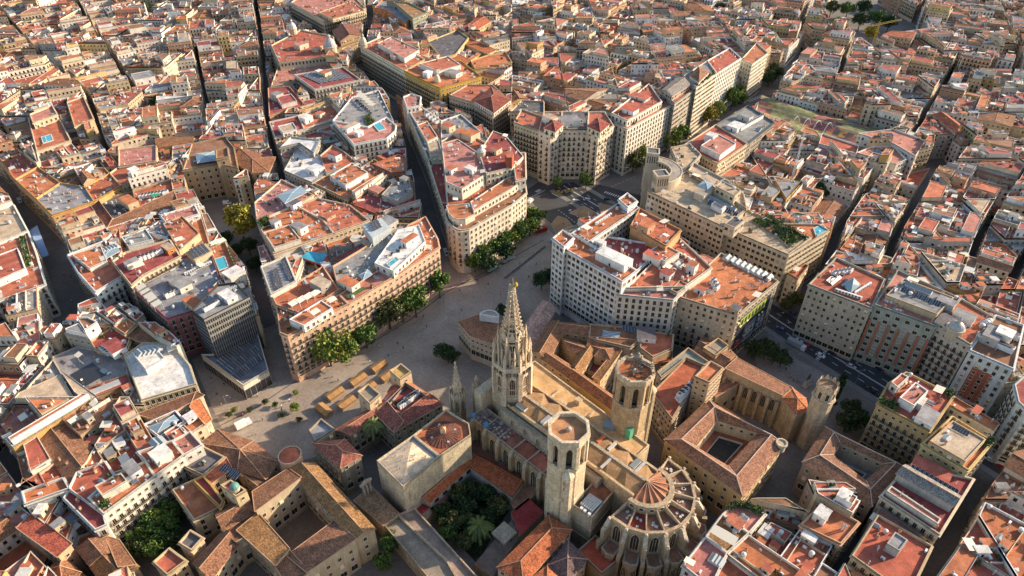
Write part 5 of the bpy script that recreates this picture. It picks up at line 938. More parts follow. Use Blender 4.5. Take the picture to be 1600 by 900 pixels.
def hit(b1, b2): return b1[0] < b2[2] and b2[0] < b1[2] and b1[1] < b2[3] and b2[1] < b1[3]
PARCELS = []
def leaf(p):
    A = area2(p); x0, y0, x1, y1 = bb(p); c = cen(p)
    t = near_angle(*c)+RF.uniform(-.04, .04); u = (math.cos(t), math.sin(t)); v = (-u[1], u[0])
    pu = [a*u[0]+b*u[1] for a, b in p]; pv = [a*v[0]+b*v[1] for a, b in p]; lu, lv = max(pu)-min(pu), max(pv)-min(pv)
    goal = RF.choice((230, 320, 420, 560)) if c[1] > 420 else RF.choice((170, 240, 320, 420))
    if A <= goal and max(lu, lv) < 36:
        if A > 42 and min(lu, lv) > 4.2: PARCELS.append(p)
        return
    n, q, l = (u, pu, lu) if lu > lv else (v, pv, lv); k = min(q)+l*RF.uniform(.38, .62)
    for r_ in (clip(p, n[0], n[1], k), clip(p, -n[0], -n[1], -k)):
        if r_: leaf(r_)
def block(p):
    x0, y0, x1, y1 = bb(p)
    if max(x1-x0, y1-y0) > 55:
        if x1-x0 > y1-y0: k = (x0+x1)/2; q = (clip(p, 1, 0, k), clip(p, -1, 0, -k))
        else: k = (y0+y1)/2; q = (clip(p, 0, 1, k), clip(p, 0, -1, -k))
        for r_ in q:
            if r_: block(r_)
        return
    parts = [p]
    for e, b in zip([s_[0] for s_ in SEG]+EXCL, SGB+EXB):
        if not hit(b, (x0, y0, x1, y1)): continue
        nxt = []
        for q in parts: nxt += subtract(q, e) if hit(b, bb(q)) else [q]
        parts = [q for q in nxt if area2(q) > 9]
    for q in parts: leaf(q)
block(ccw([W(-90, -22, 20), W(1690, -22, 20), W(1760, 990, 15), W(-160, 990, 15)]))
HOUSES = []
for p in PARCELS:
    c = cen(p); A = area2(p); sx, sy = P(c[0], c[1], 19)
    base = 18.5+2.4*math.sin(c[0]*.021+1)*math.cos(c[1]*.017)+RF.gauss(0, 2.3 if c[1] < 420 else 3.3)
    if sy > 560 and sx < 420: base -= 4
    if sy > 680 and sx > 1000: base -= 2.5
    low = A > 60 and RF.random() < .07
    if A < 45: low = RF.random() < .35
    h = max(9, base) if not low else RF.uniform(4, 9)
    q4 = len(p) == 4
    kind = 'flat' if low or RF.random() < .90 or not q4 or min(math.dist(p[0], p[1]), math.dist(p[1], p[2])) < 5 else RF.choice(('gable', 'hip', 'gable'))
    wn = RF.choice(WALL_MIX); rn = RF.choice(ROOF_MIX) if kind == 'flat' else RF.choice(('clay', 'brown', 'rust', 'clay'))
    if sy > 640 and rn in ('grey', 'white', 'beige', 'maroon'): rn = ('red', 'orange', 'rust', 'red')[len(HOUSES) % 4]
    HOUSES.append(dict(p=p, h=h, c=c, A=A, s=(sx, sy), wall=wn, roof=rn, kind=kind, low=low, upper=RF.random() < .55, huts=(RF.choice((1, 1, 2, 2, 3)) if c[1] < 480 else RF.choice((0, 1, 1, 2))) if A > 90 else RF.choice((0, 1, 1)), patch=RF.random() < .16 and c[1] < 480, style=RF.choice(('m', 'm', 'h', 'p', 'p', 'r')) if sy > 120 else RF.choice(('m', 'p', 'b', 'r'))))
    reg(p, h)
for hs in HOUSES:
    x, y = hs['s']; d = depth(hs['c'][0], hs['c'][1], 19); hs['score'] = (hs['A']+60)/d**2 if -5 < x < 1605 and 4 < y < 905 and not hs['low'] else 0
HOUSES.sort(key=lambda q: -q['score'])
N_IND = 300
# ---- one label for each of the houses built singly
MARKS = [(60, 225, 'the small blue roof pool at the upper left'), (160, 60, 'the two straight dark lanes at the top left'), (230, 190, 'the grey shed roof'), (330, 235, 'the arched stone palace'), (90, 310, 'the yellow corner house'), (30, 400, 'the blue awning house'), (130, 420, 'the red terrace house'),
 (250, 560, 'the pale arcaded office'), (60, 500, 'the wide pedestrian street'), (150, 590, 'the curved courtyard house'), (240, 740, 'the white house row above the garden'), (60, 690, 'the narrow lane at lower left'), (100, 800, 'the white court house'), (380, 170, 'the long dark lane by the white deck'), (500, 100, 'the square cream palace'), (620, 90, 'the turret corner block'),
 (720, 110, 'the mustard corner block'), (735, 60, 'the yellow courtyard palace'), (610, 15, 'the bright orange block'), (770, 165, 'the mansard house'), (900, 180, 'the octagonal front block'), (1010, 160, 'the white modern slab'), (1120, 100, 'the red railed slab'), (1120, 215, 'the pink terrace building'), (1300, 190, 'the market hall'),
 (1230, 320, 'the roof garden'), (1400, 380, 'the dark lane in the right middle'), (1320, 430, 'the blue glass pyramid roof'), (1440, 460, 'the red column building'), (1550, 530, 'the white tower with red panel'), (1350, 740, 'the courtyard museum'), (1390, 830, 'the red patio house'), (1150, 840, 'the pink terrace house by the apse'), (1530, 840, 'the lower right street corner'), (1330, 100, 'the trees behind the market'),
 (1500, 60, 'the garden at the upper right'), (1500, 300, 'the pale square by the market'), (860, 60, 'the top centre lane'), (1000, 40, 'the lane behind the slabs'), (300, 110, 'the short lane at upper left'), (440, 20, 'the cornice palace'), (480, 240, 'the white deck roof'), (270, 360, 'the garden with the yellow tree')]
WN = {'cream': 'cream', 'white': 'white', 'ochre': 'ochre', 'salmon': 'salmon', 'grey': 'grey', 'stone': 'stone', 'yellow': 'yellow', 'sand': 'sandy', 'brown': 'brown', 'pale': 'pale'}
RN = {'red': 'red', 'orange': 'orange', 'pink': 'pink', 'maroon': 'maroon', 'brown': 'brown', 'grey': 'grey', 'beige': 'beige', 'rust': 'rust red', 'white': 'white', 'clay': 'clay brown'}
ORD = ['nearest', 'second nearest', 'third nearest', 'fourth nearest', 'fifth nearest', 'sixth nearest', 'seventh nearest', 'eighth nearest', 'ninth nearest', 'tenth nearest', 'eleventh nearest', 'twelfth nearest', 'thirteenth nearest', 'fourteenth nearest']
IND = [q for q in HOUSES[:N_IND] if q['score'] > 0]
_grp = {}
for q in IND:
    k = min(MARKS, key=lambda m: math.hypot((m[0]-q['s'][0]), (m[1]-q['s'][1])*1.5)); q['mk'] = k; q['md'] = math.hypot(k[0]-q['s'][0], (k[1]-q['s'][1])*1.5)
    form = {'flat': 'roofed', 'gable': 'gabled', 'hip': 'hipped'}[q['kind']]
    _grp.setdefault((k[2], q['roof'], q['wall'], form), []).append(q)
for (mk, rn, wn, form), l in _grp.items():
    l.sort(key=lambda q: q['md'])
    for i, q in enumerate(l): q['label'] = f"{RN[rn]} {form} {WN[wn]} house, "+(f"{ORD[i]} {mk}" if len(l) > 1 else f"beside {mk}")
def build_houses():
    g = MB(); r = random.Random(5); ge = Em(None, g)
    ind = {id(q) for q in IND}
    for q in HOUSES:
        if id(q) in ind:
            c = q['c']; root = thing('town_house', q['label'], 'house', (c[0], c[1], 0), 'old town houses'); d = depth(c[0], c[1], 10)
            em = Em(root, None, d < 330); house(em, q['p'], q['h'], r, False, q); em.finish()
        else: house(ge, q['p'], q['h'], r, True, q)
    o = g.build('town_house_mass'); tag(o, 'far red roofed old town houses packed together behind the nearer ones', 'houses', 'old town houses', 'stuff')
# ------------------------------------------------------------------ the cathedral
CM, CA, CB = (30.8, 160.2), (.715, -.70), (.70, .715)
def CL(s, t): return (CM[0]+CA[0]*s+CB[0]*t, CM[1]+CA[1]*s+CB[1]*t)
def CP(*st): return ccw([CL(*q) for q in st])
def gothic(m, x, y, z, a, w, h, col=(.035, .03, .03), fr=(.50, .385, .25)):
    """pointed window on a wall, a = wall direction angle (outside is to its right)"""
    ex, ey = math.cos(a), math.sin(a); nx, ny = ey, -ex
    pts = [(-w/2, 0), (w/2, 0), (w/2, h*.75), (w*.32, h*.9), (0, h), (-w*.32, h*.9), (-w/2, h*.75)]
    m.face([(x+ex*u+nx*.05, y+ey*u+ny*.05, z+v) for u, v in pts], GLASS, col)
    o = [(u*1.28, v*1.06-.1) for u, v in pts]
    for i in range(7):
        j = (i+1) % 7
        def p(q, d): return (x+ex*q[0]+nx*d, y+ey*q[0]+ny*d, z+q[1])
        m.face([p(o[i], .3), p(o[j], .3), p(pts[j], .3), p(pts[i], .3)], STONE, fr); m.face([p(pts[i], .3), p(pts[j], .3), p(pts[j], 0), p(pts[i], 0)], STONE, fr); m.face([p(o[j], .3), p(o[i], .3), p(o[i], 0), p(o[j], 0)], STONE, fr)
    for u in (-w/6, w/6): m.box(x+ex*u+nx*.12, y+ey*u+ny*.12, z, .14, .14, h*.82, a, STONE, fr)
def cathedral():
    r = random.Random(4); c0 = CL(0, 0); root = thing('cathedral', 'gothic stone cathedral with tall openwork spire, two octagonal bell towers and a ribbed apse', 'cathedral', (c0[0], c0[1], 0))
    em = Em(root); ST1 = (.50, .37, .225); ST2 = (.43, .31, .185); GREY = (.41, .33, .24)
    wall = em.mb('wall'); CAX = math.atan2(CA[1], CA[0])
    # nave
    nv = CP((-48, -6.6), (22, -6.6), (22, 6.6), (-48, 6.6)); wall.prism(nv, 0, 24.6, STONE, ST1, top=False)
    nr = em.mb('nave_roof'); bays = 7; s0, s1 = -36.0, 21.0; bl = (s1-s0)/bays; OL = (.32, .19, .09)
    for k in range(bays):
        a, b = s0+k*bl, s0+(k+1)*bl; mid = (a+b)/2
        for sg in (-1, 1):
            t = 6.4*sg; A, B, Mm = (*CL(a, t), 24.2), (*CL(b, t), 24.2), (*CL(mid, t), 25.6); R0, R1 = (*CL(a, 0), 26.4), (*CL(b, 0), 26.4); Rm = (*CL(mid, 0), 26.4)
            for tri in ([A, Mm, R0], [R0, Mm, Rm], [Rm, Mm, R1], [R1, Mm, B]): nr.face(tri if sg < 0 else tri[::-1], TERR, vary(OL, r, .07))
    rid = em.mb('ridge_walk'); m_ = CL((s0+s1)/2, 0); rid.box(*m_, 26.2, s1-s0, 1.1, .5, CAX, STONE, GREY)
    for t in (-7.0, 7.0): rid.box(*CL((s0+s1)/2, t), 24.3, s1-s0, .9, 1.4, CAX, STONE, ST1)
    for s in (-9, 6.5, 16): rid.box(*CL(s, -3.2 if s < 10 else 3.2), 26.0, .9, 6.5, .5, CAX, METAL, (.42, .40, .37)); 
    gl = em.mb('skylight'); gl.box(*CL(14, 3.4), 25.6, 2.0, 4.6, 1.0, CAX, METAL, (.55, .53, .5), GLASS, (.2, .22, .22)); gl.box(*CL(-22, -3.4), 25.6, 1.6, 4.6, 1.0, CAX, METAL, (.6, .6, .58), GLASS, (.3, .3, .3)); gl.box(*CL(-33, -5), 25.6, 4.5, 2, 1.0, CAX, METAL, (.55, .55, .52), GLASS, (.1, .1, .1))
    for s in (-1.5, 3.5): gl.box(*CL(s, 3.6), 26, 1.1, 4.4, .8, CAX, METAL, (.55, .14, .05) if s < 0 else (.5, .46, .38))
    # north-east roofs
    ne = em.mb('aisle_roof'); p = CP((-48, 7.2), (12, 7.2), (12, 15), (-48, 18.5)); wall.prism(p, 0, 24.4, STONE, ST1, top=False); ne.face([(*q, 24.0) for q in inset(p, .5)], TERR, (.60, .36, .16)); wall.ring(p, inset(p, .5), 23.9, 24.6, STONE, (.56, .43, .28))
    p = CP((-42, 18.6), (8, 15.4), (8, 17.5), (-42, 20.5)); wall.prism(p, 0, 17, STONE, ST2, top=False); ne.face([(*q, 17) for q in p], TERR, (.34, .2, .1))
    for k in (1, 3): ne.box(*CL(-38+8.5*k, 10.6), 24.0, .5, 6.0, .8, CAX, STONE, (.55, .42, .27))
    ne.box(*CL(-20, 13.2), 24, 2.2, 2.2, 2.2, CAX, STONE, ST1); ne.box(*CL(-24, 8.5), 24, 3.5, 1.6, 1.6, CAX, STONE, ST1, TERR, (.6, .4, .22))
    # south-west side
    band = em.mb('gutter_walk'); p = CP((-40, -9.6), (8, -9.6), (8, -7.4), (-40, -7.4)); wall.prism(p, 0, 23, STONE, GREY, STONE, GREY)
    sw = em.mb('chapel_roof'); p = CP((-49, -17.6), (-3, -17.6), (-3, -9.6), (-49, -9.6)); wall.prism(p, 0, 18.2, STONE, ST2, top=False); wall.ring(p, inset(p, .5), 17.4, 18.2, STONE, GREY)
    for k, c in enumerate(((.20, .155, .14), (.19, .15, .14), (.33, .13, .085), (.40, .13, .075), (.41, .125, .07), (.40, .12, .07))):
        a = -48.6+k*7.55; q = CP((a, -17.1), (a+7.4, -17.1), (a+7.4, -10), (a, -10)); sw.face([(*v, 17.5) for v in q], TERR, vary(c, r, .1))
        if k: sw.box(*CL(a, -13.5), 17.5, .6, 7, .5, CAX, STONE, GREY)
    jk = em.mb('roof_rubble')
    for k in range(70):
        s, t = r.uniform(-48, -30), r.uniform(-16.6, -10.4); jk.box(*CL(s, t), 17.5, r.uniform(.3, 1.3), r.uniform(.3, 1.0), r.uniform(.2, .7), r.uniform(0, 3), STONE, vary(r.choice([(.3, .2, .15), (.4, .3, .24), (.2, .12, .1), (.45, .36, .3)]), r, .2))
    for s, t in ((-41, -16.4), (-48, -16.6)):
        tp = em.mb('blue_tarpaulin'); q = CL(s, t); tp.taper(ngon(*q, 1.3, 7), 17.5, ngon(*q, .9, 7, .3), 19.6, PLAIN, (.10, .24, .38)); 
    for k in range(26): jk.box(*CL(-28+k*1.15, -10.2-.5*(k % 2)), 17.5, .7, .35, .35, CAX+.4, STONE, (.08, .07, .07))
    but = em.mb('buttress')
    for k in range(7):
        s = -47+k*7.2; but.box(*CL(s, -18.3), 0, 1.6, 2.2, 16.2, CAX, STONE, ST2); but.taper(rect(*CL(s, -18.3), 1.6, 2.2, CAX), 16.2, rect(*CL(s, -17.9), 1.0, .6, CAX), 18.6, STONE, GREY)
        if k < 5: gothic(but, *CL(s+3.6, -17.62), 6.0, CAX, 2.6, 9.5)
    for k in range(6): gothic(but, *CL(-40+6.6*k, -9.62), 18.8, CAX, 1.2, 3.2)
    # apse
    C = CL(21.5, 0); n = 9; a0 = CAX-math.radians(97); da = math.radians(194)/n
    def R(rad, a): return (C[0]+rad*math.cos(a), C[1]+rad*math.sin(a))
    um = em.mb('umbrella_vault'); rb = em.mb('vault_rib')
    for k in range(n):
        a, b = a0+k*da, a0+(k+1)*da; mid = (a+b)/2
        um.face([(*R(7.7, a), 24.3), (*R(7.5, mid), 24.9), (*C, 26.9)], TERR, vary((.35, .14, .07), r, .14)); um.face([(*R(7.5, mid), 24.9), (*R(7.7, b), 24.3), (*C, 26.9)], TERR, vary((.35, .14, .07), r, .14))
        rb.bar((*R(7.6, mid), 25.0), (*C, 27.1), .12, PLASTER, (.50, .32, .22))
    rb.prism(ngon(*C, .6, 8), 26.8, 27.5, STONE, ST1)
    ring = em.mb('oculus_wall'); flo = em.mb('gallery_roof'); fly = em.mb('flying_wall'); outer = em.mb('apse_wall'); pier = em.mb('apse_pier'); chp = em.mb('chapel')
    for k in range(n):
        a, b = a0+k*da, a0+(k+1)*da; mid = (a+b)/2; e = CAX
        q = [R(7.7, a), R(9.4, a), R(9.4, b), R(7.7, b)]; ring.prism(ccw(q), 0, 24.9, STONE, (.44, .34, .22)); 
        w0 = R(9.42*math.cos(da/2), mid); oc = [(w0[0]+(-math.sin(mid))*.95*math.cos(t)+math.cos(mid)*.06, w0[1]+math.cos(mid)*.95*math.cos(t)+math.sin(mid)*.06, 23.2+.8*math.sin(t)) for t in [2*math.pi*i/10 for i in range(10)]]
        ring.face(oc, GLASS, (.06, .03, .03))
        for i in range(10): ring.bar(oc[i], oc[(i+1) % 10], .16, STONE, (.55, .46, .34), 4)
        q = ccw([R(9.4, a), R(16.6, a), R(16.6, b), R(9.4, b)]); col = (.36, .07, .045) if k == 1 else vary((.22, .125, .085), r, .15); flo.face([(*v, 20.9) for v in q], TERR, col)
        for _i in range(3):
            s = R(r.uniform(11, 15.5), mid+r.uniform(-.1, .1)); flo.box(*s, 20.9, r.uniform(.6, 1.2), .8, .5, r.uniform(0, 3), PLASTER, (.62, .55, .5))
        q = ccw([R(16.2, a), R(17.2, a), R(17.2, b), R(16.2, b)]); outer.prism(q, 0, 22, STONE, (.41, .305, .195))
        ww = R(17.2*math.cos(da/2), mid); gothic(outer, ww[0], ww[1], 11.5, mid+math.pi/2, 2.7, 8.6)
        fly_a = a
        q = ccw([R(17, a+.05), R(21.8, mid-.11), R(22.6, mid), R(21.8, mid+.11), R(17, b-.05)]); chp.prism(q, 0, 10.4, STONE, ST2, TERR, vary((.32, .17, .11), r, .1)); chp.ring(inset(q, -.2), inset(q, .4), 10.0, 10.8, STONE, GREY)
        v = R(21.6, mid); gothic(chp, R(22.3, mid-.07)[0], R(22.3, mid-.07)[1], 3, mid+math.pi/2-.3, 1.4, 5); gothic(chp, R(22.3, mid+.07)[0], R(22.3, mid+.07)[1], 3, mid+math.pi/2+.3, 1.4, 5)
    for k in range(n+1):
        a = a0+k*da; x = R(13, a); d = (math.cos(a), math.sin(a)); nn = (-d[1]*.2, d[0]*.2)
        A, B = R(9.2, a), R(17.0, a)
        for sg in (1, -1): fly.face([(A[0]+nn[0]*sg, A[1]+nn[1]*sg, 20.6), (B[0]+nn[0]*sg, B[1]+nn[1]*sg, 20.6), (B[0]+nn[0]*sg, B[1]+nn[1]*sg, 21.9), (A[0]+nn[0]*sg, A[1]+nn[1]*sg, 23.4)][::sg], STONE, (.48, .38, .26))
        fly.face([(A[0]+nn[0], A[1]+nn[1], 23.4), (A[0]-nn[0], A[1]-nn[1], 23.4), (B[0]-nn[0], B[1]-nn[1], 21.9), (B[0]+nn[0], B[1]+nn[1], 21.9)], STONE, (.43, .33, .215))
        pier.box(*R(18.6, a), 0, 3.6, 1.5, 17.5, a, STONE, (.44, .335, .215)); pier.box(*R(19.6, a), 0, 5.2, 1.3, 12.5, a, STONE, (.41, .31, .2))
        pier.taper(rect(*R(18.4, a), 3.2, 1.5, a), 17.5, rect(*R(17.4, a), 1.0, 1.3, a), 21.0, STONE, (.50, .41, .30))
        for _i in range(9): s = R(r.uniform(17.3, 20.5), a+r.uniform(-.02, .02)); pier.box(*s, 17 + r.uniform(-4, 4)*(19.5-math.dist(s, C))/2.5, r.uniform(.4, .9), r.uniform(.3, .8), r.uniform(.4, 1.2), r.uniform(0, 3), STONE, vary((.5, .42, .31), r, .2))
        pier.taper(rect(*R(17.6, a), 1.1, 1.1, a), 21.8, rect(*R(17.6, a), .6, .6, a), 22.3, STONE, (.55, .45, .33))
    # sacristy block
    p = pxp('893,790 925,811 960,769 934,747', 19); sb = em.mb('sacristy_wall'); sb.prism(p, 0, 19.8, STONE, (.44, .35, .24), top=False); sb.ring(p, inset(p, .5), 19, 19.8, STONE, (.5, .4, .28)); sr = em.mb('sacristy_roof'); sr.face([(*v, 19) for v in inset(p, .5)], TERR, (.24, .11, .07))
    for z in (6, 12): sb.ring(inset(p, -.25), inset(p, -.01), z, z+.4, STONE, (.5, .4, .28))
    q = pxp('907,787 925,799 941,783 922,771', 20.5); sr.prism(q, 19, 20.6, METAL, (.40, .42, .40), METAL, (.36, .39, .37))
    for k in range(7): u = k/6; sr.bar((q[0][0]+(q[1][0]-q[0][0])*u, q[0][1]+(q[1][1]-q[0][1])*u, 20.7), (q[3][0]+(q[2][0]-q[3][0])*u, q[3][1]+(q[2][1]-q[3][1])*u, 20.7), .12, METAL, (.55, .56, .54))
    for x, y in ((909, 794), (914, 798), (921, 803)): sr.prism(ngon(*W(x, y, 20), .6, 8), 19, 20.4, METAL, (.66, .66, .64))
    a_, b_ = p[0], p[1]
    # bell towers
    def belltower(s, t, col, fr, seed):
        q = CL(s, t); rr = random.Random(seed)
        m = em.mb('bell_tower'); o = ngon(*q, 6.7, 8, CAX+math.pi/8); ob = ngon(*q, 7.1, 8, CAX+math.pi/8)
        m.taper(ob, 0, ob, 22, STONE, col, False); m.taper(ob, 22, o, 23, STONE, col, False); m.prism(o, 23, 38.5, STONE, col, top=False)
        m.ring(inset(o, -.35), inset(o, .1), 38.0, 38.9, STONE, fr); core = ngon(*q, 4.9, 8, CAX+math.pi/8); m.prism(core, 38, 50, STONE, (.10, .08, .06)); m.face([(*v, 38.6) for v in o], STONE, col)  # solid core coloured dark to paint the shade inside the belfry openings
        for k in range(8):
            v = o[k]; d = ((v[0]-q[0])/6.7, (v[1]-q[1])/6.7); m.prism(ngon(v[0]-d[0]*.95, v[1]-d[1]*.95, 1.25, 6, rr.random()), 38.5, 49.2, STONE, vary(col, rr, .05))
            u = o[(k+1) % 8]; f = o[k]; ex, ey = (u[0]-f[0]), (u[1]-f[1]); L = math.hypot(ex, ey); ex /= L; ey /= L; ang = math.atan2(ey, ex)
            for sg in (.17, .83): m.box(f[0]+ex*L*sg-ey*-.45*-1, f[1]+ey*L*sg+ex*.45*1, 38.5, L*.26, .9, 9.6, ang, STONE, vary(col, rr, .05))
            mid = ((f[0]+u[0])/2-ey*.45, (f[1]+u[1])/2+ex*.45)
            for i in range(4):
                w = L*.42*(1-i*.22)/2; m.box(mid[0]+ex*(L*.21-(L*.21-w)/2-w*.0), mid[1]+ey*(L*.21-(L*.21-w)/2), 46.6+i*.45, (L*.21-w)+.02, .8, .47, ang, STONE, col); m.box(mid[0]-ex*(L*.21-(L*.21-w)/2), mid[1]-ey*(L*.21-(L*.21-w)/2), 46.6+i*.45, (L*.21-w)+.02, .8, .47, ang, STONE, col)
            m.box(mid[0], mid[1], 38.7, L*.4, .3, 1.0, ang, METAL, (.1, .09, .08))
        m.prism(o, 48.2, 50, STONE, col, top=False); m.face([(*v, 48.2) for v in o[::-1]], STONE, col); par = inset(o, -.45); m.ring(par, inset(o, .55), 50, 52.2, STONE, fr); m.face([(*v, 50) for v in par[::-1]], STONE, fr)
        fl = em.mb('tower_roof'); fl.face([(*v, 50.6) for v in inset(o, .5)], TERR, (.42, .21, .10) if seed == 1 else (.44, .15, .06)); fl.prism(ngon(*q, .9, 9), 50.6, 51.4, STONE, (.45, .42, .37)); fl.dome(*q, 51.4, .9, .5, STONE, (.45, .42, .37), 9, 3)
        # stair turret
        v = CL(s+4.6, t-4.6) if seed == 1 else CL(s+5.0, t+4.4); m.prism(ngon(*v, 2.0, 8, .3), 0, 36 if seed == 1 else 42, STONE, vary(col, rr, .04)); m.cone(ngon(*v, 2.2, 8, .3), 36 if seed == 1 else 42, (*v, 39.5 if seed == 1 else 45), STONE, fr)
        for z in (24, 30, 33): gothic(m, v[0]+CA[0]*.3-CB[0]*1.9, v[1]+CA[1]*.3-CB[1]*1.9, z, CAX, .5, 1.8)
        if seed == 1: gothic(m, *CL(s-.5, t-6.6), 9, CAX, 2.0, 3.6)
        else:
            for k in range(60):
                a = rr.uniform(0, 6.28); z = rr.choice((38.6, 52.2)); m.box(q[0]+6.5*math.cos(a), q[1]+6.5*math.sin(a), z, rr.uniform(.3, .8), rr.uniform(.3, .8), rr.uniform(.2, .9), a, STONE, vary(fr, rr, .2))
            for k in range(14):
                a = rr.uniform(0, 6.28); d = rr.uniform(1.5, 5); fl.box(q[0]+d*math.cos(a), q[1]+d*math.sin(a), 50.6, rr.uniform(.4, 2.6), .3, rr.uniform(.3, .9), a, METAL, (.16, .12, .1))
            fr_ = em.mb('bell_frame'); ir = (.16, .14, .12)
            for k in range(8):
                a = k*math.pi/4; A, B = (q[0]+2.2*math.cos(a), q[1]+2.2*math.sin(a), 50.6), (q[0]+1.2*math.cos(a), q[1]+1.2*math.sin(a), 58); fr_.bar(A, B, .14, METAL, ir); fr_.bar(B, (q[0]+.3*math.cos(a), q[1]+.3*math.sin(a), 63.5), .12, METAL, ir)
                a2 = a+math.pi/4; fr_.bar((q[0]+1.2*math.cos(a), q[1]+1.2*math.sin(a), 58), (q[0]+1.2*math.cos(a2), q[1]+1.2*math.sin(a2), 58), .1, METAL, ir); fr_.bar(A, (q[0]+1.2*math.cos(a2), q[1]+1.2*math.sin(a2), 58), .08, METAL, ir)
                fr_.bar((q[0]+6.0*math.cos(a), q[1]+6.0*math.sin(a), 52), (q[0]+2*math.cos(a), q[1]+2*math.sin(a), 55), .07, METAL, ir)
            fr_.bar((*q, 60), (*q, 67.5), .1, METAL, ir); bl = em.mb('clock_bell'); bl.dome(*q, 58.2, 1.3, 1.8, METAL, (.22, .2, .15), 12, 5)
    belltower(.3, -18.2, (.60, .475, .31), (.60, .49, .34), 1); belltower(-.4, 18.3, (.42, .30, .17), (.50, .39, .26), 2)
    # lantern tower over the entrance with its openwork spire
    q = CL(-43, 0); L8 = CAX+math.pi/8; col = (.56, .44, .30); m = em.mb('lantern_tower')
    def oc(rad): return ngon(*q, rad, 8, L8)
    m.prism(oc(7.2), 0, 41, STONE, col, top=False); m.ring(oc(7.9), oc(6.6), 40.6, 42.6, STONE, (.60, .49, .35)); m.face([(*v, 41.2) for v in oc(7.3)], STONE, GREY); m.face([(*v, 40.6) for v in oc(7.9)[::-1]], STONE, col)
    m.ring(oc(7.6), oc(7.1), 26.5, 27.4, STONE, (.58, .47, .33)); m.ring(oc(7.5), oc(7.1), 31, 31.4, STONE, (.58, .47, .33))
    pin = em.mb('pinnacle')
    def pinnacle(x, y, z, h, w, c=(.58, .47, .33)):
        pin.box(x, y, z, w, w, h*.5, CAX, STONE, c); pin.cone(rect(x, y, w*1.25, w*1.25, CAX), z+h*.5, (x, y, z+h), STONE, c)
        for k in range(3):
            zz = z+h*(.58+.13*k); ww = w*(.9-.24*k); pin.box(x, y, zz, ww*1.7, ww*.35, .22, CAX, STONE, c); pin.box(x, y, zz, ww*.35, ww*1.7, .22, CAX, STONE, c)
    for k in range(8):
        v = oc(7.4)[k]; m.box(*v, 22, 1.5, 1.5, 18.6, L8+k*math.pi/4, STONE, (.60, .48, .34)); pinnacle(*v, 41, 9.0, .9)
        u, w_ = oc(7.2)[k], oc(7.2)[(k+1) % 8]; ang = math.atan2(w_[1]-u[1], w_[0]-u[0]); mid = ((u[0]+w_[0])/2, (u[1]+w_[1])/2); gothic(m, *mid, 28.4, ang, 2.0, 8.6, (.10, .05, .035), (.62, .5, .36))
        nx, ny = math.sin(ang), -math.cos(ang); ex, ey = math.cos(ang), math.sin(ang)
        for d in (.2, ): m.face([(mid[0]+ex*x+nx*.5, mid[1]+ey*x+ny*.5, z) for x, z in ((-1.7, 36.6), (0, 36.9), (1.7, 36.6), (0, 41.6))], STONE, (.62, .5, .36))
        pinnacle(mid[0]+nx*.5, mid[1]+ny*.5, 41.5, 5.0, .5)
        for i in range(4): m.box(mid[0]+ex*(-2+1.3*i)+nx*.65, mid[1]+ey*(-2+1.3*i)+ny*.65, 38.6, .35, .3, 1.6, ang, STONE, (.10, .08, .07))
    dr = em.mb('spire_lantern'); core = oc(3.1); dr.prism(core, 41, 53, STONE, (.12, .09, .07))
    for k in range(8):
        v = oc(4.5)[k]; dr.bar((*v, 41), (*v, 54), .62, STONE, (.58, .46, .32), 6); u, w_ = oc(4.5)[k], oc(4.5)[(k+1) % 8]; mid = ((u[0]+w_[0])/2, (u[1]+w_[1])/2); ang = math.atan2(w_[1]-u[1], w_[0]-u[0])
        dr.bar((*mid, 41), (*mid, 52), .2, STONE, (.6, .48, .34)); 
        for z in (44.5, 48, 51.5, 53.2): dr.box(*mid, z, 3.6, .55, .55, ang, STONE, (.58, .46, .32))
        pinnacle(*oc(5.6)[k], 46, 11, .75); pinnacle(*((lambda a_: (q[0]+6.3*math.cos(a_), q[1]+6.3*math.sin(a_)))(L8+(k+.33)*math.pi/4)), 41.2, 11.5, .6); pinnacle(*((lambda a_: (q[0]+6.3*math.cos(a_), q[1]+6.3*math.sin(a_)))(L8+(k+.67)*math.pi/4)), 41.2, 11.5, .6); dr.bar((*oc(7.2)[k], 45.5), (*oc(4.6)[k], 50.5), .28, STONE, (.58, .46, .32))
        dr.face([(*u, 53), (*w_, 53), (mid[0]*1.0, mid[1], 58.0)], STONE, (.60, .48, .34))
    sp = em.mb('spire'); top = 76.0; cr = em.mb('crocket')
    def rad(z): return 4.0*(1-(z-53)/(top-53))**1.25+.38
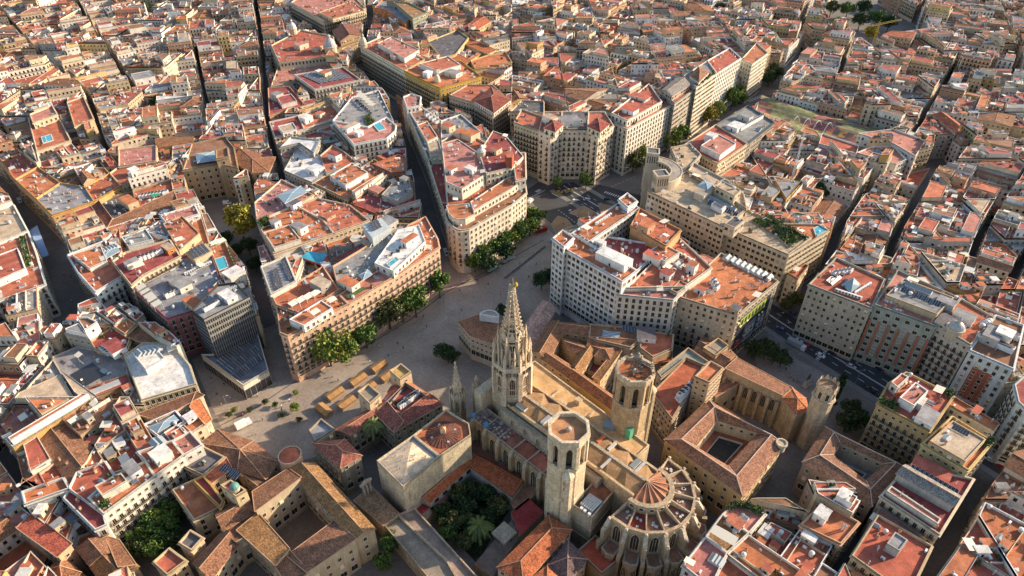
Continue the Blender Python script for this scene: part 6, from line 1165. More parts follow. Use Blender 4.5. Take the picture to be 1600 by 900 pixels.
    for k in range(8):
        zs = [53+(top-53)*i/12 for i in range(13)]
        for i in range(12):
            f = lambda z, kk=k: (q[0]+rad(z)*math.cos(L8+kk*math.pi/4), q[1]+rad(z)*math.sin(L8+kk*math.pi/4), z)
            g = lambda z, kk=k+1: (q[0]+rad(z)*math.cos(L8+kk*math.pi/4), q[1]+rad(z)*math.sin(L8+kk*math.pi/4), z)
            h = lambda z: tuple((x+y)/2 for x, y in zip(f(z), g(z)))
            z0, z1 = zs[i], zs[i+1]; sp.bar(f(z0), f(z1), .34-.014*i, STONE, (.60, .48, .34), 5); sp.bar(h(z0), h(z1), .14, STONE, (.58, .46, .32), 4)
            sp.bar(f(z1), g(z1), .17, STONE, (.58, .46, .32), 4); zm = (z0+z1)/2; sp.bar(f(zm), h(z1), .12, STONE, (.58, .46, .32), 3); sp.bar(g(zm), h(z1), .12, STONE, (.58, .46, .32), 3)
            a = L8+k*math.pi/4; e = rad(z1)+.4; cr.taper(rect(q[0]+e*math.cos(a), q[1]+e*math.sin(a), .62, .3, a), z1-.35, rect(q[0]+(e+.2)*math.cos(a), q[1]+(e+.2)*math.sin(a), .45, .35, a), z1+.3, STONE, (.64, .52, .38))
    sp.prism(ngon(*q, 1.35, 8), 73.5, 74.2, STONE, (.62, .52, .36)); sp.taper(ngon(*q, .7, 8), 74.2, ngon(*q, 1.4, 8), 75.6, STONE, (.62, .52, .36)); sp.prism(ngon(*q, .5, 8), 75.6, 77, STONE, (.5, .42, .3))
    fg = em.mb('spire_statue'); fg.taper(ngon(*q, .55, 8), 77, ngon(*q, .38, 8), 78.6, METAL, (.14, .11, .09)); fg.dome(q[0], q[1], 78.5, .42, .9, METAL, (.14, .11, .09), 8, 3); fg.bar((*q, 79.2), (*q, 81.6), .09, METAL, (.12, .1, .08)); fg.bar((q[0]-.6, q[1], 80.8), (q[0]+.6, q[1], 80.8), .07, METAL, (.12, .1, .08))
    fg.dome(q[0]+1.3, q[1]-.2, 76.2, .75, 1.5, METAL, (.42, .30, .02), 8, 3); fg.bar((q[0]+.3, q[1], 76.2), (q[0]+1.3, q[1]-.2, 76.3), .12, METAL, (.3, .22, .04))
    # front gable wall and side turrets
    p = CP((-52, -12), (-48, -12), (-48, 12), (-52, 12)); wall.prism(p, 0, 27, STONE, col)
    for (x, y), hh in ((W(716, 640, 13), 38.5), (CL(-53, 15.5), 40), (CL(-53, 8.5), 34), (CL(-54, -9), 30)):
        tu = em.mb('front_turret'); big = hh in (38.5, 40); rr_ = 3.0 if big else 1.5; o = ngon(x, y, rr_, 8, L8); tu.prism(o, 0, 22 if big else 26, STONE, (.50, .39, .26))
        zt = 22 if big else 26
        for k in range(8):
            v = o[k]; pinnacle(*v, zt-3, 7 if big else 4, .55, (.52, .41, .28)); tu.bar((*v, 4), (*v, zt), .35, STONE, (.54, .43, .3), 5); u, w_ = o[k], o[(k+1) % 8]; ang = math.atan2(w_[1]-u[1], w_[0]-u[0])
            if big: gothic(tu, (u[0]+w_[0])/2, (u[1]+w_[1])/2, 14.5, ang, 1.0, 6.0)
            tu.face([(*u, zt), (*w_, zt), ((u[0]+w_[0])/2, (u[1]+w_[1])/2, zt+3)], STONE, (.55, .43, .3))
        tu.cone(ngon(x, y, rr_*.72, 8, L8), zt, (x, y, hh), STONE, (.54, .43, .30))
        for k in range(8):
            for i in range(7):
                t = (i+1)/8; a = L8+k*math.pi/4; e = rr_*.72*(1-t)+.2; cr.box(x+e*math.cos(a), y+e*math.sin(a), zt+(hh-zt)*t, .42, .3, .4, a, STONE, (.58, .47, .33))
        tu.prism(ngon(x, y, .32, 6), hh-.6, hh+.9, STONE, (.6, .5, .36))
    # working gear left on the roofs
    gd = em.mb('green_site_hut'); gd.box(*CL(4, 13.2), 24.0, 2.2, 2.2, 4.6, CAX, PLAIN, (.09, .30, .17)); gd.box(*CL(-4, 12), 24, 4, 3, 2.0, CAX+.5, PLAIN, (.22, .26, .30))
    em.parts = [q for q in em.parts if q[0] != 'roof_rubble']; em.finish(); tag(jk.build('roof_rubble', root, em.org), kind='stuff')
    # ---- cloister round its garden
    c = cen(px('660,820 745,740 830,800 745,880')); t = thing('cloister', 'cloister with orange gallery roofs and white inner walls around the palm garden', 'cloister', (c[0], c[1], 0)); em = Em(t)
    w = em.mb('wall'); ro = em.mb('gallery_roof'); te = em.mb('terrace'); WC = (.50, .44, .36); OR = (.40, .125, .055)
    for s_ in ('653,776 729,711 737,727 672,785', '729,711 740,709 818,752 800,777 733,729'):
        p = pxp(s_, 8.5); p = hull(p)
        w.prism(p, 0, 8.5, PLASTER, WC, top=False)
        if len(p) == 4: pitched(ro, w, p, 8.5, 'gable', 1.5, OR, WC, eav=.3)
        else:
            q = longfirst(p); ro.face([(*v, 8.9) for v in inset(p, -.3)], TILE, OR); w.ring(inset(p, -.3), inset(p, -.1), 8.5, 8.9, PLASTER, RIDGE)
    for s_, z, cc in (('733,690 745,683 822,745 818,752 740,709 729,711', 7.0, (.20, .09, .06)), ('620,800 652,770 676,790 640,818', 5.5, (.36, .05, .04)), ('798,800 826,778 850,800 812,838', 6.0, (.36, .05, .045)), ('790,778 822,752 840,770 806,798', 6.0, (.36, .18, .1)), ('676,800 735,735 728,728 668,790', 5.0, (.24, .09, .07)), ('735,735 800,785 806,778 737,727', 5.0, (.24, .09, .07)), ('742,880 800,812 812,838 770,900', 5.0, (.18, .13, .1)), ('640,818 676,790 682,796 650,824', 5.0, (.3, .22, .15))):
        for p in convex_parts(pxp(s_, z)): w.prism(p, 0, z-.01, STONE, (.36, .29, .2), top=False); te.face([(*v, z) for v in p], TERR, cc)
    dk = em.mb('window_opening')
    for x0, y0, x1, y1, n_ in ((676, 786, 738, 731, 5), (740, 735, 800, 778, 5)):
        a, b = W(x0, y0, 7), W(x1, y1, 7)
        ang = math.atan2(b[1]-a[1], b[0]-a[0])
        for k in range(n_):
            u = (k+.5)/n_; dk.box(a[0]+(b[0]-a[0])*u, a[1]+(b[1]-a[1])*u-.15, 6.2, 1.7, .5, 1.3, ang, PLAIN, (.03, .025, .025))
    ft = em.mb('fountain_canopy'); q = W(788, 835, 5)
    for sx, sy in ((-2.2, -2.2), (2.2, -2.2), (2.2, 2.2), (-2.2, 2.2)): ft.box(q[0]+sx, q[1]+sy, 0, 1, 1, 5, .8, STONE, (.42, .34, .24))
    ft.prism(rect(*q, 6.4, 6.4, .8), 5, 6.2, STONE, (.42, .34, .24)); em.finish()
# ------------------------------------------------------------------ ground, roads, square
def sheet(name, p, z, mt, c):
    m = MB()
    for q in (convex_parts(p) if len(p) > 4 else [p]): m.face([(*v, z) for v in q], mt, c)
    return tag(m.build(name), kind='structure')
sheet('ground', [(-4000, -1500), (4000, -1500), (4000, 5000), (-4000, 5000)], 0, PAVE, (.185, .158, .135))
sheet('square', hull([v for s_, z_ in OPEN[:4] for v in pxp(s_)]), .02, PAVE, (.325, .262, .205))
sheet('palace_court', pxp('400,790 500,760 560,840 455,885'), .02, PAVE, (.24, .18, .13))
sheet('chapel_square', pxp('1180,560 1215,545 1300,590 1270,680 1200,640'), .02, PAVE, (.26, .225, .195))
sheet('lower_square', pxp('1130,640 1190,625 1255,690 1215,740'), .024, PAVE, (.22, .18, .15))
def road():
    cl = px(LANES[7][0], 0)
    m = MB(); mk = MB(); kb = MB(); Wd = 8.5
    def off(i, d):
        a = cl[max(0, i-1)]; b = cl[min(len(cl)-1, i+1)]; L = math.dist(a, b); return (cl[i][0]-(b[1]-a[1])/L*d, cl[i][1]+(b[0]-a[0])/L*d)
    for i in range(len(cl)-1):
        m.face([(*off(i, -Wd), .03), (*off(i+1, -Wd), .03), (*off(i+1, Wd), .03), (*off(i, Wd), .03)], ASPH, (.05, .05, .052))
        for d in (-1, 1):
            p = ccw([off(i, d*(Wd+.02)), off(i+1, d*(Wd+.02)), off(i+1, d*12), off(i, d*12)]); kb.prism(p, 0, .15, PAVE, (.20, .185, .17))
        for d, dash, c in ((-.15, 0, .7), (.35, 0, .7), (-4.2, 1, .7), (4.2, 1, .7)):
            A, B = off(i, d), off(i+1, d); L = math.dist(A, B); n = max(1, int(L/6)) if dash else 1
            for k in range(n):
                t0, t1 = k/n, (k+(.45 if dash else 1))/n
                q = [(A[0]+(B[0]-A[0])*t, A[1]+(B[1]-A[1])*t) for t in (t0, t1)]; nx, ny = -(B[1]-A[1])/L*.12, (B[0]-A[0])/L*.12
                mk.face([(q[0][0]-nx, q[0][1]-ny, .04), (q[1][0]-nx, q[1][1]-ny, .04), (q[1][0]+nx, q[1][1]+ny, .04), (q[0][0]+nx, q[0][1]+ny, .04)], PLAIN, (c, c, c))
    for x, y, dx, dy, n in ((1276, 562, 3.2, -3.2, 12), (1572, 712, -1.8, -7, 10), (1282, 568, 10, -10, 1)):
        a = W(x, y); b = W(x+24, y-21)
        for k in range(n):
            t = k/n; X, Y = a[0]+(b[0]-a[0])*t, a[1]+(b[1]-a[1])*t; mk.box(X, Y, .02, 1.6 if n > 1 else .4, .5, .024, math.radians(-45), PLAIN, (.68, .68, .68))
    tag(m.build('road'), kind='structure'); tag(kb.build('pavement'), kind='structure')
    # the junction beyond the square
    j = MB()
    for q in (px('820,300 840,285 935,288 1000,305 1010,352 905,385 850,340'),):
        for p in convex_parts(ccw(q)): j.face([(*v, .034) for v in p], ASPH, (.055, .055, .057))
    tag(j.build('junction_road'), kind='structure')
    il = MB()
    for s_ in ('862,350 872,338 885,342 905,365 890,375 868,365', '890,333 912,322 945,340 935,350', '935,318 958,322 950,328 970,345 940,335'):
        p = hull(pxp(s_)); il.prism(p, 0, .16, PAVE, (.30, .20, .11)); il.ring(inset(p, -.3), p, 0, .18, PAVE, (.33, .31, .28))
    tag(il.build('traffic_island'), kind='structure')
    def line(x0, y0, x1, y1, w=.3, n=1, gap=.5):
        a, b = W(x0, y0), W(x1, y1); L = math.dist(a, b); nx, ny = -(b[1]-a[1])/L*w/2, (b[0]-a[0])/L*w/2
        for k in range(n):
            t0, t1 = k/n, (k+(gap if n > 1 else 1))/n; q = [(a[0]+(b[0]-a[0])*t, a[1]+(b[1]-a[1])*t) for t in (t0, t1)]
            mk.face([(q[0][0]-nx, q[0][1]-ny, .046), (q[1][0]-nx, q[1][1]-ny, .046), (q[1][0]+nx, q[1][1]+ny, .046), (q[0][0]+nx, q[0][1]+ny, .046)], PLAIN, (.62, .61, .58))
    line(826, 310, 852, 297); line(838, 300, 845, 296, 2.5, 6, .5); line(862, 302, 897, 320, .4); line(872, 328, 905, 352, .35, 8); line(890, 328, 920, 350, 2.0, 9, .4); line(945, 300, 975, 310, 2.6, 9, .45); line(955, 292, 995, 275, .3, 7); line(1170, 158, 1195, 148, 3.2, 7, .5); line(905, 350, 925, 362, .3)
    line(873, 345, 883, 360, 1.6, 5, .4)
    tag(mk.build('road_marking'), kind='structure')
    # avenue kerb lines across the square
    k2 = MB()
    for pts in ('330,672 395,640 455,600 560,548 640,500 700,455 760,424 850,375', '690,452 735,440 770,425'):
        q = px(pts)
        for a, b in zip(q, q[1:]): k2.box((a[0]+b[0])/2, (a[1]+b[1])/2, .0, math.dist(a, b), .5, .12, math.atan2(b[1]-a[1], b[0]-a[0]), PAVE, (.12, .11, .10))
    tag(k2.build('kerb_strip'), kind='structure')
# ------------------------------------------------------------------ trees
def tree_mesh(seed, R, H, cols, n=26, per=75, leaf_=.42):
    r = random.Random(seed); t = MB(); bark = (.10, .075, .055); t.taper(ngon(0, 0, .32, 7), 0, ngon(.1, 0, .2, 7), H*.45, PLAIN, bark)
    c = MB(); cl = []
    for k in range(n):
        a = r.uniform(0, 6.28); d = R*math.sqrt(r.random())*.78; z = H*.45+(H*.5)*r.random()*(1-.5*(d/R)**2); cl.append((d*math.cos(a), d*math.sin(a), z, R*r.uniform(.26, .42)))
        if k < 9: t.bar((.08, 0, H*.38), (d*math.cos(a)*.8, d*math.sin(a)*.8, z), .12, PLAIN, bark, 5, .04)
    for x, y, z, rr in cl:
        g = r.uniform(.65, 1.4); b0 = r.choice(cols)
        for _ in range(per):
            v = Vector((r.gauss(0, 1), r.gauss(0, 1), r.gauss(0, .8))).normalized()*rr*r.uniform(.55, 1.08); k = g*r.uniform(.7, 1.3)
            leafq(c, Vector((x, y, z))+v, r, leaf_, (b0[0]*k, b0[1]*k, b0[2]*k))
    return t.build('trunk', mesh_only=True), c.build('crown', mesh_only=True)
GRN = [(.065, .125, .022), (.09, .14, .027), (.05, .10, .02)]; DRK = [(.03, .06, .018), (.04, .07, .022), (.045, .065, .02)]; YEL = [(.27, .21, .025), (.22, .20, .025), (.31, .23, .03)]; LIM = [(.16, .21, .03), (.19, .21, .035), (.11, .16, .028)]; OLV = [(.075, .085, .025), (.10, .09, .025), (.055, .07, .02)]
TM = {'green': tree_mesh(1, 4.6, 11, GRN), 'green2': tree_mesh(2, 4.6, 11, GRN+LIM), 'dark': tree_mesh(3, 4.6, 10, DRK), 'yellow': tree_mesh(4, 4.6, 11, YEL), 'lime': tree_mesh(5, 4.6, 11, LIM), 'olive': tree_mesh(6, 4.6, 11, OLV), 'cypress': tree_mesh(7, 1.7, 13, DRK, 30, 50, .32)}
TREE_N = {'green': 'green', 'green2': 'mid green', 'dark': 'dark green', 'yellow': 'yellow autumn', 'lime': 'bright lime green', 'olive': 'olive brown', 'cypress': 'slim dark cypress'}
RT = random.Random(9)
def tree(kind, x, y, sc, label, z=0., zs=1., group='street and garden trees', seen=6.0):
    """x, y: the middle of the crown in the photograph"""
    q = W(x, y, z+seen*sc*zs); t = thing('cypress_tree' if kind == 'cypress' else 'tree', label, 'tree', (q[0], q[1], z), group, RT.uniform(0, 6)); t.scale = (sc*RT.uniform(.88, 1.14), sc*RT.uniform(.88, 1.14), sc*zs*RT.uniform(.9, 1.12))
    put('trunk', TM[kind][0], t); put('crown', TM[kind][1], t)
def trees():
    row = [('lime', 512, 545, 1.25, 'largest lime green tree at the left end of the hotel tree row'), ('lime', 538, 540, 1.05, 'bright tree tucked right of the largest lime green one before the hotel'), ('olive', 492, 553, .85, 'olive tree hugging the hotel corner at the left end of its tree row'), ('green', 570, 522, 1.0, 'mid green tree beside the lime pair before the hotel'), ('olive', 548, 518, .8, 'small olive tree against the hotel wall behind the lime pair'), ('olive', 607, 490, 1.15, 'broad olive brown tree in the middle of the hotel row'), ('green2', 628, 482, 1.0, 'green tree right of the broad olive brown one before the hotel'), ('green', 648, 470, 1.2, 'large dark leaved green tree right of the hotel row middle'), ('green', 686, 446, .95, 'last tree at the right end of the hotel row by the lane mouth'), ('olive', 590, 500, .85, 'small olive tree squeezed left of the broad olive brown one')]
    for a in row: tree(a[0], a[1], a[2], a[3]*1.42, a[4])
    pos = [(742, 408, 'green2', 'nearest the rounded corner'), (757, 398, 'green', 'second along from the rounded corner'), (772, 390, 'green', 'third along from the rounded corner'), (786, 380, 'green', 'fourth along, before the middle bays'), (800, 370, 'green2', 'fifth along, tallest of the row'), (815, 362, 'green', 'sixth along, beside the white van'), (828, 352, 'green2', 'seventh along, close to the red bus'), (838, 340, 'green', 'last at the junction end'), (790, 392, 'dark', 'darker one in front of the fourth'), (762, 410, 'dark', 'darker one in front of the second'), (822, 340, 'green2', 'tucked against the building end')]
    for x, y, k, s in pos: tree(k, x, y, 1.25, f'street tree below the rounded building, {s}')
    tree('green', 872, 287, .8, 'round dark tree left of the octagonal front door'); tree('green', 916, 282, 1.1, 'larger round green tree right of the octagonal front door')
    for x, y, k, sc, s in ((990, 252, 'olive', 1.1, 'olive tree at the near end of the slab street'), (1003, 244, 'lime', 1.0, 'greenish yellow tree next to the near end of the slab street'), (1050, 216, 'lime', 1.1, 'lime tree below the white modern slab'), (1064, 209, 'green2', 1.1, 'green tree below the right end of the white modern slab'), (1110, 182, 'yellow', 1.1, 'yellow tree below the louvred slab'), (1120, 172, 'lime', 1.1, 'lime tree behind the yellow one below the louvred slab'), (1145, 155, 'green2', 1.2, 'green tree below the dark banded slab'), (1155, 148, 'lime', 1.0, 'small lime tree by the zebra crossing of the slab street'), (1210, 112, 'dark', 1.3, 'dark tree at the far bend of the slab street'), (1203, 120, 'dark', 1.1, 'dark tree just before the far bend of the slab street')): tree(k, x, y, sc*1.35, s)
    tree('dark', 846, 438, 1.1, 'dark tree in shade by the left corner of the white bank'); tree('dark', 862, 432, 1.0, 'dark tree squeezed against the white bank wall'); tree('dark', 694, 548, .95, 'dark tree on the square before the fan shaped museum'); tree('dark', 706, 556, .8, 'smaller dark tree right of the lone dark tree on the square'); tree('dark', 786, 484, .8, 'dark tree half hidden behind the spire beside the dormer'); tree('dark', 806, 496, .7, 'low dark tree right of the spire beside the pink gable hall')
    tree('yellow', 375, 352, 2.2, 'big yellow autumn tree in the walled garden'); tree('dark', 352, 375, 1.0, 'dark garden tree left below the yellow autumn tree'); tree('dark', 388, 385, 1.0, 'dark garden tree right below the yellow autumn tree'); tree('dark', 398, 412, .9, 'dark garden tree by the lane beside the pool terrace'); tree('dark', 368, 392, .9, 'dark garden tree in the middle below the yellow autumn tree')
    for i, (x, y, k, sc, s) in enumerate(((262, 800, 'green', 1.0, 'topmost'), (245, 815, 'green2', 1.05, 'brightest'), (262, 820, 'green2', 1.0, 'second from the right wall'), (240, 838, 'green', 1.0, 'middle'), (222, 838, 'green', .95, 'leftmost upper'), (216, 856, 'dark', 1.0, 'lowest left'), (246, 858, 'green', 1.0, 'lowest middle'), (278, 800, 'olive', .8, 'right upper olive'), (270, 845, 'dark', .9, 'lowest right'))): tree(k, x, y, sc, f'{s} tree in the walled garden below the white row')
    for x, y, k, sc, s in ((1182, 548, 'dark', 1.0, 'dark park tree left beside the ornate block'), (1198, 545, 'dark', 1.1, 'dark park tree below the billboard end'), (1210, 555, 'dark', .9, 'dark park tree nearest the truck'), (1222, 560, 'dark', .9, 'dark park tree by the left of the chapel square'), (1070, 520, 'green', 1.0, 'green tree under the arcade building wall'), (1085, 528, 'dark', 1.0, 'dark tree right of the one under the arcade wall'), (1098, 535, 'dark', .9, 'last dark tree toward the ornate block base'), (1330, 640, 'dark', 1.0, 'dark park tree left of the balconied corner house'), (1345, 655, 'dark', 1.1, 'dark park tree against the balconied corner house'), (1325, 660, 'dark', 1.0, 'dark park tree below the chapel tower'), (1240, 470, 'olive', .9, 'olive tree at the foot of the window grid block'), (1228, 478, 'olive', .8, 'smaller olive tree toward the billboard by the road')): tree(k, x, y, sc, s)
    for x, y, s in ((1308, 612, 'upper slim cypress beside the chapel tower'), (1302, 628, 'lower slim cypress beside the chapel tower'), (1314, 600, 'topmost slim cypress beside the chapel tower')): tree('cypress', x, y, 1.1, s)
    for x, y, k, sc, s in ((1300, 12, 'dark', 1.8, 'leftmost large'), (1325, 15, 'green', 1.8, 'second large'), (1350, 12, 'dark', 1.8, 'middle large'), (1370, 28, 'green', 1.9, 'front right large'), (1390, 35, 'dark', 1.7, 'rightmost large'), (1345, 32, 'dark', 1.7, 'front middle large'), (1308, 38, 'lime', 1.5, 'front left lime'), (1360, 55, 'yellow', 1.5, 'front yellow')): tree(k, x, y, sc, f'{s} tree in the far garden behind the market')
    for x, y, k, sc, s in ((226, 8, 'dark', 1.4, 'dark tree in the court at the very top left'), (246, 158, 'dark', 1.2, 'dark tree in a narrow court left of the long lane'), (1280, 298, 'dark', 1.2, 'dark tree in the court right of the roof garden bank'), (1265, 300, 'green', 1.0, 'green tree in the court left of the dark court tree'), (1295, 292, 'dark', 1.1, 'dark court tree nearest the pale market houses'), (1545, 5, 'dark', 1.8, 'dark tree on the top right edge'), (1130, 12, 'dark', 1.3, 'dark tree far off at the top right of centre')): tree(k, x, y, sc, s, 6 if y < 300 else 0)
    cl = [(690, 800, 'dark', .8), (715, 770, 'olive', .75), (735, 765, 'dark', .8), (705, 815, 'olive', .85), (725, 790, 'dark', .9), (760, 770, 'dark', .85), (780, 790, 'olive', .8), (735, 820, 'dark', .7), (700, 835, 'green', .7), (765, 805, 'dark', .7), (725, 845, 'olive', .7)]
    wd = ['left corner', 'upper left', 'topmost', 'left lower', 'central', 'upper right', 'right corner', 'front central', 'lower left', 'right of the palm', 'bottom']
    for (x, y, k, sc), w_ in zip(cl, wd): tree(k, x, y, sc, f'{w_} tree of the cloister garden', 0, .95)
    for x, y, s in ((612, 850, 'dark tree in the lane at the bottom beside the palace'), (598, 880, 'lower dark tree in the lane at the bottom edge')): tree('green', x, y, .8, s)
    for i, (x, y) in enumerate(((462, 613), (460, 636), (441, 648), (467, 655), (415, 628), (430, 632), (366, 640), (390, 640), (358, 648))):
        w_ = ['beside the hotel corner', 'tallest, beside the stalls', 'left of the tallest', 'below the tallest', 'leftmost of the dark pair', 'right of the dark pair', 'left of the white truck', 'right of the white truck', 'nearest the palace roof'][i]
        tree('lime' if i in (0, 1, 6) else 'dark', x, y, .32 if i != 1 else .5, f'small potted tree on the square, {w_}', 0, .8, 'potted trees on the square')
# palms
def palm_mesh(seed, R, n=34):
    r = random.Random(seed); f = MB()
    for k in range(n):
        a = 2*math.pi*k/n*2.4+r.uniform(-.1, .1); el = r.uniform(-.1, 1.15); L = R*r.uniform(.85, 1.1); pts = []
        for i in range(8): t = i/7; d = L*t*math.cos(el*(1-.5*t)); pts.append(Vector((d*math.cos(a), d*math.sin(a), L*t*math.sin(el)-1.35*L*t*t*.55)))
        side = Vector((-math.sin(a), math.cos(a), 0)); g = r.uniform(.7, 1.4); col = (.13*g, .16*g, .045)
        for i in range(7):
            p, q = pts[i], pts[i+1]; f.bar(tuple(p), tuple(q), .05, LEAF, (.16, .14, .05), 3)
            for sg in (-1, 1):
                for j in range(3):
                    o = p+(q-p)*(j/3); tip = o+side*sg*R*.2*(1-.5*abs(i/6-.4))+(q-p)*1.2+Vector((0, 0, -.12*R)); f.face([tuple(o), tuple(o+(q-p)*.33), tuple(tip)], LEAF, (col[0]*r.uniform(.8, 1.2), col[1]*r.uniform(.8, 1.2), col[2]))
    for k in range(14): a = r.uniform(0, 6.3); f.bar((0, 0, 0), (.9*math.cos(a), .9*math.sin(a), -.5), .12, LEAF, (.30, .13, .03), 3)
    return f.build('crown', mesh_only=True)
def palms():
    me = palm_mesh(3, 4.0)
    for x, y, z, sc, s in ((748, 822, 7, 1.3, 'largest palm in the cloister garden beside the fountain arch'), (582, 663, 15, 1.2, 'tall palm in the court of the red tiled mansion'), (690, 792, 4, .7, 'small palm at the left corner of the cloister garden'), (728, 805, 5, .7, 'small palm left of the largest cloister palm'), (712, 772, 5, .6, 'small palm by the upper cloister gallery')):
        q = W(x, y, z); t = thing('palm_tree', s, 'palm tree', (q[0], q[1], 0), 'palms'); m = MB(); m.taper(ngon(q[0], q[1], .45, 8), 0, ngon(q[0], q[1], .38, 8), z, PLAIN, (.16, .115, .075)); m.build('trunk', t, (q[0], q[1], 0)); put('crown', me, t, (0, 0, z), 0, (sc, sc, sc))
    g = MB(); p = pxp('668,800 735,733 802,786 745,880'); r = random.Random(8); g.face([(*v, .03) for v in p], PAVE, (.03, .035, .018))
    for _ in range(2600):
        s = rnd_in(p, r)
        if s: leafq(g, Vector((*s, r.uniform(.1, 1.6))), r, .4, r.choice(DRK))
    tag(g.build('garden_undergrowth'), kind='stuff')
# ------------------------------------------------------------------ market hall with its coloured wavy roof
def market():
    p = px('1178,178 1430,250 1455,225 1222,160', 14); t_ = thing('market_hall', 'market hall under a wavy roof of coloured tile fields', 'market hall', (*cen(p), 0)); m = MB(); w = MB(); r = random.Random(6); n, k = 40, 22; hue = {}
    a, b, c, d = px('1178,186 1345,246 1402,206 1190,149', 15)
    def f(u, v): 
        x = a[0]*(1-u)*(1-v)+b[0]*u*(1-v)+c[0]*u*v+d[0]*(1-u)*v; y = a[1]*(1-u)*(1-v)+b[1]*u*(1-v)+c[1]*u*v+d[1]*(1-u)*v
        return (x, y, 15+1.6*math.sin(v*math.pi*3+u*2.0))
    from mathutils import noise as nz
    for i in range(n):
        for j in range(k):
            u, v = i/n, j/k; q = nz.noise(Vector((u*5.0+3, v*3.2, .3))); q2 = nz.noise(Vector((u*11+9, v*7, 2.0)))
            col = (.19, .20, .085) if q > .0 else (.30, .11, .095) if q < -.22 else ((.36, .20, .06) if q2 > 0 else (.12, .075, .075))
            if j % 7 == 6: col = (.34, .27, .15)
            m.face([f(u, v), f(u+1/n, v), f(u+1/n, v+1/k), f(u, v+1/k)], TERR, vary(col, r, .15))
    m.build('wavy_roof', t_, (*cen(p), 0)); w.prism(ccw([a, b, c, d]), 0, 12.8, PLASTER, (.55, .5, .42)); w.build('wall', t_, (*cen(p), 0))
    g = MB()
    for k_ in range(4):
        A, B = W(1228+17*k_, 212+3*k_, 14), W(1252+17*k_, 184+3*k_, 18); prev = None
        for i in range(9):
            u = i/8; q = (A[0]+(B[0]-A[0])*u, A[1]+(B[1]-A[1])*u, 14+9*math.sin(math.pi*u))
            if prev: g.bar(prev, q, .2, METAL, (.42, .42, .40), 5)
            prev = q
    g.build('steel_arch', t_, (*cen(p), 0))
    q = W(1240, 268, 20); c_ = thing('lattice_mast', 'thin white lattice mast standing above the roofs before the market', 'mast', (q[0], q[1], 0)); g = MB()
    for dx, dy in ((-.6, -.6), (.6, -.6), (0, .7)): g.bar((q[0]+dx, q[1]+dy, 0), (q[0]+dx*.6, q[1]+dy*.6, 46), .2, METAL, (.72, .71, .68))
    for z in range(1, 44, 2): g.bar((q[0]-.6, q[1]-.6, z), (q[0]+.55, q[1]-.6, z+2), .06, METAL, (.6, .6, .58), 3); g.bar((q[0]+.55, q[1]-.6, z), (q[0], q[1]+.65, z+2), .06, METAL, (.6, .6, .58), 3)
    g.bar((q[0]-3, q[1], 44), (q[0]+8, q[1], 45), .16, METAL, (.62, .6, .56)); g.build('mast', c_, (q[0], q[1], 0))
    q = W(1363, 72, 12); c_ = thing('tower_crane', 'small yellow tower crane in front of the far garden', 'crane', (q[0], q[1], 0)); g = MB()
    for dx in (-.7, .7): g.bar((q[0]+dx, q[1], 0), (q[0]+dx, q[1], 34), .25, METAL, (.55, .34, .03))
    for z in range(0, 34, 3): g.bar((q[0]-.7, q[1], z), (q[0]+.7, q[1], z+3), .14, METAL, (.55, .34, .03), 3)
    g.build('mast', c_, (q[0], q[1], 0)); g = MB(); g.bar((q[0]-8, q[1]-3, 31), (q[0]+24, q[1]+8, 33.5), .25, METAL, (.55, .34, .03)); g.bar((q[0]-8, q[1]-3, 32.3), (q[0]+24, q[1]+8, 34.5), .15, METAL, (.55, .34, .03)); g.build('jib', c_, (q[0], q[1], 0))
# ------------------------------------------------------------------ stalls, vehicles, people
def stalls():
    base = None; spots = [(506, 640, 'sunlit yellow stall at the left end of the market stalls', -42), (523, 614, 'stall behind the sunlit yellow one, left of the back row', 50), (541, 628, 'stall beside the pale old tower, front row', 50), (559, 592, 'middle stall of the back row', 50), (574, 606, 'stall behind the grey topped tower', 50), (592, 571, 'farthest stall of the back row', 50), (606, 585, 'stall half hidden behind the sunlit old tower', 50)]
    for i, (x, y, lb, an) in enumerate(spots):
        q = W(x, y, 1.8)
        if base is None:
            t = thing('market_stall', lb, 'market stall', (q[0], q[1], 0), 'wooden stalls on the square'); m = MB(); m.prism(rect(0, 0, 8.6, 4.2), 0, 2.4, PLASTER, (.42, .28, .18), top=False); m.build('wall', t)
            m = MB(); ro = rect(0, 0, 9.2, 5.0)
            for s in (-1, 1):
                for k in range(12): x0 = -4.6+k*.767; m.face([(x0, s*2.5, 2.35), (x0+.75, s*2.5, 2.35), (x0+.75, 0, 3.25), (x0, 0, 3.25)][::-s], PLAIN, vary((.34, .185, .07), RT, .18))
            m.build('plank_roof', t); m = MB()
            for sx in (-2.9, 0, 2.9): m.box(sx, -2.13, .9, 2.5, .1, 1.2, 0, PLAIN, (.20, .12, .06))
            m.build('shutter', t); m = MB(); m.box(0, -2.3, .85, 8.6, .5, .08, 0, PLAIN, (.3, .18, .08)); m.build('counter', t); base = t; t.rotation_euler.z = math.radians(an); t.scale = (.88, .85, .9)
        else:
            t = copy_tree(base); t.location = (q[0], q[1], 0); t.rotation_euler.z = math.radians(an); t['label'] = lb
def wheel_me():
    m = MB(); n = 12; p = [(.33*math.cos(2*math.pi*k/n), .33*math.sin(2*math.pi*k/n)) for k in range(n)]
    for k in range(n):
        a, b = p[k], p[(k+1) % n]; m.face([(a[0], -.1, a[1]), (a[0], .1, a[1]), (b[0], .1, b[1]), (b[0], -.1, b[1])], PLAIN, (.02, .02, .02))
    for y in (-.1, .1): m.face([(x, y, z) for x, z in (p if y < 0 else p[::-1])], PLAIN, (.02, .02, .02)); m.face([(x*.6, y*1.08, z*.6) for x, z in (p if y < 0 else p[::-1])], METAL, (.4, .4, .4))
    return m.build('wheel', mesh_only=True)
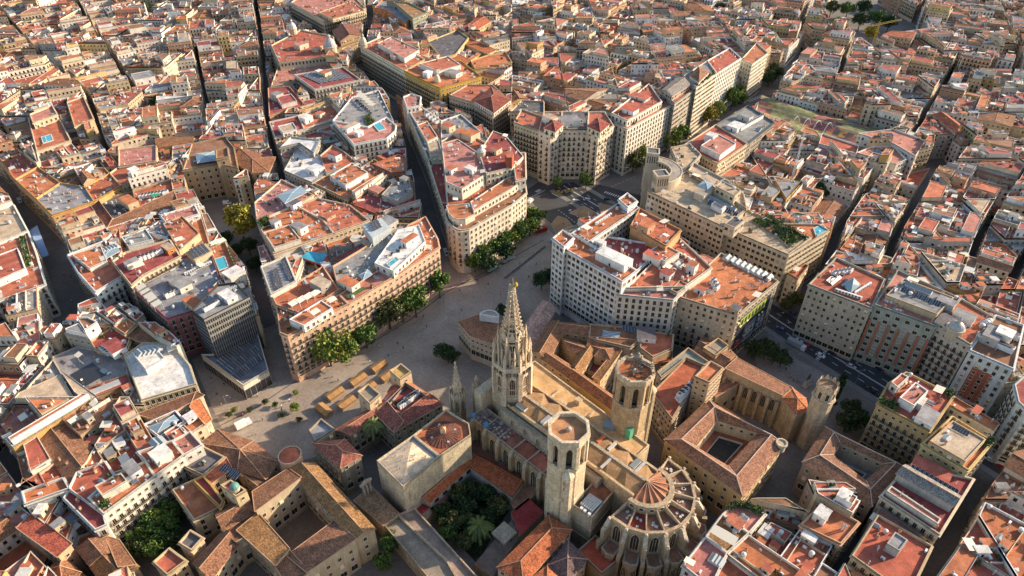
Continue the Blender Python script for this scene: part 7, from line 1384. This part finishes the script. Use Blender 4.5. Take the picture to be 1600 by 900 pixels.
def vehicles():
    WH = wheel_me()
    def car(name, label, cat, x, y, ang, col, L=4.3, Wd=1.8, kind='car', col2=None):
        q = W(x, y, .7); t = thing(name, label, cat, (q[0], q[1], .03), 'vehicles on the streets', math.radians(ang)); b = MB(); h = L/2
        if kind == 'car': low = [(-h, .3), (h, .3), (h, .75), (h-1.1, .95), (h-1.9, 1.42), (-h+.9, 1.42), (-h+.1, .95)]
        elif kind == 'van': low = [(-h, .3), (h, .3), (h, 1.0), (h-.5, 1.2), (h-1.1, 2.15), (-h, 2.2)]
        elif kind == 'bus': low = [(-h, .35), (h, .35), (h, 2.6), (h-.2, 3.0), (-h+.1, 3.0), (-h, 2.8)]
        else: low = [(-h, .6), (h-2.0, .6), (h-2.0, 3.2), (-h, 3.2)]
        def ext(m, prof, w, mt, c):
            n = len(prof)
            for s in (-1, 1): m.face([(u, s*w/2, v) for u, v in (prof if s < 0 else prof[::-1])], mt, c)
            for k in range(n): a, d = prof[k], prof[(k+1) % n]; m.face([(a[0], -w/2, a[1]), (a[0], w/2, a[1]), (d[0], w/2, d[1]), (d[0], -w/2, d[1])], mt, c)
        ext(b, low, Wd, CARP if kind != 'truck' else PLAIN, col); b.build('body', t); g = MB()
        if kind == 'car':
            for s in (-1, 1): g.face([(u, s*(Wd/2+.01), v) for u, v in ((-h+.5, .98), (h-1.4, .98), (h-1.95, 1.36), (-h+1.0, 1.36))][::-s], GLASS, DARK)
            g.face([(h-1.15, -.75, 1.0), (h-1.15, .75, 1.0), (h-1.85, .7, 1.425), (h-1.85, -.7, 1.425)], GLASS, DARK); g.face([(-h+.16, .75, 1.0), (-h+.16, -.75, 1.0), (-h+.82, -.7, 1.43), (-h+.82, .7, 1.43)], GLASS, DARK)
        elif kind == 'van':
            g.face([(h-.52, -.8, 1.27), (h-.52, .8, 1.27), (h-1.0, .75, 2.1), (h-1.0, -.75, 2.1)], GLASS, DARK)
            for s in (-1, 1): g.face([(u, s*(Wd/2+.01), v) for u, v in ((h-1.9, 1.2), (h-.7, 1.2), (h-1.15, 1.95), (h-1.9, 1.95))][::-s], GLASS, DARK)
        elif kind == 'bus':
            for s in (-1, 1): g.face([(u, s*(Wd/2+.01), v) for u, v in ((-h+.3, 1.3), (h-.3, 1.3), (h-.3, 2.4), (-h+.3, 2.4))][::-s], GLASS, DARK)
            g.face([(h+.01, -Wd/2+.15, 1.1), (h+.01, Wd/2-.15, 1.1), (h+.01, Wd/2-.15, 2.5), (h+.01, -Wd/2+.15, 2.5)], GLASS, DARK)
        else:
            c2 = MB(); ext(c2, [(h-1.9, .5), (h, .5), (h, 1.6), (h-.3, 2.6), (h-1.9, 2.6)], Wd, CARP, col2 or (.7, .7, .68)); c2.build('cab', t); g.face([(h+.01, -.9, 1.6), (h+.01, .9, 1.6), (h-.28, .9, 2.5), (h-.28, -.9, 2.5)], GLASS, DARK)
        g.build('windscreen', t)
        for s in (-1, 1):
            l = MB(); l.box(h-.02, s*(Wd/2-.3), .65, .08, .35, .2, 0, PLAIN, (.75, .75, .7)); l.build('headlight', t)
            for u in (-h+.85, h-.85): put('wheel', WH, t, (u, s*(Wd/2-.08), .33))
        if kind in ('bus', 'van'): r_ = MB(); r_.box(-.5, 0, 3.0 if kind == 'bus' else 2.2, L*.3, Wd*.6, .2, 0, METAL, (.5, .5, .5)); r_.build('roof_unit', t)
    R_ = (.45, .02, .02); Wh = (.72, .72, .70); K = (.03, .03, .035)
    car('bus', 'red city bus in the dark street beside the roof pool block', 'bus', 625, 208, -60, R_, 11, 2.5, 'bus'); car('van', 'white van parked in the lane mouth beside the hotel row', 'van', 697, 395, -70, Wh, 5.6, 2.1, 'van'); car('van', 'white van at the kerb by the rounded building end', 'van', 829, 314, 60, Wh, 5, 2, 'van')
    car('bus', 'red bus waiting by the street trees near the junction', 'bus', 846, 361, 30, R_, 7, 2.5, 'bus'); car('van', 'pale blue minibus behind the red bus near the bank corner', 'van', 868, 375, 30, (.35, .48, .6), 6, 2.2, 'van'); car('car', 'white car crossing the junction, leftmost of the three', 'car', 898, 313, 20, Wh); car('car', 'silver car crossing the junction, middle of the three', 'car', 917, 311, 20, (.5, .52, .55)); car('car', 'dark car by the hatched island of the junction', 'car', 949, 311, 15, K)
    car('taxi', 'black and yellow taxi nearest the octagonal front tree', 'car', 874, 300, 0, (.45, .3, .02)); car('taxi', 'black and yellow taxi between the two octagonal front trees', 'car', 890, 298, 0, (.45, .3, .02)); car('truck', 'mixer like grey truck with a white cab on the main road', 'truck', 1244, 540, -46, (.35, .34, .33), 9, 2.5, 'truck', (.72, .72, .7)); car('truck', 'white box truck parked on the square', 'truck', 381, 664, 40, (.74, .73, .7), 6.5, 2.3, 'truck')
    car('van', 'white van in the shade of the wide pedestrian street', 'van', 31, 314, -50, (.6, .6, .58), 5, 2, 'van'); car('van', 'white van before the arched stone palace', 'van', 355, 317, 10, Wh, 4.8, 2, 'van'); car('van', 'white van by the zebra crossing beside the cream end slab', 'van', 1173, 138, -30, Wh, 5, 2, 'van'); car('car', 'black car parked on the main road below the carved building', 'car', 1366, 612, -46, K); car('car', 'black car behind the parked one on the main road', 'car', 1356, 607, -46, (.06, .06, .065)); car('car', 'white car parked under the window grid block side', 'car', 1251, 467, 50, Wh)
    car('van', 'white van inside the lane next to the garden with the yellow tree', 'van', 409, 406, 60, Wh, 5, 2, 'van')
    car('car', 'blue car at the head of the dark lane by the cornice palace', 'car', 418, 40, 60, (.2, .3, .45)); car('van', 'white van at the head of the dark lane by the cornice palace', 'van', 437, 47, 60, Wh, 5, 2, 'van')
    for x, y, c_, lb in ((1300, 552, K, 'black car in the far lane of the main road past the zebra marks'), (1330, 572, (.5, .5, .5), 'silver car in the far lane of the main road'), (1420, 622, Wh, 'white car on the main road below the white tower'), (1450, 645, (.3, .04, .04), 'dark red car on the main road below the white tower'), (1040, 385, K, 'black car in the dark road between the bank and the long building'), (1010, 362, (.45, .45, .47), 'grey car leaving the junction between bank and long building')): car('car', lb, 'car', x, y, -44, c_)
    rr = random.Random(12); cn = [('white', Wh), ('black', K), ('silver', (.5, .52, .54)), ('dark blue', (.05, .08, .2)), ('red', (.38, .03, .03)), ('yellow roofed black', (.45, .3, .02))]
    for (x0, y0, x1, y1), wh in (((1212, 508, 1290, 560), 'at the park kerb before the window grid block'), ((1232, 487, 1330, 548), 'at the office kerb below the window grid block'), ((1345, 560, 1440, 612), 'at the office kerb below the red column block'), ((1520, 700, 1590, 744), 'at the far right end of the main road')):
        for i_, (nm, cc) in enumerate(rr.sample(cn, 4)): t_ = (i_+rr.uniform(.2, .8))/4; car('car', f'{nm} car {wh}', 'car', x0+(x1-x0)*t_, y0+(y1-y0)*t_, -45 if i_ % 2 else 135, cc)
    # bus shelters along the tree row
    for x, y, lb in ((772, 419, 'long grey shelter roof beside the row of street trees, nearer'), (795, 405, 'grey shelter roof nearer the red bus')):
        q = W(x, y, 2.6); t = thing('bus_shelter', lb, 'bus shelter', (q[0], q[1], 0), 'shelters', math.radians(42)); m = MB(); m.box(0, 0, 2.6, 9, 2, .15, 0, METAL, (.3, .34, .33)); m.build('roof', t); m = MB()
        for k in (-4, -1.3, 1.3, 4): m.box(k, .7, 0, .12, .12, 2.6, 0, METAL, (.15, .15, .15))
        m.build('post', t); m = MB(); m.box(0, .75, .3, 8.4, .05, 2.1, 0, GLASS, (.1, .12, .12)); m.build('back_panel', t)
    # scooters in the long parking strip
    sc = None
    for i in range(22):
        x, y = 790+2.9*i, 434-2.3*i; q = W(x, y, .5)
        if sc is None:
            sc = thing('parked_scooter', 'dark scooter in the long row parked beside the avenue shelters', 'scooter', (q[0], q[1], 0), 'scooters parked in a row'); m = MB(); m.taper(rect(-.3, 0, .8, .35), .45, rect(-.3, 0, .6, .25), .85, CARP, (.05, .05, .06)); m.box(.2, 0, .3, .6, .3, .15, 0, CARP, (.05, .05, .06)); m.taper(rect(.6, 0, .15, .4), .35, rect(.45, 0, .12, .3), 1.05, CARP, (.07, .06, .06)); m.bar((.42, -.35, 1.08), (.42, .35, 1.08), .04, METAL, (.1, .1, .1)); m.build('body', sc)
            for u in (-.6, .72): put('wheel', WH, sc, (u, 0, .28), 0, (.8, .6, .8))
            sc.rotation_euler.z = math.radians(-30)
        else: c = copy_tree(sc); c.location = (q[0], q[1], 0); c.rotation_euler.z = math.radians(-30+RT.uniform(-8, 8))
def person_mesh(col, leg, step=.14):
    """one continuous skinned body, walking"""
    V = [(0, 0, .95), (0, 0, 1.18), (0, 0, 1.42), (0, 0, 1.52), (0, 0, 1.66), (0, .1, .88), (step, .1, .48), (step*.6, .1, .06), (step*.6+.14, .1, .04), (0, -.1, .88), (-step, -.1, .48), (-step*1.8, -.1, .08), (-step*1.8+.13, -.1, .04), (0, .2, 1.40), (-.08, .25, 1.12), (.04, .25, .88), (0, -.2, 1.40), (.08, -.25, 1.12), (.2, -.25, .92)]
    Ed = [(0, 1), (1, 2), (2, 3), (3, 4), (0, 5), (5, 6), (6, 7), (7, 8), (0, 9), (9, 10), (10, 11), (11, 12), (2, 13), (13, 14), (14, 15), (2, 16), (16, 17), (17, 18)]
    RR = [.15, .14, .16, .06, .11, .10, .07, .05, .045, .10, .07, .05, .045, .075, .05, .04, .075, .05, .04]
    me = bpy.data.meshes.new('person_body'); me.from_pydata(V, Ed, []); o = bpy.data.objects.new('tmp', me); COL.objects.link(o); m = o.modifiers.new('s', 'SKIN')
    for v, rr in zip(me.skin_vertices[0].data, RR): v.radius = (rr, rr)
    me.skin_vertices[0].data[0].use_root = True
    dg = bpy.context.evaluated_depsgraph_get(); em = bpy.data.meshes.new_from_object(o.evaluated_get(dg)); bpy.data.objects.remove(o); em.name = 'person_body'
    for m_ in (PLAIN,): em.materials.clear(); em.materials.append(MATS[m_])
    ca = em.color_attributes.new('col', 'FLOAT_COLOR', 'CORNER')
    for p in em.polygons:
        z = sum(em.vertices[v].co.z for v in p.vertices)/len(p.vertices); c = (.35, .22, .16) if 1.5 < z < 1.66 else (.05, .035, .03) if z >= 1.66 else col if z > .86 else leg if z > .1 else (.05, .05, .05)
        for l in p.loop_indices: ca.data[l].color = (*c, 1)
    em.uv_layers.new(name='UVMap'); return em
def people():
    C = {'white': (.7, .68, .64), 'black': (.03, .03, .035), 'red': (.42, .05, .04), 'blue': (.08, .14, .32), 'beige': (.45, .36, .25)}; ME = {k: person_mesh(c, l) for (k, c), l in zip(C.items(), ((.06, .08, .14), (.04, .04, .05), (.05, .06, .1), (.04, .04, .05), (.12, .1, .08)))}
    sp = [(592, 541, 'white', 'alone on the open square before the hotel trees'), (621, 536, 'black', 'left of the dark pair in the middle of the square'), (630, 543, 'black', 'right of the dark pair in the middle of the square'), (721, 484, 'black', 'near the avenue kerb by the lane mouth'), (552, 567, 'beige', 'behind the middle stall'), (578, 565, 'white', 'between the stalls and the hotel trees'), (607, 555, 'blue', 'right of the farthest stall'), (480, 590, 'red', 'at the hotel corner kerb'), (440, 640, 'black', 'beside the small potted trees'), (402, 617, 'white', 'at the podium corner of the square'), (350, 600, 'black', 'left below the office podium'), (338, 615, 'red', 'left of the black clad walker below the podium'), (330, 590, 'blue', 'in the lane mouth by the pale office'), (346, 632, 'beige', 'above the white box truck'), (360, 622, 'white', 'walking toward the podium'), (410, 655, 'black', 'in the sunny patch right of the white truck'), (452, 625, 'white', 'beside the lime potted tree'), (745, 437, 'black', 'at the left end of the scooter row'), (826, 432, 'black', 'on the pavement before the scooter row'), (838, 412, 'red', 'between the scooters and the bank trees'), (812, 410, 'beige', 'beside the grey shelter'), (120, 430, 'black', 'upper walker in the wide pedestrian street'), (112, 470, 'white', 'middle walker in the wide pedestrian street'), (97, 500, 'black', 'lower walker in the wide pedestrian street'), (140, 500, 'blue', 'right walker in the wide pedestrian street'), (60, 360, 'white', 'far walker in the wide pedestrian street'), (1232, 505, 'white', 'on the pavement below the window grid block'), (1215, 480, 'black', 'at the corner below the billboard end'), (1540, 790, 'black', 'at the lower right street corner'), (1520, 800, 'blue', 'walking up the lower right street'), (1180, 690, 'beige', 'in the lane right of the yellow palace'), (880, 350, 'black', 'on the hatched traffic island')]
    for x, y, k, s in sp:
        q = W(x, y, .8); t = tag(put('person', ME[k], None, (q[0], q[1], .03), RT.uniform(0, 6.28)), f'person in {k} top {s}', 'person', 'people in the streets')
    rr = random.Random(31)
    for pl, (x0, y0, x1, y1) in {'strolling on the open square below the hotel trees': (600, 520, 690, 490), 'at the sunny west end of the square': (350, 630, 440, 680), 'in the middle of the wide pedestrian street': (85, 400, 125, 540), 'along the kerb line by the stalls': (470, 600, 560, 560), 'on the square near the avenue shelters': (700, 470, 790, 440), 'near the chapel tower in the park square': (1225, 570, 1255, 600), 'on the pavement of the main road': (1290, 545, 1420, 625)}.items():
        for k in C:
            x, y = rr.uniform(x0, x1), rr.uniform(min(y0, y1), max(y0, y1)); q = W(x, y, .8); tag(put('person', ME[k], None, (q[0], q[1], .03), rr.uniform(0, 6.28)), f'person in {k} top {pl}', 'person', 'people in the streets')
    # lamp posts and the statue
    L0 = None
    for x, y, lb in ((482, 555, 'lamp post at the hotel corner by the largest lime tree'), (583, 505, 'lamp post before the olive trees of the hotel'), (693, 470, 'lamp post at the right end of the hotel tree row'), (745, 420, 'lamp post by the rounded corner'), (353, 630, 'tall lamp post on the sunny end of the square'), (1215, 500, 'lamp post below the billboard end'), (1340, 590, 'lamp post by the park along the main road'), (1470, 650, 'lamp post before the white tower with red panel'), (905, 330, 'lamp post on the middle traffic island')):
        q = W(x, y, 4)
        if L0 is None:
            L0 = t = thing('lamp_post', lb, 'street lamp', (q[0], q[1], 0), 'street lamps'); m = MB(); m.bar((0, 0, 0), (0, 0, 8.5), .12, METAL, (.2, .2, .2), 6, .07); m.build('pole', t); m = MB(); m.bar((0, 0, 8.4), (1.5, 0, 8.7), .06, METAL, (.2, .2, .2)); m.box(1.6, 0, 8.55, .9, .35, .18, 0, METAL, (.4, .4, .4)); m.build('lamp_head', t)
        else: t = copy_tree(L0); t.location = (q[0], q[1], 0); t['label'] = lb
    q = W(1259, 603, 0); t = thing('rider_statue', 'dark bronze rider statue on a plinth in the chapel square', 'statue', (q[0], q[1], 0), None, .7); m = MB(); m.box(0, 0, 0, 4, 2.4, .8, 0, STONE, (.4, .36, .3)); m.box(0, 0, .8, 3, 1.5, 2.6, 0, STONE, (.42, .38, .32)); m.build('plinth', t)
    m = MB(); bz = (.05, .06, .05); m.taper(rect(0, 0, 2.0, .8), 4.6, rect(0, 0, 1.9, .6), 5.5, METAL, bz); m.bar((.8, 0, 5.3), (1.4, 0, 6.4), .3, METAL, bz, 6, .18); m.bar((1.4, 0, 6.4), (1.9, 0, 6.1), .2, METAL, bz, 6, .12); m.bar((-1, 0, 5.3), (-1.5, 0, 4.4), .12, METAL, bz, 5, .05)
    for u, s in ((.8, .25), (.8, -.25), (-.8, .25), (-.8, -.25)): m.bar((u, s, 4.8), (u+.1, s, 3.4), .16, METAL, bz, 5, .1)
    m.taper(ngon(0, 0, .35, 8), 5.4, ngon(0, 0, .42, 8), 6.7, METAL, bz); m.dome(0, 0, 6.8, .25, .45, METAL, bz, 8, 3); m.bar((.1, .4, 6.4), (.7, .5, 6.0), .12, METAL, bz, 5, .08); m.build('rider', t)
# ------------------------------------------------------------------ put it together
for s_ in SPEC: build_spec(s_)
cathedral()
build_houses()
road(); market(); trees(); palms(); stalls(); vehicles(); people()
